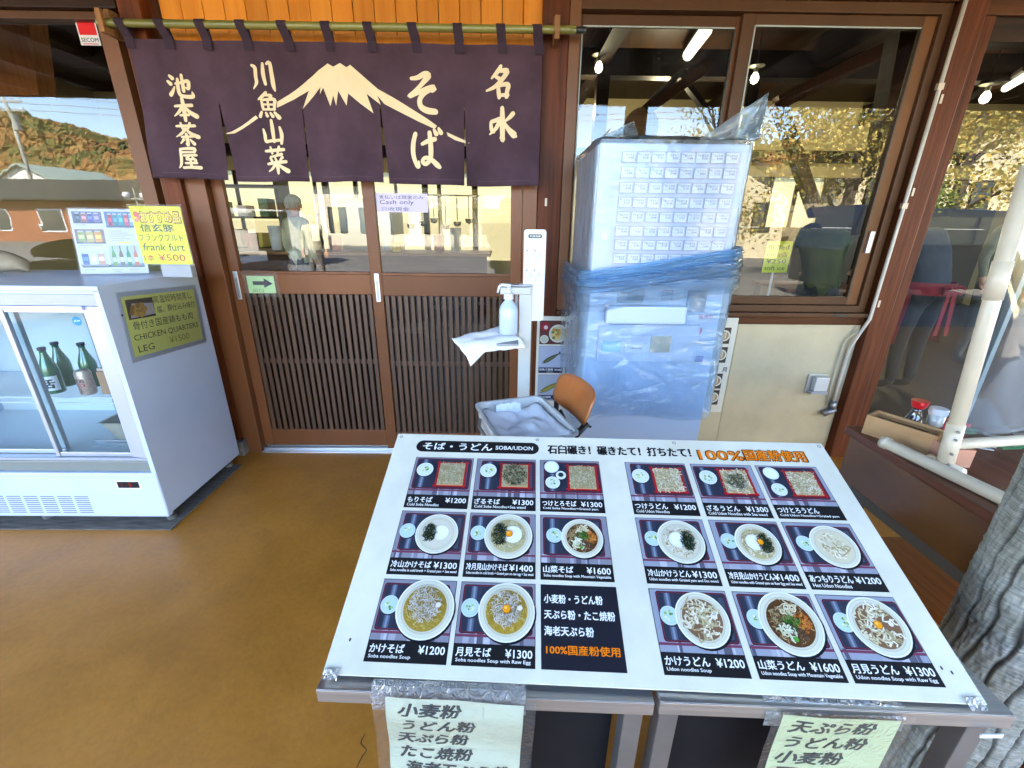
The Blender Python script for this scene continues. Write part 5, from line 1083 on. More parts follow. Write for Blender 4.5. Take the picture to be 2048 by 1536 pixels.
def photo(mb, u0, v0, w_, h_, kind, seed):
    rnd = random.Random(seed); udon = kind.startswith('u'); base = kind[1:]
    bgc = (150, 156, 172) if udon else (136, 136, 150)
    mb.rect(S, u0, v0, u0 + w_, v0 + h_, ink((24, 24, 34))); e = .0011; u0 += e; v0 += e; w_ -= 2 * e; h_ -= 2 * e
    mb.rect(S, u0, v0, u0 + w_, v0 + h_, ink(bgc))
    for k in range(8): x = u0 + w_ * rnd.uniform(0, .9); mb.rect(S, x, v0, min(u0 + w_, x + w_ * rnd.uniform(.02, .10)), v0 + h_ * .16, ink(((165, 168, 182), (92, 92, 108), (190, 190, 202))[k % 3]))
    mb.rect(S, u0, v0 + h_ * .10, u0 + w_, v0 + h_ * .14, ink((120, 60, 84)))
    tx, ty = u0 + w_ * rnd.uniform(.02, .08), v0 + h_ * .15; tw_, th = w_ * rnd.uniform(.88, .95), h_ * rnd.uniform(.78, .83)
    tw_ = min(tw_, u0 + w_ - tx - .0008)
    mb.rrect(S, tx, ty, tx + tw_, ty + th, .006, ink((72, 22, 40))); mb.rrect(S, tx + .0022, ty + .0022, tx + tw_ - .0022, ty + th - .0022, .005, ink((132, 44, 66))); mb.rrect(S, tx + .0032, ty + .0032, tx + tw_ - .0032, ty + th - .0032, .005, ink((46, 52, 68)))
    for k, (a, c) in enumerate(((.0, (58, 64, 82)), (.02, (92, 104, 126)), (.045, (128, 142, 164)), (.075, (88, 98, 120)), (.10, (52, 58, 76)))):
        x = tx + .006 + tw_ * (.05 + a); mb.poly(S, [(x, ty + .004), (x + tw_ * .05, ty + .004), (x + tw_ * .07, ty + th - .004), (x + tw_ * .01, ty + th - .004)], ink(c))
    mb.rrect(S, tx + tw_ * .88, ty + .008, tx + tw_ * .95, ty + th - .01, .003, ink((72, 78, 96)))
    if base in ('mori', 'zaru', 'toro'):
        cx_, cy_ = u0 + w_ * .66, v0 + h_ * .55; a, b = w_ * .215, h_ * .30
        if base == 'toro' and not udon: cx_ = u0 + w_ * .70
        red = ink((176, 30, 40)); red2 = ink((120, 18, 30))
        mb.rect(S, cx_ - a - .010, cy_ - b - .006, cx_ + a + .010, cy_ - b - .001, red2); mb.rect(S, cx_ - a - .010, cy_ - b - .003, cx_ + a + .010, cy_ - b + .001, red); mb.rect(S, cx_ - a - .010, cy_ + b, cx_ + a + .010, cy_ + b + .0035, red)
        mb.rect(S, cx_ - a - .006, cy_ - b - .006, cx_ - a - .001, cy_ + b + .006, red); mb.rect(S, cx_ + a + .001, cy_ - b - .006, cx_ + a + .006, cy_ + b + .006, red)
        mb.rect(S, cx_ - a, cy_ - b, cx_ + a, cy_ + b, ink((206, 160, 116))); ins = lambda u, v: abs(u - cx_) < a * .93 and abs(v - cy_) < b * .93
        mb.rrect(S, cx_ - a * .95, cy_ - b * .92, cx_ + a * .95, cy_ + b * .97, .004, NU[3] if udon else NS[3])
        noodles(mb, ins, cx_ - a, cy_ - b, cx_ + a, cy_ + b, 130 if udon else 300, .016 if udon else .010, .0019 if udon else .0009, NU if udon else NS, rnd, .0022 if udon else .0012)
        if base == 'zaru': noodles(mb, lambda u, v: ((u - cx_) / a) ** 2 + ((v - cy_) / b) ** 2 < (.45 if udon else .8), cx_ - a, cy_ - b, cx_ + a, cy_ + b, 90 if udon else 150, .011, .0010, NORI, rnd, .0018)
        if base == 'toro':
            dish(mb, u0 + w_ * .19, v0 + h_ * .78, w_ * .125, rnd, ((214, 226, 234), (226, 234, 238)));
            if not udon: dish(mb, u0 + w_ * .34, v0 + h_ * .56, w_ * .085, rnd); mb.disc(S, u0 + w_ * .34, v0 + h_ * .57, w_ * .045, ink((30, 50, 56)))
            dish(mb, u0 + w_ * .20, v0 + h_ * .36, w_ * .12, rnd); greens(mb, u0 + w_ * .20, v0 + h_ * .36, w_ * .06, rnd)
        else: dish(mb, u0 + w_ * .21, v0 + h_ * .62, w_ * .14, rnd); greens(mb, u0 + w_ * .21, v0 + h_ * .62, w_ * .07, rnd)
    else:
        big = base in ('kake', 'tsuki', 'sansai2') and not udon or base in ('rkake', 'rtsuki') and not udon; R_ = h_ * dict(skake=.51, stsuki=.49, srkake=.425, srtsuki=.475, ssansai=.41, urkake=.45, urtsuki=.42, uatsu=.43, ukake=.45, usansai=.51, utsuki=.47)[kind]; cx_, cy_ = u0 + w_ * (.63 if big else .61), v0 + h_ * (.52 if big else .52)
        if base in ('rkake', 'rtsuki', 'atsu'): cx_ = u0 + w_ * .60
        dish(mb, u0 + w_ * (.15 if big else .20), v0 + h_ * .56, w_ * .12, rnd, ((196, 214, 218), (176, 202, 200))); greens(mb, u0 + w_ * (.15 if big else .20), v0 + h_ * .56, w_ * .06, rnd, 8)
        mb.disc(S, cx_ + .002, cy_ - .003, R_ * 1.02, ink((20, 22, 30)), 32); mb.disc(S, cx_, cy_, R_, ink((232, 232, 218)), 36); mb.disc(S, cx_, cy_, R_ * .94, ink((198, 198, 180)), 36); mb.disc(S, cx_, cy_ - R_ * .01, R_ * .92, ink((216, 215, 196)), 36); mb.disc(S, cx_, cy_, R_ * .82, ink((188, 186, 164)), 32)
        mb.disc(S, cx_, cy_, R_ * .80, ink((206, 203, 182)), 32)
        broth = {'kake': (168, 140, 52), 'tsuki': (176, 146, 54), 'sansai': (92, 60, 34), 'rkake': (212, 208, 190), 'rtsuki': (190, 178, 128), 'atsu': (214, 206, 176)}[base]
        if udon and base in ('kake', 'tsuki'): broth = (128, 96, 72)
        rb = R_ * (.74 if base != 'rkake' else .70); mb.disc(S, cx_, cy_, rb, ink(broth), 32)
        ins = lambda u, v: (u - cx_) ** 2 + (v - cy_) ** 2 < (rb * .93) ** 2
        if base in ('kake', 'tsuki'):
            if udon: noodles(mb, ins, cx_ - rb, cy_ - rb, cx_ + rb, cy_ + rb, 60, .020, .0030, NU, rnd, .004)
            else:
                noodles(mb, ins, cx_ - rb, cy_ - rb, cx_ + rb, cy_ + rb, 150, .010, .0010, [ink((196, 170, 92)), ink((150, 122, 50)), ink((212, 192, 124))], rnd, .0016)
                noodles(mb, lambda u, v: ((u - cx_) / .86) ** 2 + (v - cy_ - rb * .12) ** 2 < (rb * .82) ** 2, cx_ - rb, cy_ - rb, cx_ + rb, cy_ + rb, 240, .011, .0010, NB, rnd, .0018)
            mb.disc(S, cx_ + rb * .62, cy_ + rb * .1, rb * .12, ink((236, 226, 226)), 9)
        if base == 'atsu': noodles(mb, lambda u, v: ((u - cx_)) ** 2 + (v - cy_) ** 2 < (rb * .7) ** 2, cx_ - rb, cy_ - rb, cx_ + rb, cy_ + rb, 60, .018, .0024, NU, rnd, .003)
        if base in ('rkake', 'rtsuki'):
            if base == 'rtsuki' or udon: noodles(mb, ins, cx_ - rb, cy_ - rb, cx_ + rb, cy_ + rb, 120, .012, .0011 if not udon else .002, NU if udon else NS, rnd, .002)
            px_ = cx_ + rb * (.25 if not udon else -.22); mb.disc(S, px_, cy_ + rb * .05, rb * .52, ink((232, 236, 232)), 20); mb.disc(S, px_ + .003, cy_ + rb * .10, rb * .44, ink((242, 244, 240)), 18)
            nx_ = cx_ + rb * (-.48 if not udon else .42); noodles(mb, lambda u, v: ((u - nx_) / .62) ** 2 + (v - cy_) ** 2 < (rb * .62) ** 2, nx_ - rb, cy_ - rb, nx_ + rb, cy_ + rb, 130, .012, .0013, NORI, rnd, .002)
        if base in ('tsuki', 'rtsuki'):
            ex = cx_ if base == 'tsuki' else cx_ + rb * (.05 if not udon else .12); ey = cy_ + rb * .05
            mb.disc(S, ex, ey, rb * .20, ink((205, 120, 20)), 18); mb.disc(S, ex - .0005, ey + .0006, rb * .175, ink((242, 158, 26)), 18); mb.disc(S, ex - .0018, ey + .0022, rb * .06, ink((250, 205, 110)), 10)
        if base == 'sansai':
            noodles(mb, ins, cx_ - rb, cy_ - rb, cx_ + rb, cy_ + rb, 60, .012, .0014, [ink((150, 110, 70)), ink((186, 160, 120))], rnd, .002)
            for (ax, ay, cs, n_, L_, W2) in ((-.45, .2, ((168, 144, 104), (120, 92, 60)), 40, .010, .0020), (.1, .5, ((226, 214, 180), (204, 186, 146)), 26, .016, .0024), (.5, .0, ((198, 112, 44), (166, 84, 30), (214, 142, 70)), 60, .009, .0018), (.0, .0, ((50, 92, 36), (84, 128, 56)), 26, .012, .0018), (-.3, -.45, ((206, 206, 170), (226, 226, 200)), 24, .012, .0030), (.2, -.55, ((110, 84, 60), (80, 60, 46)), 20, .010, .0022)):
                qx, qy = cx_ + ax * rb, cy_ + ay * rb; noodles(mb, lambda u, v: (u - qx) ** 2 + (v - qy) ** 2 < (rb * .36) ** 2 and ins(u, v), qx - rb * .4, qy - rb * .4, qx + rb * .4, qy + rb * .4, n_, L_, W2, [ink(c) for c in cs], rnd, .002)
            mb.disc(S, cx_ - rb * .1, cy_ - rb * .72, rb * .11, ink((90, 160, 60)), 8)
def cell(u0, v0, kind, jp, price, en, seed, jw=.085, ew=.07):
    mb = MB(); mb.rect(S, u0, v0, u0 + .160, v0 + .159, BLK)
    pm = MB(); pm.lay = .0006; photo(pm, u0, v0 + .0375, .160, .1215, kind, seed)
    mb.text(S, jp, u0 + .006, v0 + .0165, wd=jw, ht=.0155, m=WT, bold=.028)
    if price: mb.text(S, price, u0 + .154, v0 + .0165, wd=.052, ht=.0145, m=WT, bold=.028, al='r')
    mb.text(S, en, u0 + .007, v0 + .0055, wd=ew, ht=.0078, m=WT, bold=.022)
    c_ = mb.build('menu_caption', None, t); pm.build('dish_photo', None, t)
R1, R2, R3 = .3605, .1925, .0235; C = [.071, .2405, .4115, .6405, .8145, .9855]
cell(C[0], R1, 'smori', 'もりそば', '¥1200', 'Cold Soba Noodles', 1, .062, .080); cell(C[1], R1, 'szaru', 'ざるそば', '¥1300', 'Cold Soba Noodles+Sea weed', 2, .064, .128); cell(C[2], R1, 'storo', 'つけとろそば', '¥1300', 'Cold Soba Noodles+Grated yam', 3, .084, .136)
cell(C[3], R1, 'umori', 'つけうどん', '¥1200', 'Cold Udon Noodles', 4, .080, .080); cell(C[4], R1, 'uzaru', 'ざるうどん', '¥1300', 'Cold Udon Noodles with Sea weed', 5, .080, .140); cell(C[5], R1, 'utoro', 'つけとろうどん', None, 'Cold Udon Noodles+Grated yam', 6, .098, .138)
cell(C[0], R2, 'srkake', '冷山かけそば', '¥1300', 'Soba noodles in cold broth + Grated yam + Sea weed', 7, .090, .148); cell(C[1], R2, 'srtsuki', '冷月見山かけそば', '¥1400', 'Soba noodles in cold broth + Grated yam on raw egg + Sea weed', 8, .092, .148); cell(C[2], R2, 'ssansai', '山菜そば', '¥1600', 'Soba noodles Soup with Mountain Vegetable', 9, .066, .146)
cell(C[3], R2, 'urkake', '冷山かけうどん', '¥1300', 'Udon noodles with Grated yam and Sea weed', 10, .092, .146); cell(C[4], R2, 'urtsuki', '冷月見山かけうどん', '¥1400', 'Udon noodles with Grated yam on Raw Egg and Sea weed', 11, .095, .148); cell(C[5], R2, 'uatsu', 'あつもりうどん', '¥1200', 'Hot Udon Noodles', 12, .090, .080)
cell(C[0], R3, 'skake', 'かけそば', '¥1200', 'Soba noodles Soup', 13, .068, .082); cell(C[1], R3, 'stsuki', '月見そば', '¥1300', 'Soba noodles Soup with Raw Egg', 14, .068, .144)
cell(C[3], R3, 'ukake', 'かけうどん', '¥1200', 'Udon noodles Soup', 15, .084, .082); cell(C[4], R3, 'usansai', '山菜うどん', '¥1600', 'Udon noodles Soup with Mountain Vegetable', 16, .084, .146); cell(C[5], R3, 'utsuki', '月見うどん', '¥1300', 'Udon noodles Soup with Raw Egg', 17, .084, .144)
mb = MB(); u0, v0 = C[2], R3; mb.rect(S, u0, v0, u0 + .161, v0 + .159, ink((34, 34, 44)))
mb.text(S, '小麦粉・うどん粉', u0 + .007, v0 + .121, wd=.122, ht=.0175, m=WT, bold=.03); mb.text(S, '天ぷら粉・たこ焼粉', u0 + .007, v0 + .090, wd=.144, ht=.0175, m=WT, bold=.03); mb.text(S, '海老天ぷら粉', u0 + .007, v0 + .059, wd=.098, ht=.0175, m=WT, bold=.03); mb.text(S, '100%国産粉使用', u0 + .010, v0 + .026, wd=.142, ht=.0165, m=ORG, bold=.03)
mb.build('flour_notice', None, t)
mb = MB(); mb.rrect(S, .063, .539, .409, .580, .0200, BLK, 8); mb.text(S, 'そば・うどん', .082, .5475, wd=.196, ht=.0250, m=WT, bold=.030); mb.text(S, 'SOBA/UDON', .288, .5525, wd=.104, ht=.0135, m=WT, bold=.030)
mb.text(S, '石臼碾き！碾きたて！打ちたて！', .434, .5425, wd=.392, ht=.031, m=BLK, bold=.045)
for tx_, ux, wx, hx in (('100%', .848, .116, .030), ('国産粉使用', .972, .160, .036)):
    mb.text(S, tx_, ux - .002, .5345, wd=wx + .004, ht=hx + .003, m=ink((80, 45, 15)), bold=.07); mb.text(S, tx_, ux, .536, wd=wx, ht=hx, m=ORG, bold=.028)
mb.build('heading', None, t)
for u, v in ((.012, .592), (.405, .592), (.79, .592), (1.188, .592)): mb = MB(); mb.disc(S, u, v, .005, ink((120, 122, 118)), 14); mb.disc(S, u, v, .0032, ink((206, 208, 202)), 12); mb.build('grommet', None, t)
for u, v in ((.034, .06), (1.158, .055), (1.172, .048)): mb = MB(); mb.disc(S, u, v, .0022, ink((70, 66, 60)), 7, .0036); mb.build('pin_hole', None, t)
CL = film('crumpled_clear_tape', (.95, .96, .97), (.82, .84, .88), .40, 1.5, .1, bump=.9, bscale=50)
for u in (.018, 1.178):
    mb = MB(); n = 6; mb.add([S.p(u - .014 + .028 * i / n, -.010 + .020 * j / n, .0025 + .004 * abs(noise.noise(Vector((i * 1.3, j * 1.3, u * 9))))) for j in range(n + 1) for i in range(n + 1)], [(j * (n + 1) + i, j * (n + 1) + i + 1, (j + 1) * (n + 1) + i + 1, (j + 1) * (n + 1) + i) for j in range(n) for i in range(n)]); mb.build('tape_patch', CL, t)

# handwritten flour notices hanging from the table edge
def d_list(lines, x0=.07, top=.93, dy=.115, ht=.085, ws=None):
    def d(mb, S, W, H):
        for i, l in enumerate(lines): mb.text(S, l, W * (x0 + .03 * math.sin(i * 2.)), H * (top - dy * (i + 1)) + .0, wd=W * (ws[i] if ws else .6), ht=H * ht, m=ink((24, 40, 46)), bold=.048, wob=.09, shear=.22)
    return d
o = frm(A0) @ Vector((.124, -.012, .335)); o2 = frm(A0) @ Vector((.124, -.008, .642)); uu = frm(A0).to_3x3() @ Vector((1, 0, -.03))
sheet('flour_notice_sheet', 'pale green handwritten flour list hanging in a sleeve from the left table', 'notice', tuple(o), tuple(uu), tuple(o2 - o), .252, .305, (216, 226, 200), d_list(['小麦粉', 'うどん粉', '天ぷら粉', 'たこ焼粉', '海老天ぷら粉', '国産'], .09, .995, .132, .100, [.46, .54, .54, .56, .80, .5]), lam=.022, warp=lambda q: q + Vector((0, .004 * noise.noise(q * 9) + .003 * math.sin(q.z * 40), 0)))
o = frm(A0) @ Vector((.838, -.012, .335)); o2 = frm(A0) @ Vector((.838, -.010, .640)); uu = frm(A0).to_3x3() @ Vector((1, 0, -.02))
sheet('flour_notice_sheet', 'pale green handwritten flour list hanging in a sleeve from the right table', 'notice', tuple(o), tuple(uu), tuple(o2 - o), .205, .303, (214, 226, 178), d_list(['天ぷら粉', 'うどん粉', '小麦粉', '国産粉', '使用'], .08, 1.0, .140, .105, [.74, .70, .60, .62, .4]), lam=.018, warp=lambda q: q + Vector((0, .004 * noise.noise(q * 8), 0)))
for k, (x_, lab) in enumerate(((.124, 'clear tape strip fixing the left flour notice to the table edge'), (.838, 'clear tape strip fixing the right flour notice to the table edge'))):
    mb = MB(); mb.fr = frm(A0); n = 16; wd_ = (.285, .245)[k]; mb.add([(x_ - .02 + wd_ * i / n, -.004 + (.0 if j > 1 else -.0005) + .012 * max(0, j - 2), .600 + .015 * j if j < 3 else .6465 + .001 * abs(noise.noise(Vector((i, j, k))))) for j in range(5) for i in range(n + 1)], [(j * (n + 1) + i, j * (n + 1) + i + 1, (j + 1) * (n + 1) + i + 1, (j + 1) * (n + 1) + i) for j in range(4) for i in range(n)])
    tag(mb.build('tape_strip', CL), lab, 'tape')
bx('white_tag', WHITEP, COL.objects['steel_table.001'], .84, .88, .497, .500, .602, .611, .001)

# ------------------------------------------------------------------ TREE TRUNK POST
TC = Vector((1.150, .720)); TR = .098
t = thing('trunk_post', 'grey furrowed bark tree trunk used as a roof post beside the tables', 'tree trunk', (TC.x, TC.y, 0))
def bark():
    m = bpy.data.materials.new('furrowed_bark'); m.use_nodes = True; q = m.node_tree; N = q.nodes.new; L = q.links.new; b = q.nodes['Principled BSDF']; b.inputs['Roughness'].default_value = .82
    tc = N('ShaderNodeTexCoord'); mp = N('ShaderNodeMapping'); mp.inputs['Scale'].default_value = (16, 16, 250); L(tc.outputs['Object'], mp.inputs[0])
    n1 = N('ShaderNodeTexNoise'); n1.inputs['Scale'].default_value = 1.0; n1.inputs['Detail'].default_value = 7; n1.inputs['Roughness'].default_value = .65; n1.inputs['Distortion'].default_value = .9; L(mp.outputs[0], n1.inputs['Vector'])
    n2 = N('ShaderNodeTexNoise'); n2.inputs['Scale'].default_value = 16; n2.inputs['Detail'].default_value = 6; L(tc.outputs['Object'], n2.inputs['Vector'])
    ge = N('ShaderNodeAttribute'); ge.attribute_name = 'furrow'
    r = N('ShaderNodeValToRGB'); r.color_ramp.elements[0].position = .38; r.color_ramp.elements[1].position = .62; r.color_ramp.elements[0].color = (.17, .17, .15, 1); r.color_ramp.elements[1].color = (.34, .34, .31, 1); L(n1.outputs[0], r.inputs[0])
    r2 = N('ShaderNodeValToRGB'); r2.color_ramp.elements[0].position = .35; r2.color_ramp.elements[1].position = .7; r2.color_ramp.elements[0].color = (.62, .60, .52, 1); L(n2.outputs[0], r2.inputs[0])
    mx = N('ShaderNodeMix'); mx.data_type = 'RGBA'; mx.blend_type = 'MULTIPLY'; mx.inputs[0].default_value = .8; L(r.outputs[0], mx.inputs[6]); L(r2.outputs[0], mx.inputs[7])
    m2 = N('ShaderNodeMix'); m2.data_type = 'RGBA'; L(ge.outputs['Fac'], m2.inputs[0]); L(mx.outputs[2], m2.inputs[6]); m2.inputs[7].default_value = (.05, .044, .036, 1); L(m2.outputs[2], b.inputs['Base Color'])
    bp = N('ShaderNodeBump'); bp.inputs['Strength'].default_value = .9; bp.inputs['Distance'].default_value = .003; L(n1.outputs[0], bp.inputs['Height']); L(bp.outputs[0], b.inputs['Normal']); return m
nu, nv = 300, 520; vs = []; fur = []; nr = 15
for j in range(nv + 1):
    z = 3.05 * j / nv
    for i in range(nu):
        a = 2 * math.pi * i / nu; wv = .16 * noise.noise(Vector((math.cos(a) * 1.3, math.sin(a) * 1.3, z * 5))) + .07 * noise.noise(Vector((math.cos(a) * 4, math.sin(a) * 4, z * 16)))
        ph = (a / (2 * math.pi) * nr + wv * 2.6); f = abs(((ph % 1) - .5) * 2); rg = min(1, (1 - f) * 3.4) ** .6
        k = 1 - min(1, (1 - f) * 3.4)
        r = TR * (1 - .02 * z) * (1 + .04 * noise.noise(Vector((math.cos(a), math.sin(a), z * 1.2)))) + .0115 * (rg - .5) + .0030 * noise.noise(Vector((math.cos(a) * 14, math.sin(a) * 14, z * 60))) + .0018 * noise.noise(Vector((math.cos(a) * 26, math.sin(a) * 26, z * 190)))
        vs.append((TC.x + r * math.cos(a), TC.y + r * math.sin(a), z)); fur.append(max(0, k))
mb = MB(); mb.add(vs, [(j * nu + i, j * nu + (i + 1) % nu, (j + 1) * nu + (i + 1) % nu, (j + 1) * nu + i) for j in range(nv) for i in range(nu)])
o = mb.build('bark', bark(), t, smooth=True); at = o.data.attributes.new('furrow', 'FLOAT', 'POINT'); at.data.foreach_set('value', fur)

# ------------------------------------------------------------------ COUNTER on the right
t = thing('counter_table', 'dark brown wooden counter table with a deep apron at the right window', 'counter', (1.75, 1.2, 0))
CTR = wood('counter_brown', (.21, .075, .04), (.11, .038, .02), 'Y', .3, .6, .1, coat=.35, objrand=False); CT2 = mat('counter_apron', (.13, .056, .026), .2, col2=(.21, .085, .022), vscale=3, coat=.5, spec=.5)
CX, CZ = 1.262, .750
bx('top', CTR, t, CX, 2.3, .62, 1.462, CZ - .030, CZ, .006); bx('apron', CT2, t, CX + .012, CX + .03, .64, 1.44, CZ - .205, CZ - .031, .002); bx('apron', CT2, t, CX + .031, 2.28, 1.425, 1.44, CZ - .205, CZ - .031, .002); bx('apron', CT2, t, CX + .031, 2.28, .64, .655, CZ - .205, CZ - .031, .002)
bx('lower_band', mat('grey_band', (.10, .09, .075), .4), t, CX + .016, CX + .03, .64, 1.42, CZ - .245, CZ - .207, .002)
for x, y in ((CX + .05, 1.39), (2.22, 1.39), (CX + .05, .68), (2.22, .68)): bx('leg', BEAMW, t, x - .03, x + .03, y - .03, y + .03, .0, CZ - .031, .004)
bx('shelf', wood('orange_shelf', (.34, .10, .02), (.22, .06, .012), 'Y', .4), t, CX + .07, 2.2, .70, 1.36, .30, .325, .003)
bx('stretcher', BEAMW, t, CX + .03, CX + .06, .71, 1.36, .12, .18, .004)
# clear vinyl skirt corner hanging at the counter's left end
# pvc frame
t = thing('pipe_frame', 'cream PVC pipe frame standing on the counter with a clear vinyl sheet', 'pipe frame', (1.5, 1.15, CZ))
pr = .0185; z_ = CZ + pr
a = Q(1768, 884, z_); b = Q(1990, 990, z_); d_ = (b - a).normalized(); b2 = a + d_ * .62
j0 = Q(1888, 934, z_)
def pipe(nm, pts, r=pr): return MB().tube(pts, r, 16).build(nm, PVC, t, smooth=True)
pipe('foot_pipe', [a, b2]); smooth_o(COL.objects['foot_pipe'])
topp = P(2062, 330, j0.y + .04); up = pipe('upright_pipe', [j0 + Vector((0, 0, .0)), topp])
pipe('collar', [a - d_ * .004, a + d_ * .014], pr * 1.16); pipe('tee', [j0 - d_ * .045, j0 + d_ * .045], pr * 1.13); ud = (topp - j0).normalized(); pipe('tee', [j0 + ud * .005, j0 + ud * .14], pr * 1.13); 
c0_ = j0 + ud * .075; cr = Q(2048, 880, 0) ; rp = c0_ + Vector((.75, .10, -.005)); pipe('cross_pipe', [c0_, rp], pr * .86)
q0 = j0 + ud * .50; pipe('collar', [q0, q0 + ud * .10], pr * 1.12)
mb = MB()
for s_ in (.02, .055, .10, .125): p = j0 + ud * s_ + Vector((-.012, -pr * 1.12, 0)); mb.tube([p, p + Vector((-.002, -.004, 0))], .0042, 8)
mb.build('screws', STEEL_D, t)
# vinyl sheet filling the frame
VIN = film('clear_vinyl', (.86, .87, .88), (.5, .5, .52), .04, 1.45, .03, bump=.25, bscale=2.2, stretch=(1, 1, .6))
mb = MB(); nx, nz = 30, 30; vs = []
for j in range(nz + 1):
    for i in range(nx + 1):
        u, v = i / nx, j / nz; p = (c0_ + (rp - c0_) * u) * (1 - v) + (topp + (rp - c0_) * u) * v
        vs.append(p + Vector((0, .012 + .010 * noise.noise(Vector((u * 4, v * 3, 2))) + .004 * math.sin(u * 20 + v * 6), 0)))
mb.add(vs, [(j * (nx + 1) + i, j * (nx + 1) + i + 1, (j + 1) * (nx + 1) + i + 1, (j + 1) * (nx + 1) + i) for j in range(nz) for i in range(nx)]); mb.build('vinyl_sheet', VIN, t, smooth=True)
# things on the counter
BOXW = wood('pale_box_wood', (.56, .32, .15), (.46, .25, .11), 'Y', .5, .5, .05, objrand=False)
def tray_box(name, label, cat, A, B, wd, h, th=.008, m=BOXW, z=CZ + .001):
    A = Vector((A[0], A[1], z)); B = Vector((B[0], B[1], z)); L_ = (B - A).length; t = thing(name, label, cat, tuple(A)); fr = Matrix.Translation(A) @ Matrix.Rotation(math.atan2(B.y - A.y, B.x - A.x), 4, 'Z')
    for nm, a in (('side', (0, L_, 0, th, .0, h)), ('side', (0, L_, wd - th, wd, .0, h)), ('end', (0, th, th + .0002, wd - th - .0002, .0, h)), ('end', (L_ - th, L_, th + .0002, wd - th - .0002, .0, h)), ('bottom', (th, L_ - th, th, wd - th, .002, .008))):
        mb = MB(); mb.fr = fr; mb.box(*a); mb.build(nm, m, t, bevel=.0015)
    return t, fr, L_
A_ = Q(1862, 914, CZ); B_ = Q(1722, 866, CZ)
t1, fr1, L1 = tray_box('chopstick_box', 'long pale wooden chopstick box at the left end of the counter', 'wooden box', (B_.x, B_.y), (A_.x, A_.y), .085, .072)
mb = MB(); mb.fr = fr1; mb.box(.010, L1 - .010, .010, .032, .060, .063); mb.box(.010, L1 - .010, .054, .075, .060, .063); mb.build('lid_rail', BOXW, t1)
mb = MB(); mb.fr = fr1
rr_ = random.Random(3)
for k in range(16): y = .014 + .0038 * k; mb.box(.014, L1 - .016, y, y + .003, .046 + .006 * rr_.random(), .052 + .006 * rr_.random())
mb.build('chopsticks', mat('dark_chopsticks', (.10, .07, .05), .4), t1, kind='stuff')
sy = Q(1850, 858, CZ + .02); p = Vector((1.435, 1.43, CZ + .001)); p = Vector((Q(1848, 880, CZ).x, Q(1848, 880, CZ).y + .08, CZ + .001))
t = thing('soy_sauce_bottle', 'small glass soy sauce bottle with a red cap on the counter', 'bottle', tuple(p))
p = p + Vector((0, -.02, .035)); MB().lathe([(.028, -.035), (.031, -.03), (.031, .002), (.021, .030), (.014, .05), (.016, .062)], p, 20).build('glass_body', mat('soy_glass', (.03, .018, .012), .08, coat=.8, spec=.8), t, smooth=True)
MB().lathe([(.016, .061), (.020, .066), (.025, .084), (.026, .088), (.0, .088)], p, 20).build('red_cap', mat('red_cap', (.62, .012, .02), .3), t, smooth=False)
MB().tube([p + Vector((-.01, -.022, .08)), p + Vector((-.022, -.032, .086))], .005, 8).build('spout', mat('red_cap', (.62, .012, .02), .3), t)
p2 = p + Vector((.062, -.015, 0)); t = thing('white_jar', 'white lidded seasoning jar beside the soy sauce bottle', 'jar', tuple(p2))
MB().lathe([(.022, 0), (.024, .004), (.024, .045)], p2, 20).build('jar_body', mat('jar_glass', (.5, .52, .5), .1, coat=.5), t, smooth=True); MB().lathe([(.026, .044), (.027, .048), (.027, .062), (.024, .066), (0, .066)], p2, 20).build('lid', WHITEP, t)
A_ = Q(1898, 944, CZ); B_ = Q(1952, 947, CZ); tray_box('wooden_holder', 'short pinkish wooden holder under the cross pipe', 'wooden box', (A_.x + .015, A_.y + .03), (B_.x + .01, B_.y + .03), .12, .060, m=wood('pink_box_wood', (.60, .30, .20), (.50, .24, .15), 'X', .5, .5, .05, objrand=False))
G0 = Q(1965, 905, CZ); t = thing('packet_pile', 'pile of green and clear packets on the counter behind the cross pipe', 'packets', (G0.x + .05, G0.y + .05, CZ)); rr_ = random.Random(5)
for k in range(14):
    x, y = G0.x + rr_.uniform(-.01, .22), G0.y + rr_.uniform(-.02, .12); mb = MB(); mb.fr = Matrix.Translation((x, y, CZ + .002 + .003 * k)) @ Matrix.Rotation(rr_.uniform(-.6, .6), 4, 'Z') @ Matrix.Rotation(rr_.uniform(-.08, .08), 4, 'Y')
    mb.box(-.035, .035, -.012, .012, 0, .003); mb.build('packet', (mat('green_packet', (.03, .22, .07), .3), mat('clear_packet', (.45, .47, .46), .2), mat('dark_green_packet', (.02, .10, .04), .3))[k % 3], t, bevel=.001)
bx('red_box', mat('red_card', (.55, .06, .08), .5), None, p2.x + .06, p2.x + .16, p2.y + .02, p2.y + .08, CZ + .001, CZ + .03, .003); tag(COL.objects['red_box'], 'flat red box on the counter behind the upright pipe', 'box')

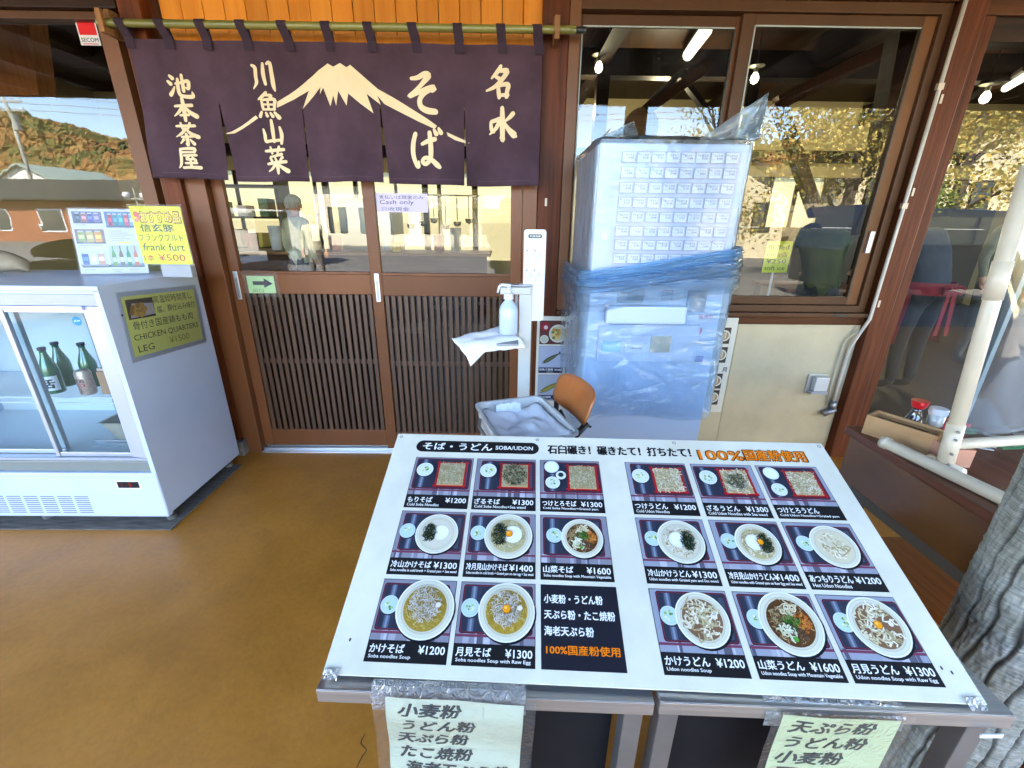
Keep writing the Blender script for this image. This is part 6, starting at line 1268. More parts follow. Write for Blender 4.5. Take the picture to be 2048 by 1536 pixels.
# ------------------------------------------------------------------ PEOPLE
SKIN = mat('skin', (.52, .30, .20), .5)
def person(label, loc, rz, J, cols, hair=(.02, .015, .012), group=None, extra=None, hairstyle=1):
    """J overrides joints (metres, facing -Y); cols = top, trousers, shoes"""
    D = dict(pel=(0, 0, .93), waist=(0, 0, 1.06), chest=(0, -.01, 1.28), neck=(0, 0, 1.46), nk2=(0, -.01, 1.51), head=(0, -.02, 1.60), crown=(0, -.01, 1.68),
             shL=(.17, 0, 1.40), elL=(.24, .02, 1.14), wrL=(.24, -.05, .91), haL=(.24, -.07, .86), hipL=(.09, 0, .88), knL=(.10, -.01, .49), anL=(.10, .02, .09), toL=(.11, -.15, .03))
    for k in ('sh', 'el', 'wr', 'ha', 'hip', 'kn', 'an', 'to'): x, y, z = D[k + 'L']; D[k + 'R'] = (-x, y, z)
    D.update(J)
    R_ = dict(pel=.135, waist=.125, chest=.145, neck=.06, nk2=.052, head=.088, crown=.072, sh=.075, el=.046, wr=.03, ha=.033, hip=.095, kn=.062, an=.043, to=.035)
    names = list(D); idx = {n: i for i, n in enumerate(names)}
    E_ = [('pel', 'waist'), ('waist', 'chest'), ('chest', 'neck'), ('neck', 'nk2'), ('nk2', 'head'), ('head', 'crown')]
    for s in 'LR': E_ += [('chest', 'sh' + s), ('sh' + s, 'el' + s), ('el' + s, 'wr' + s), ('wr' + s, 'ha' + s), ('pel', 'hip' + s), ('hip' + s, 'kn' + s), ('kn' + s, 'an' + s), ('an' + s, 'to' + s)]
    V = [Vector(D[n]) for n in names]; E2 = [(idx[a], idx[b]) for a, b in E_]
    rr = [R_[n if n in R_ else n[:-1]] for n in names]
    for s in 'LR':      # five fingers per hand
        h = Vector(D['ha' + s]); d = (h - Vector(D['wr' + s])).normalized(); sd_ = d.cross(Vector((0, 1, 0))); sd_ = (sd_ if sd_.length > .3 else Vector((1, 0, 0))).normalized(); nn = d.cross(sd_)
        for k in range(5):
            o = (k - 1.5) * .019 if k < 4 else -.045; L_ = (.07, .08, .075, .06)[k] if k < 4 else .035; b = h + sd_ * o + d * (.03 if k < 4 else -.005); i0 = len(V)
            V += [b, b + d * L_ * .55 + nn * .008, b + d * L_ + nn * .024]; rr += [.0095, .009, .007]; E2 += [(idx['ha' + s], i0), (i0, i0 + 1), (i0 + 1, i0 + 2)]
    t = thing('person', label, 'person', loc, rz, group)
    me = bpy.data.meshes.new('body'); me.from_pydata(V, E2, []); o = bpy.data.objects.new('body', me); COL.objects.link(o)
    o.modifiers.new('s', 'SKIN'); o.modifiers.new('u', 'SUBSURF').levels = 1
    sv = me.skin_vertices[0].data
    for i, r in enumerate(rr):
        k = (1, 1)
        n = names[i] if i < len(names) else ''
        if n in ('pel', 'waist', 'chest'): k = (1.15, .85)
        sv[i].radius = (r * k[0], r * k[1])
    sv[0].use_root = True
    bpy.context.view_layer.update(); m2 = bpy.data.meshes.new_from_object(o.evaluated_get(bpy.context.evaluated_depsgraph_get())); bpy.data.objects.remove(o)
    top, tro, sho = cols; ms = [mat('top_%02d%02d%02d' % tuple(int(c * 99) for c in top), top, .8, var=.25, vscale=9, bump=.5, bscale=14), mat('trousers_%02d%02d%02d' % tuple(int(c * 99) for c in tro), tro, .8, var=.15), mat('shoes', sho, .5), SKIN]
    for q in ms: m2.materials.append(q)
    W_ = {s: Vector(D['wr' + s]) for s in 'LR'}; nk = Vector(D['nk2']); hd = Vector(D['head']); seg = lambda p, a, b: (p - (a + (b - a) * max(0, min(1, (p - a).dot(b - a) / (b - a).length_squared)))).length
    for p in m2.polygons:
        c = p.center; k = 0
        if (c - hd).length < .13 or seg(c, nk, Vector(D['crown'])) < .085: k = 3
        else:
            for s in 'LR':
                if seg(c, W_[s], Vector(D['ha' + s]) + (Vector(D['ha' + s]) - W_[s]).normalized() * .12) < .055: k = 3
                if k == 0 and min(seg(c, Vector(D['hip' + s]), Vector(D['kn' + s])), seg(c, Vector(D['kn' + s]), Vector(D['an' + s]))) < .13 and (c - Vector(D['waist'])).length > .17 and (c.z < D['pel'][2] + .0): k = 1
                if (c - Vector(D['an' + s])).length < .06 or seg(c, Vector(D['an' + s]), Vector(D['to' + s])) < .05: k = 2
        p.material_index = k
    m2.polygons.foreach_set('use_smooth', [True] * len(m2.polygons)); m2.name = 'body'
    b = bpy.data.objects.new('body', m2); COL.objects.link(b); b.parent = t; WM[b] = WM[t]
    # head pieces, in head axes
    up_ = (Vector(D['crown']) - hd).normalized(); xx = Vector((1, 0, 0)); fw = up_.cross(xx).normalized() * -1; fw = fw if fw.y < 0 else -fw
    if up_.z < 0.2: fw = Vector((0, up_.z * 0 - .2, -1)).normalized()
    H = Matrix((xx, -fw, up_)).transposed().to_4x4(); H.translation = hd + up_ * .02
    T_ = WM[t]
    mb = MB(); mb.fr = T_ @ H; vs = []; n, m_ = 20, 12
    for j in range(m_ + 1):
        ph = math.pi * .62 * j / m_
        for i in range(n):
            a = 2 * math.pi * i / n; front = max(0, -math.sin(a)); lim = 1 - .45 * front
            p_ = ph * lim; r = .112 + .005 * noise.noise(Vector((a * 3, j * .8, 1)))
            vs.append((r * .90 * math.sin(p_) * math.cos(a), r * math.sin(p_) * math.sin(a) + .008, r * 1.02 * math.cos(p_)))
    mb.add(vs, [(j * n + i, j * n + (i + 1) % n, (j + 1) * n + (i + 1) % n, (j + 1) * n + i) for j in range(m_) for i in range(n)]); mb.build('hair', mat('hair_%02d' % int(hair[0] * 99), hair, .55, var=.3, vscale=40, stretch=(1, 1, .1)), t, smooth=True)
    mb = MB(); mb.fr = T_ @ H
    for s in (-1, 1):
        mb.lathe([(0, -.010), (.010, -.006), (.013, 0), (.010, .006), (0, .010)], (s * .032, -.082, -.022), 10, ink((235, 232, 228)), .6); mb.lathe([(0, -.005), (.006, 0), (0, .005)], (s * .032, -.089, -.022), 8, BLACKP, .6)
        mb.lathe([(0, -.028), (.010, -.015), (.012, .01), (0, .026)], (s * .088, .008, -.025), 8, SKIN, 1.6)
    mb.lathe([(.013, -.062), (.012, -.055), (.007, -.035), (.003, -.02)], (0, -.094, .0), 8, SKIN); mb.add([(-.022, -.090, -.082), (.022, -.090, -.082), (.020, -.092, -.076), (-.020, -.092, -.076)], [(0, 1, 2, 3)], mat('lips', (.40, .15, .12), .5)); mb.build('face', None, t, smooth=True)
    if extra: extra(t, T_, D)
    return t
# staff member seen from behind through the right glass, bending forward
def apron(t, T_, D):
    RED = mat('red_apron_cloth', (.25, .007, .018), .8, var=.15, vscale=6, bump=.4, bscale=30)
    mb = MB(); mb.fr = T_; n = 30; vs = []
    for z, r in ((.90, .185), (1.0, .178)): vs += [(r * 1.12 * math.cos(2 * math.pi * i / n), r * .9 * math.sin(2 * math.pi * i / n), z) for i in range(n)]
    mb.add(vs, [(i, (i + 1) % n, n + (i + 1) % n, n + i) for i in range(n)]); mb.build('apron_band', RED, t, smooth=True)
    mb = MB(); mb.fr = T_; n, m_ = 24, 12; vs = [((.195 + .05 * v) * math.sin(rad(-105 + 210 * i / n)), -(.175 + .06 * v + .012 * math.sin(i * 1.3)) * math.cos(rad(-105 + 210 * i / n)), .97 - .50 * v) for v in [j / m_ for j in range(m_ + 1)] for i in range(n + 1)]
    mb.add(vs, [(j * (n + 1) + i, j * (n + 1) + i + 1, (j + 1) * (n + 1) + i + 1, (j + 1) * (n + 1) + i) for j in range(m_) for i in range(n)]); mb.build('apron_skirt', RED, t, smooth=True)
    mb = MB(); mb.fr = T_
    for s in (-1, 1):
        mb.tube([(0, .185, .95), (s * .05, .20, .985), (s * .10, .20, .965), (s * .09, .20, .925), (0, .187, .94)], .012, 8); mb.hexa((s * .005, .19, .94), (s * .045, .195, .94), (s * .075, .215, .58), (s * .035, .215, .58), (0, .004, 0))
    mb.build('apron_bow', RED, t)
pr_ = P(1868, 560, 3.75)
person('staff person in navy shirt and tied red apron bending forward behind the right glass', (pr_.x - .03, 3.75, .01), math.pi + .15,
       dict(chest=(0, -.14, 1.28), neck=(0, -.30, 1.40), nk2=(0, -.36, 1.40), head=(0, -.45, 1.38), crown=(0, -.53, 1.36), shL=(.19, -.20, 1.38), shR=(-.19, -.20, 1.38), elL=(.23, -.36, 1.16), elR=(-.23, -.36, 1.16), wrL=(.14, -.55, 1.04), wrR=(-.14, -.55, 1.04), haL=(.12, -.60, 1.02), haR=(-.12, -.60, 1.02)),
       ((.020, .035, .062), (.008, .008, .010), (.02, .02, .02)), extra=apron)
pr_ = P(1988, 560, 4.6)
def cap(t, T_, D):
    mb = MB(); mb.fr = T_; mb.lathe([(.115, 1.60), (.118, 1.64), (.10, 1.70), (.05, 1.735), (0, 1.74)], (0, -.01, 0), 20); mb.build('cap', mat('cream_cap', (.5, .47, .36), .8), t, smooth=True)
person('person in olive grey sweater with a cream cap standing inside behind the right glass', (pr_.x, 4.6, .01), .25, {}, ((.16, .165, .11), (.05, .05, .05), (.02, .02, .02)), extra=cap)
pr_ = P(1650, 520, 3.7)
person('person in bright green jacket leaning forward inside, behind the right pane of the big window', (pr_.x, 3.7, .01), math.pi - .2,
       dict(chest=(0, -.12, 1.26), neck=(0, -.26, 1.38), nk2=(0, -.31, 1.37), head=(0, -.40, 1.34), crown=(0, -.48, 1.31), shL=(.19, -.17, 1.36), shR=(-.19, -.17, 1.36), elL=(.23, -.30, 1.14), elR=(-.23, -.30, 1.14), wrL=(.14, -.50, 1.02), wrR=(-.14, -.50, 1.02), haL=(.12, -.55, 1.0), haR=(-.12, -.55, 1.0)),
       ((.045, .062, .010), (.01, .01, .01), (.02, .02, .02)))
a = P(1523, 545, 3.2); b = P(1573, 545, 3.2); c = P(1535, 482, 3.2)
def d_milk(mb, S, W, H):
    g = ink((70, 80, 10))
    for i, l in enumerate(('fluffed', 'rice milk', '¥250', 'soft ice')): mb.text(S, l, W * .08, H * (.74 - .22 * i), wd=W * .8, ht=H * .14, m=g, bold=.02, wob=.06)
t = sheet('small_sign', 'small yellow green handwritten sign on a stick inside the big window', 'sign', (a.x, 3.2, a.z), (1, 0, 0), (0, 0, 1), b.x - a.x, c.z - a.z, (215, 225, 30), d_milk, thick=.004)
MB().tube([(a.x + .09, 3.215, a.z - .42), (a.x + .09, 3.215, a.z + .05)], .008, 8).build('stick', WHITEP, t, smooth=True); MB().lathe([(.0, 0), (.10, 0), (.11, .012), (.02, .02), (0, .02)], (a.x + .09, 3.215, a.z - .43), 20).build('stick_base', WHITEP, t, smooth=True)
o = bx('inner_sill_shelf', DARKX, None, 1.2, 2.1, 3.05, 3.4, a.z - .46, a.z - .432, .003); tag(o, 'dark shelf inside the big window carrying the small yellow sign', 'shelf')
# photographer: seen mirrored in the door glass
def phone(t, T_, D):
    mb = MB(); mb.fr = T_; mb.box(-.082, .082, -.008, .0, -.038, .038); 
    o = MB(); o.fr = T_ @ Matrix.Translation((0, -.50, 1.45)); o.box(-.08, .08, 0, .008, -.038, .038); o.build('phone', BLACKP, t, bevel=.003)
    mb = MB(); n = 26; mb.fr = T_; vs = []
    for k in range(7):
        for q, (dz, dr) in enumerate(((0, 0), (.03, .022), (.06, .026), (.09, 0))):
            z = .88 + k * .09 + dz; rx = (.20 if k < 5 else .21) + dr; vs += [(rx * 1.05 * math.cos(2 * math.pi * i / n), rx * .82 * math.sin(2 * math.pi * i / n), z) for i in range(n)]
    mb.add(vs, [(j * n + i, j * n + (i + 1) % n, (j + 1) * n + (i + 1) % n, (j + 1) * n + i) for j in range(27) for i in range(n)]); mb.build('puffer_vest', mat('olive_puffer', (.11, .115, .085), .55, bump=.4, bscale=25), t, smooth=True)
    mb = MB(); mb.fr = T_; mb.lathe([(.088, 1.47), (.10, 1.50), (.085, 1.545)], (0, -.005, 0), 20); mb.build('scarf', mat('pale_scarf', (.62, .60, .55), .8), t, smooth=True)
person('person in olive quilted jacket holding up a phone, mirrored in the door glass', (-.02, -.62, 0), math.pi, dict(shL=(.19, 0, 1.38), shR=(-.19, 0, 1.38), elL=(.22, -.18, 1.22), elR=(-.22, -.18, 1.22), wrL=(.14, -.34, 1.34), wrR=(-.14, -.34, 1.34), haL=(.11, -.38, 1.385), haR=(-.11, -.38, 1.385)), ((.12, .12, .09), (.05, .055, .07), (.08, .07, .06)), extra=phone)
# passers-by across the forecourt, also mirrored
def bag(c):
    def f(t, T_, D):
        mb = MB(); mb.fr = T_; mb.box(-.16, .16, .13, .27, 1.02, 1.42); mb.build('backpack', mat('bag_%02d%02d' % (int(c[0] * 99), int(c[2] * 99)), c, .6), t, bevel=.04)
    return f
person('person in yellow jacket with a pink backpack walking past in the sunny street', (P(1004, 480, 10.6).x, -5.4, -.12), 2.6, dict(knL=(.10, -.12, .50), anL=(.10, -.05, .12), toL=(.11, -.2, .07), knR=(-.10, .05, .49), anR=(-.10, .22, .12), toR=(-.11, .09, .03)), ((.50, .40, .03), (.06, .07, .1), (.2, .2, .2)), extra=bag((.7, .12, .2)))
person('person in pale cream coat standing in the sunny street facing the shop', (-4.3, -4.9, -.12), 3.0, {}, ((.66, .62, .45), (.15, .14, .13), (.1, .1, .1)), hair=(.06, .03, .02), extra=bag((.12, .14, .16)))
person('cook in white jacket seen from behind inside, behind the left sliding door', (-2.75, 6.0, .01), math.pi - .5, {}, ((.62, .60, .42), (.1, .1, .12), (.1, .1, .1)), hair=(.5, .5, .45))
person('person in white shirt walking in the sunny street at the right', (3.6, -6.5, -.12), 3.6, {}, ((.72, .72, .70), (.08, .08, .12), (.1, .1, .1)))

# ------------------------------------------------------------------ inside furniture
def itable(label, x, y):
    t = thing('dining_table', label, 'table', (x, y, 0), group='dark dining tables inside the restaurant')
    bx('table_top', wood('table_top_wood', (.16, .06, .025), (.09, .03, .012), 'X', .3, coat=.3), t, x - .6, x + .6, y - .4, y + .4, .70, .735, .005)
    for a in (-.54, .54):
        for b in (-.34, .34): bx('leg', DARKW, t, x + a - .03, x + a + .03, y + b - .03, y + b + .03, .01, .699, .003)
def stool(label, x, y, c):
    t = thing('stool', label, 'stool', (x, y, 0), group='stools inside the restaurant'); bx('seat', mat('stool_%02d' % int(c[0] * 99), c, .5), t, x - .17, x + .17, y - .17, y + .17, .40, .46, .015)
    for a in (-.13, .13):
        for b in (-.13, .13): bx('leg', BLACKP, t, x + a - .015, x + a + .015, y + b - .015, y + b + .015, .01, .399, .002)
for i, (x, y) in enumerate(((-.9, 5.0), (1.3, 4.6), (3.9, 5.6), (-3.3, 5.2), (2.6, 7.2), (-1.4, 7.4))):
    itable(['dark dining table inside behind the right sliding door', 'dark dining table inside behind the ticket machine', 'dark dining table inside behind the staff person', 'dark dining table inside behind the left sliding door', 'dark dining table near the back windows on the right', 'dark dining table near the back windows on the left'][i], x, y)
    for s in (-1, 1): stool('grey stool at ' + ('the near side of ' if s < 0 else 'the far side of ') + ['the table behind the right sliding door', 'the table behind the ticket machine', 'the table behind the staff person', 'the table behind the left sliding door', 'the back right table', 'the back left table'][i], x + .1 * s, y + .62 * s, (.16, .16, .15))
def wcounter():
    t = thing('kitchen_counter', 'wooden kitchen counter with bowls inside beyond the sliding doors', 'counter', (-2.6, 4.2, 0))
    bx('front', BEAMW, t, -4.2, -.3, 6.2, 6.24, .01, 1.0, .003); bx('top', wood('counter_top_wood', (.30, .15, .06), (.2, .09, .03), 'X', .4), t, -4.25, -.25, 6.1, 6.8, 1.0, 1.04, .004)
wcounter()
t = thing('steel_cabinet', 'tall steel cabinet inside the kitchen behind the left sliding door', 'cabinet', (-2.6, 7.2, 0)); bx('body', mat('kitchen_steel', (.34, .36, .36), .4, .5), t, -2.55, -1.75, 7.0, 7.7, .01, 1.75, .006); bx('door', mat('kitchen_steel2', (.28, .30, .30), .35, .5), t, -2.53, -2.16, 6.985, 6.999, .1, 1.7, .004); bx('door', mat('kitchen_steel2', (.28, .30, .30), .35, .5), t, -2.14, -1.77, 6.985, 6.999, .1, 1.7, .004)
t = thing('tall_shelf', 'dark shelf rack with boxes inside behind the left edge of the doors', 'shelf', (-4.2, 7.4, 0))
for x in (-4.8, -3.55): bx('upright', BLACKP, t, x, x + .05, 7.2, 7.6, .01, 2.1, .002)
for z in (.5, 1.0, 1.45, 1.9): bx('board', DARKX, t, -4.75, -3.55, 7.2, 7.6, z, z + .03, .002)
for k in range(7):
    x, z = -4.7 + .17 * k, (1.03, 1.48)[k % 2]; o = bx('stock_box', (mat('tub_yellow', (.55, .42, .03), .4), mat('green_stock', (.08, .22, .10), .5), mat('kraft_brown', (.42, .23, .12), .6), WHITEP)[k % 4], None, x, x + .14, 7.25, 7.5, z + .001, z + .16 + .05 * (k % 3), .004); tag(o, ['first', 'second', 'third', 'fourth', 'fifth', 'sixth', 'seventh'][k] + ' box from the left on the dark kitchen shelf rack', 'box', 'boxes on the kitchen shelf rack')
for k, x in enumerate((-3.1, -1.45, -.62, .35)):
    o = bx('dark_post', DARKX, None, x, x + .09, 7.9, 8.0, .01, 2.9, .004); tag(o, 'dark square post in front of the bright back windows, ' + ('leftmost', 'second from left', 'third from left', 'rightmost')[k], 'post', 'dark posts before the back windows')
for k in range(6):
    x = -1.35 + .16 * k; z = 1.35 + .04 * (k % 3); t = thing('hanging_ladle', ['first', 'second', 'third', 'fourth', 'fifth', 'sixth'][k] + ' steel ladle from the left hanging inside over the kitchen counter', 'ladle', (x, 6.4, z), 0, 'ladles hanging over the kitchen counter')
    MB().tube([(x, 6.4, z + .35), (x, 6.4, z + .06)], .008, 6).build('handle', STEEL_D, t); MB().lathe([(.0, -.02), (.045, 0), (.055, .05), (.05, .05), (.04, .005), (0, -.012)], (x, 6.4, z), 12).build('bowl', STEEL_D, t, smooth=True)
o = bx('hanging_rail', STEEL_D, None, -1.5, -.4, 6.39, 6.41, 1.76, 1.78, .002); tag(o, 'steel rail holding the ladles over the kitchen counter', 'rail')
for k in range(9):
    x = -4.0 + .42 * k + .1 * math.sin(k * 3); h = .12 + .10 * ((k * 7) % 3); y = 6.3 + .1 * (k % 2)
    t = thing('counter_pot', ['yellow tall tub', 'red small bowl', 'white ceramic jar'][k % 3] + ' on the kitchen counter, place %s from the left door edge' % ['nearest', 'second', 'third', 'fourth', 'fifth', 'sixth', 'seventh', 'eighth', 'ninth'][k], 'pot', (x, y, 1.042))
    MB().lathe([(.05, 0), (.07, .01), (.08, h), (.074, h), (.06, .02), (0, .02)], (x, y, 1.042), 16).build('vessel', (mat('tub_yellow', (.55, .42, .03), .4), mat('bowl_red', (.35, .05, .03), .4), WHITEP)[k % 3], t, smooth=True)
t = thing('wall_clock', 'round wall clock on the beam seen above the ticket machine', 'clock', P(1281, 255, 5.55)); c = P(1281, 255, 5.55)
mb = MB(); mb.fr = Matrix.Translation(c) @ Matrix.Rotation(rad(90), 4, 'X'); mb.lathe([(.19, 0), (.19, .04), (.165, .045), (.165, .03), (0, .03)], (0, 0, 0), 28); mb.build('clock_case', wood('clock_wood', (.28, .16, .08), (.2, .1, .05), 'X'), t)

# ------------------------------------------------------------------ across the street (seen mirrored in the glass)
t = thing('long_building', 'long low building with dark tiled roof and red-brown walls across the street', 'building', (-14, -25, -.12))
bx('wall', mat('terracotta_wall', (.30, .11, .05), .8, var=.2, vscale=1), t, -70, -12.4, -32, -25.2, -.12, 2.35, 0)
bx('wall', mat('ivory_wall', (.68, .62, .46), .8, var=.1, vscale=1), t, -12.3, 6, -31, -24.5, -.12, 3.5, 0)
mb = MB(); mb.hexa((-71, -24.6, 2.40), (-12.2, -24.6, 2.40), (-12.2, -28.4, 3.75), (-71, -28.4, 3.75), (0, 0, .12)); mb.hexa((-71, -28.4, 3.75), (-12.2, -28.4, 3.75), (-12.2, -32.4, 2.4), (-71, -32.4, 2.4), (0, 0, .12)); mb.build('roof', mat('dark_tile_roof', (.03, .037, .036), .85, var=.4, vscale=9, stretch=(.2, 1, 6)), t)
mb = MB()
for k in range(13): y = -24.7 - .28 * k; z = 2.53 + .099 * k; mb.box(-71, -12.2, y - .05, y + .02, z, z + .05)
mb.build('roof_tile_rows', mat('tile_row', (.055, .062, .06), .85), t, kind='stuff')
mb = MB(); mb.hexa((-12.6, -24.0, 3.45), (6.4, -24.0, 3.45), (6.4, -27.6, 5.0), (-12.6, -27.6, 5.0), (0, 0, .12)); mb.build('roof', mat('grey_green_roof', (.14, .17, .13), .6, var=.3, vscale=4), t)
for k in range(9):
    x = -11.5 + 1.95 * k; w_ = bx('window', DARKW, t, x, x + 1.2, -24.56, -24.5, .6, 2.2, .01); MB().box(x + .08, x + .57, -24.49, -24.48, .7, 2.1).box(x + .63, x + 1.12, -24.49, -24.48, .7, 2.1).build('pane', mat('far_glass', (.05, .06, .06), .1), w_)
for k in range(14):
    x = -62 + 3.5 * k; w_ = bx('window', WHITEP, t, x, x + 1.6, -25.24, -25.18, .5, 1.9, .01); MB().box(x + .1, x + 1.5, -25.17, -25.16, .6, 1.8).build('pane', mat('far_glass', (.05, .06, .06), .1), w_)
# white gabled house far left and cream house on the right
def house(label, x0, x1, y0, y1, h, r, wc, rc):
    t = thing('gabled_house', label, 'house', ((x0 + x1) / 2, y1, -.12)); bx('wall', wc, t, x0, x1, y0, y1, -.12, h, 0); xm = (x0 + x1) / 2
    mb = MB(); mb.hexa((x0 - .5, y0 - .4, h - .2), (x0 - .5, y1 + .5, h - .2), (xm, y1 + .5, h + r), (xm, y0 - .4, h + r), (0, 0, .15)); mb.hexa((xm, y0 - .4, h + r), (xm, y1 + .5, h + r), (x1 + .5, y1 + .5, h - .2), (x1 + .5, y0 - .4, h - .2), (0, 0, .15)); mb.build('roof', rc, t)
    mb = MB(); mb.add([(x0, y1 - .01, h), (x1, y1 - .01, h), (xm, y1 - .01, h + r)], [(0, 1, 2)]); mb.build('gable', wc, t)
    n = max(2, int((x1 - x0) / 2.2))
    for k in range(n):
        x = x0 + (x1 - x0) * (k + .3) / n; w_ = bx('window', DARKW, t, x, x + .9, y1 + .0, y1 + .06, h - 1.9, h - .6, .01); MB().box(x + .06, x + .84, y1 + .062, y1 + .07, h - 1.84, h - .66).build('pane', mat('far_glass', (.05, .06, .06), .1), w_)
WW = mat('white_house_wall', (.66, .66, .60), .8); CW = mat('cream_house_wall', (.70, .60, .38), .8, var=.1)
g = P(50, 345, 60); house('white gabled house with pale green roof above the long building', g.x - 5, g.x + 4, -66, -55, 5.2, 2.2, WW, mat('pale_green_roof', (.30, .38, .32), .5))
house('cream gabled house with dark beams behind the golden tree', 14.5, 26, -22, -15, 3.9, 1.8, CW, mat('brown_roof', (.07, .045, .04), .6)); house('cream gabled house seen mirrored behind the staff person', 27.5, 40, -24, -16, 4.0, 2.2, CW, mat('violet_roof', (.09, .06, .08), .6))
house('low cream house behind the green bush', 6.5, 13.2, -24, -17, 3.0, 1.6, CW, mat('brown_roof', (.07, .045, .04), .6))
# trees: trunk, limbs, leaf-clump crown
def tree(label, x, y, h, r, cols, seed, n=2600, low=.35, group=None):
    rnd = random.Random(seed); t = thing('street_tree', label, 'tree', (x, y, -.12), 0, group)
    mb = MB(); mb.tube([(x, y, -.12), (x + .05, y, h * .3), (x - .05, y + .1, h * .62), (x, y, h * .9)], [.16 * r / 2, .13 * r / 2, .08 * r / 2, .02], 9)
    tips = []
    for k in range(11):
        a = rnd.uniform(0, 6.28); z0 = h * rnd.uniform(.25, .7); q = r * rnd.uniform(.5, .85); z1 = min(h * .97, z0 + rnd.uniform(.2, .5) * h * .6); mb.tube([(x, y, z0), (x + q * .5 * math.cos(a), y + q * .5 * math.sin(a), (z0 + z1) / 2 + .1), (x + q * math.cos(a), y + q * math.sin(a), z1)], [.06 * r / 2, .04 * r / 2, .012], 6); tips.append(Vector((x + q * math.cos(a), y + q * math.sin(a), z1)))
    mb.build('trunk', mat('tree_bark', (.11, .085, .06), .9, var=.4, vscale=9), t)
    cl = tips + [Vector((x + rnd.gauss(0, r * .4), y + rnd.gauss(0, r * .4), h * rnd.uniform(low, .98))) for _ in range(16)]
    mb = MB()
    for k in range(int(n * 2.6)):
        c = cl[k % len(cl)]; p = c + Vector((rnd.gauss(0, r * .20), rnd.gauss(0, r * .20), rnd.gauss(0, r * .16))); s = rnd.uniform(.03, .065) * (r / 2) ** .5
        a = Vector((rnd.gauss(0, 1), rnd.gauss(0, 1), rnd.gauss(0, 1))).normalized(); b = a.orthogonal().normalized(); mb.add([p + a * s, p + b * s * .6, p - a * s, p - b * s * .6], [(0, 1, 2, 3)], cols[rnd.randrange(len(cols))])
    o = mb.build('crown', None, t)
GOLD = [mat('leaf_gold', (.42, .29, .045), .7), mat('leaf_ochre', (.31, .21, .035), .7), mat('leaf_olive', (.18, .175, .035), .7), mat('leaf_pale_gold', (.47, .39, .11), .7)]
GRN = [mat('leaf_green', (.09, .15, .02), .7), mat('leaf_dark_green', (.045, .085, .015), .7), mat('leaf_yellow_green', (.22, .27, .04), .7)]
tree('golden leaved tree mirrored in the big window, nearest the shop', 9.2, -7.6, 5.4, 2.3, GOLD, 1, 5200, .3, 'trees across the forecourt'); tree('golden leaved tree further right across the forecourt', 13.5, -9.0, 6.2, 2.6, GOLD, 2, 4600, .3, 'trees across the forecourt')
tree('sparse green leaved tree whose top shows beside the bunched plastic', 6.3, -9.5, 5.6, 1.5, GRN + GOLD[:1], 3, 1700, .55, 'trees across the forecourt'); tree('round yellow green bush tree in front of the golden tree', 8.5, -5.0, 2.3, 1.1, GRN, 4, 3000, .2, 'trees across the forecourt')
tree('dark green tree at the far left end of the street', -31, -17, 4.0, 2.0, GRN, 5, 2500, .3, 'trees across the forecourt'); tree('golden tree behind the parked van', -3.0, -21, 4.4, 2.1, GOLD, 6, 2500, .3, 'trees across the forecourt')
# utility pole and wires, street lamp
g = P(42, 300, 45.2); t = thing('utility_pole', 'white lattice-topped utility pole in front of the hill', 'utility pole', (g.x, -40, -.12)); PG = mat('pole_grey', (.30, .31, .27), .7)
MB().tube([(g.x, -40, -.12), (g.x, -40, 12.5)], [.20, .12], 10).build('pole', PG, t, smooth=True)
for k, z in enumerate((12.2, 11.6, 10.9, 10.2)):
    c_ = bx('crossarm', PG, t, g.x - 1.5, g.x + 1.5, -40.08, -39.95, z, z + .12, .01)
    for q in range(5): MB().lathe([(.05, 0), (.10, .05), (.05, .12), (.09, .18), (0, .28)], (g.x - 1.35 + .67 * q, -40.0, z + .12), 8).build('insulator', WHITEP, c_)
MB().tube([(g.x + .3, -40, 10.0), (g.x + .3, -40, 8.7)], .32, 12).build('transformer', PG, t)
t = thing('power_line', 'power line sagging in front of the autumn hill', 'cable', (g.x, -40, 10)); mb = MB()
for dz in (0, .5, 1.1): mb.tube([(g.x - 60 + 5 * i, -40, 10.4 + dz + 1.6 * ((i - 12 - 0) / 12) ** 2 * 0 + (.9 * math.sin(math.pi * ((i % 12) / 12)) * -1)) for i in range(37)], .03, 5)
mb.build('wires', PG, t)
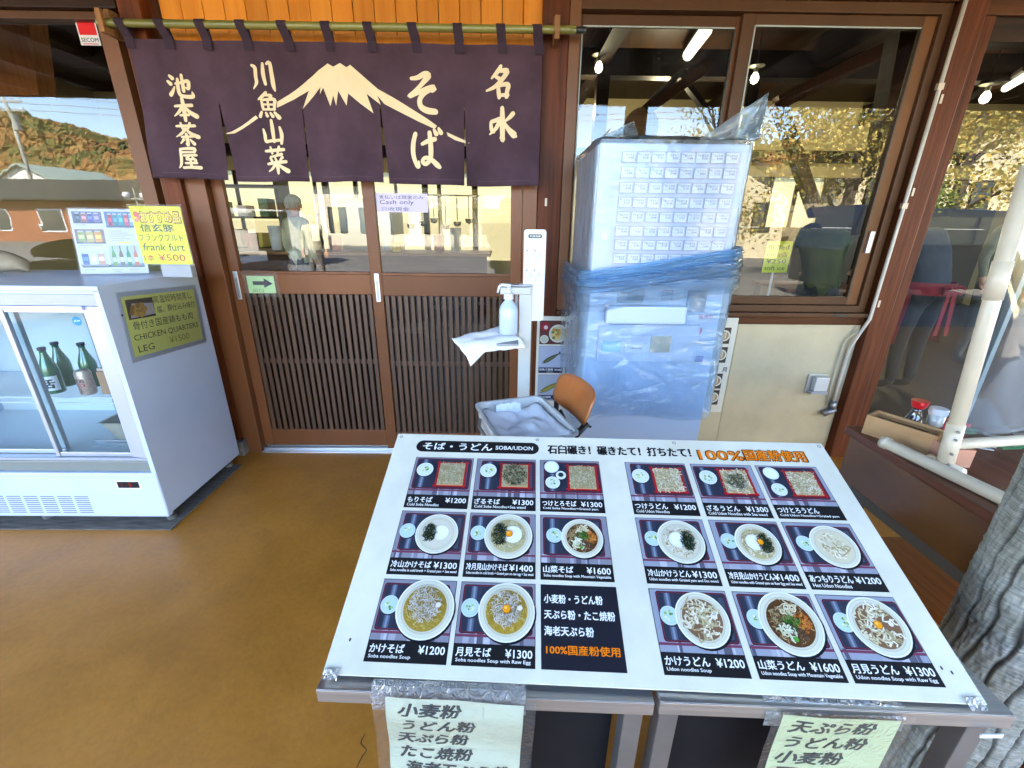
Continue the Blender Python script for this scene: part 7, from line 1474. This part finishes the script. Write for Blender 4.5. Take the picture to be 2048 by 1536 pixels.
g = P(268, 392, 20.2); t = thing('street_lamp', 'twin round globe street lamp across the street', 'street lamp', (g.x, -15, -.12)); MB().tube([(g.x, -15, -.12), (g.x, -15, g.z + .3)], .04, 8).build('pole', PG, t)
for s in (-1, 1): MB().tube([(g.x, -15, g.z - .1), (g.x + s * .3, -15, g.z - .15)], .02, 6).lathe([(.0, -.15), (.11, -.10), (.15, 0), (.11, .10), (0, .15)], (g.x + s * .36, -15, g.z + .02), 14).build('globe', WHITEP, t, smooth=True)
# parked vehicles
def vehicle(t, VX, VY, paint):
    mb = MB(); pf = [(-2.2, .35), (2.2, .35), (2.25, .95), (1.75, 1.15), (1.25, 1.85), (-2.1, 1.95), (-2.25, 1.1)]
    vs = [(VX + x, VY + y, z - .12) for y in (-.85, .85) for x, z in pf]; n = len(pf); mb.add(vs, [tuple(range(n))[::-1], tuple(range(n, 2 * n))] + [(i, (i + 1) % n, n + (i + 1) % n, n + i) for i in range(n)]); mb.build('body', paint, t, bevel=.05)
    for a, b in ((-2.0, -1.0), (-.9, .2), (.3, 1.25)):
        MB().box(VX + a, VX + b, VY + .851, VY + .86, 1.08, 1.62).build('window', mat('far_glass', (.05, .06, .06), .1), t, bevel=.004)
    for a in (-1.45, 1.45):
        for s in (-.8, .8):
            w_ = MB().tube([(VX + a, VY + s - .09, .21), (VX + a, VY + s + .09, .21)], .33, 20).build('wheel', BLACKP, t, bevel=.02); MB().tube([(VX + a, VY + s - .095, .21), (VX + a, VY + s + .095, .21)], .19, 14).build('rim', STEEL_D, w_)
    for s in (-.6, .6): MB().box(VX + 2.24, VX + 2.27, VY + s - .14, VY + s + .14, .55, .70).build('headlight', WHITEP, t, bevel=.01)
t = thing('parked_van', 'pale parked van across the forecourt', 'van', (-9.2, -12, -.12)); vehicle(t, -9.2, -12.0, mat('van_cream', (.40, .38, .32), .3, coat=.6))
t = thing('parked_van', 'dark blue van added to darken the view mirrored in the right glass', 'van', (8.9, -4.6, -.12)); vehicle(t, 8.9, -4.6, mat('van_navy', (.012, .018, .03), .35, coat=.3))  # added van, gives the right glass something dark to mirror instead of sunny street
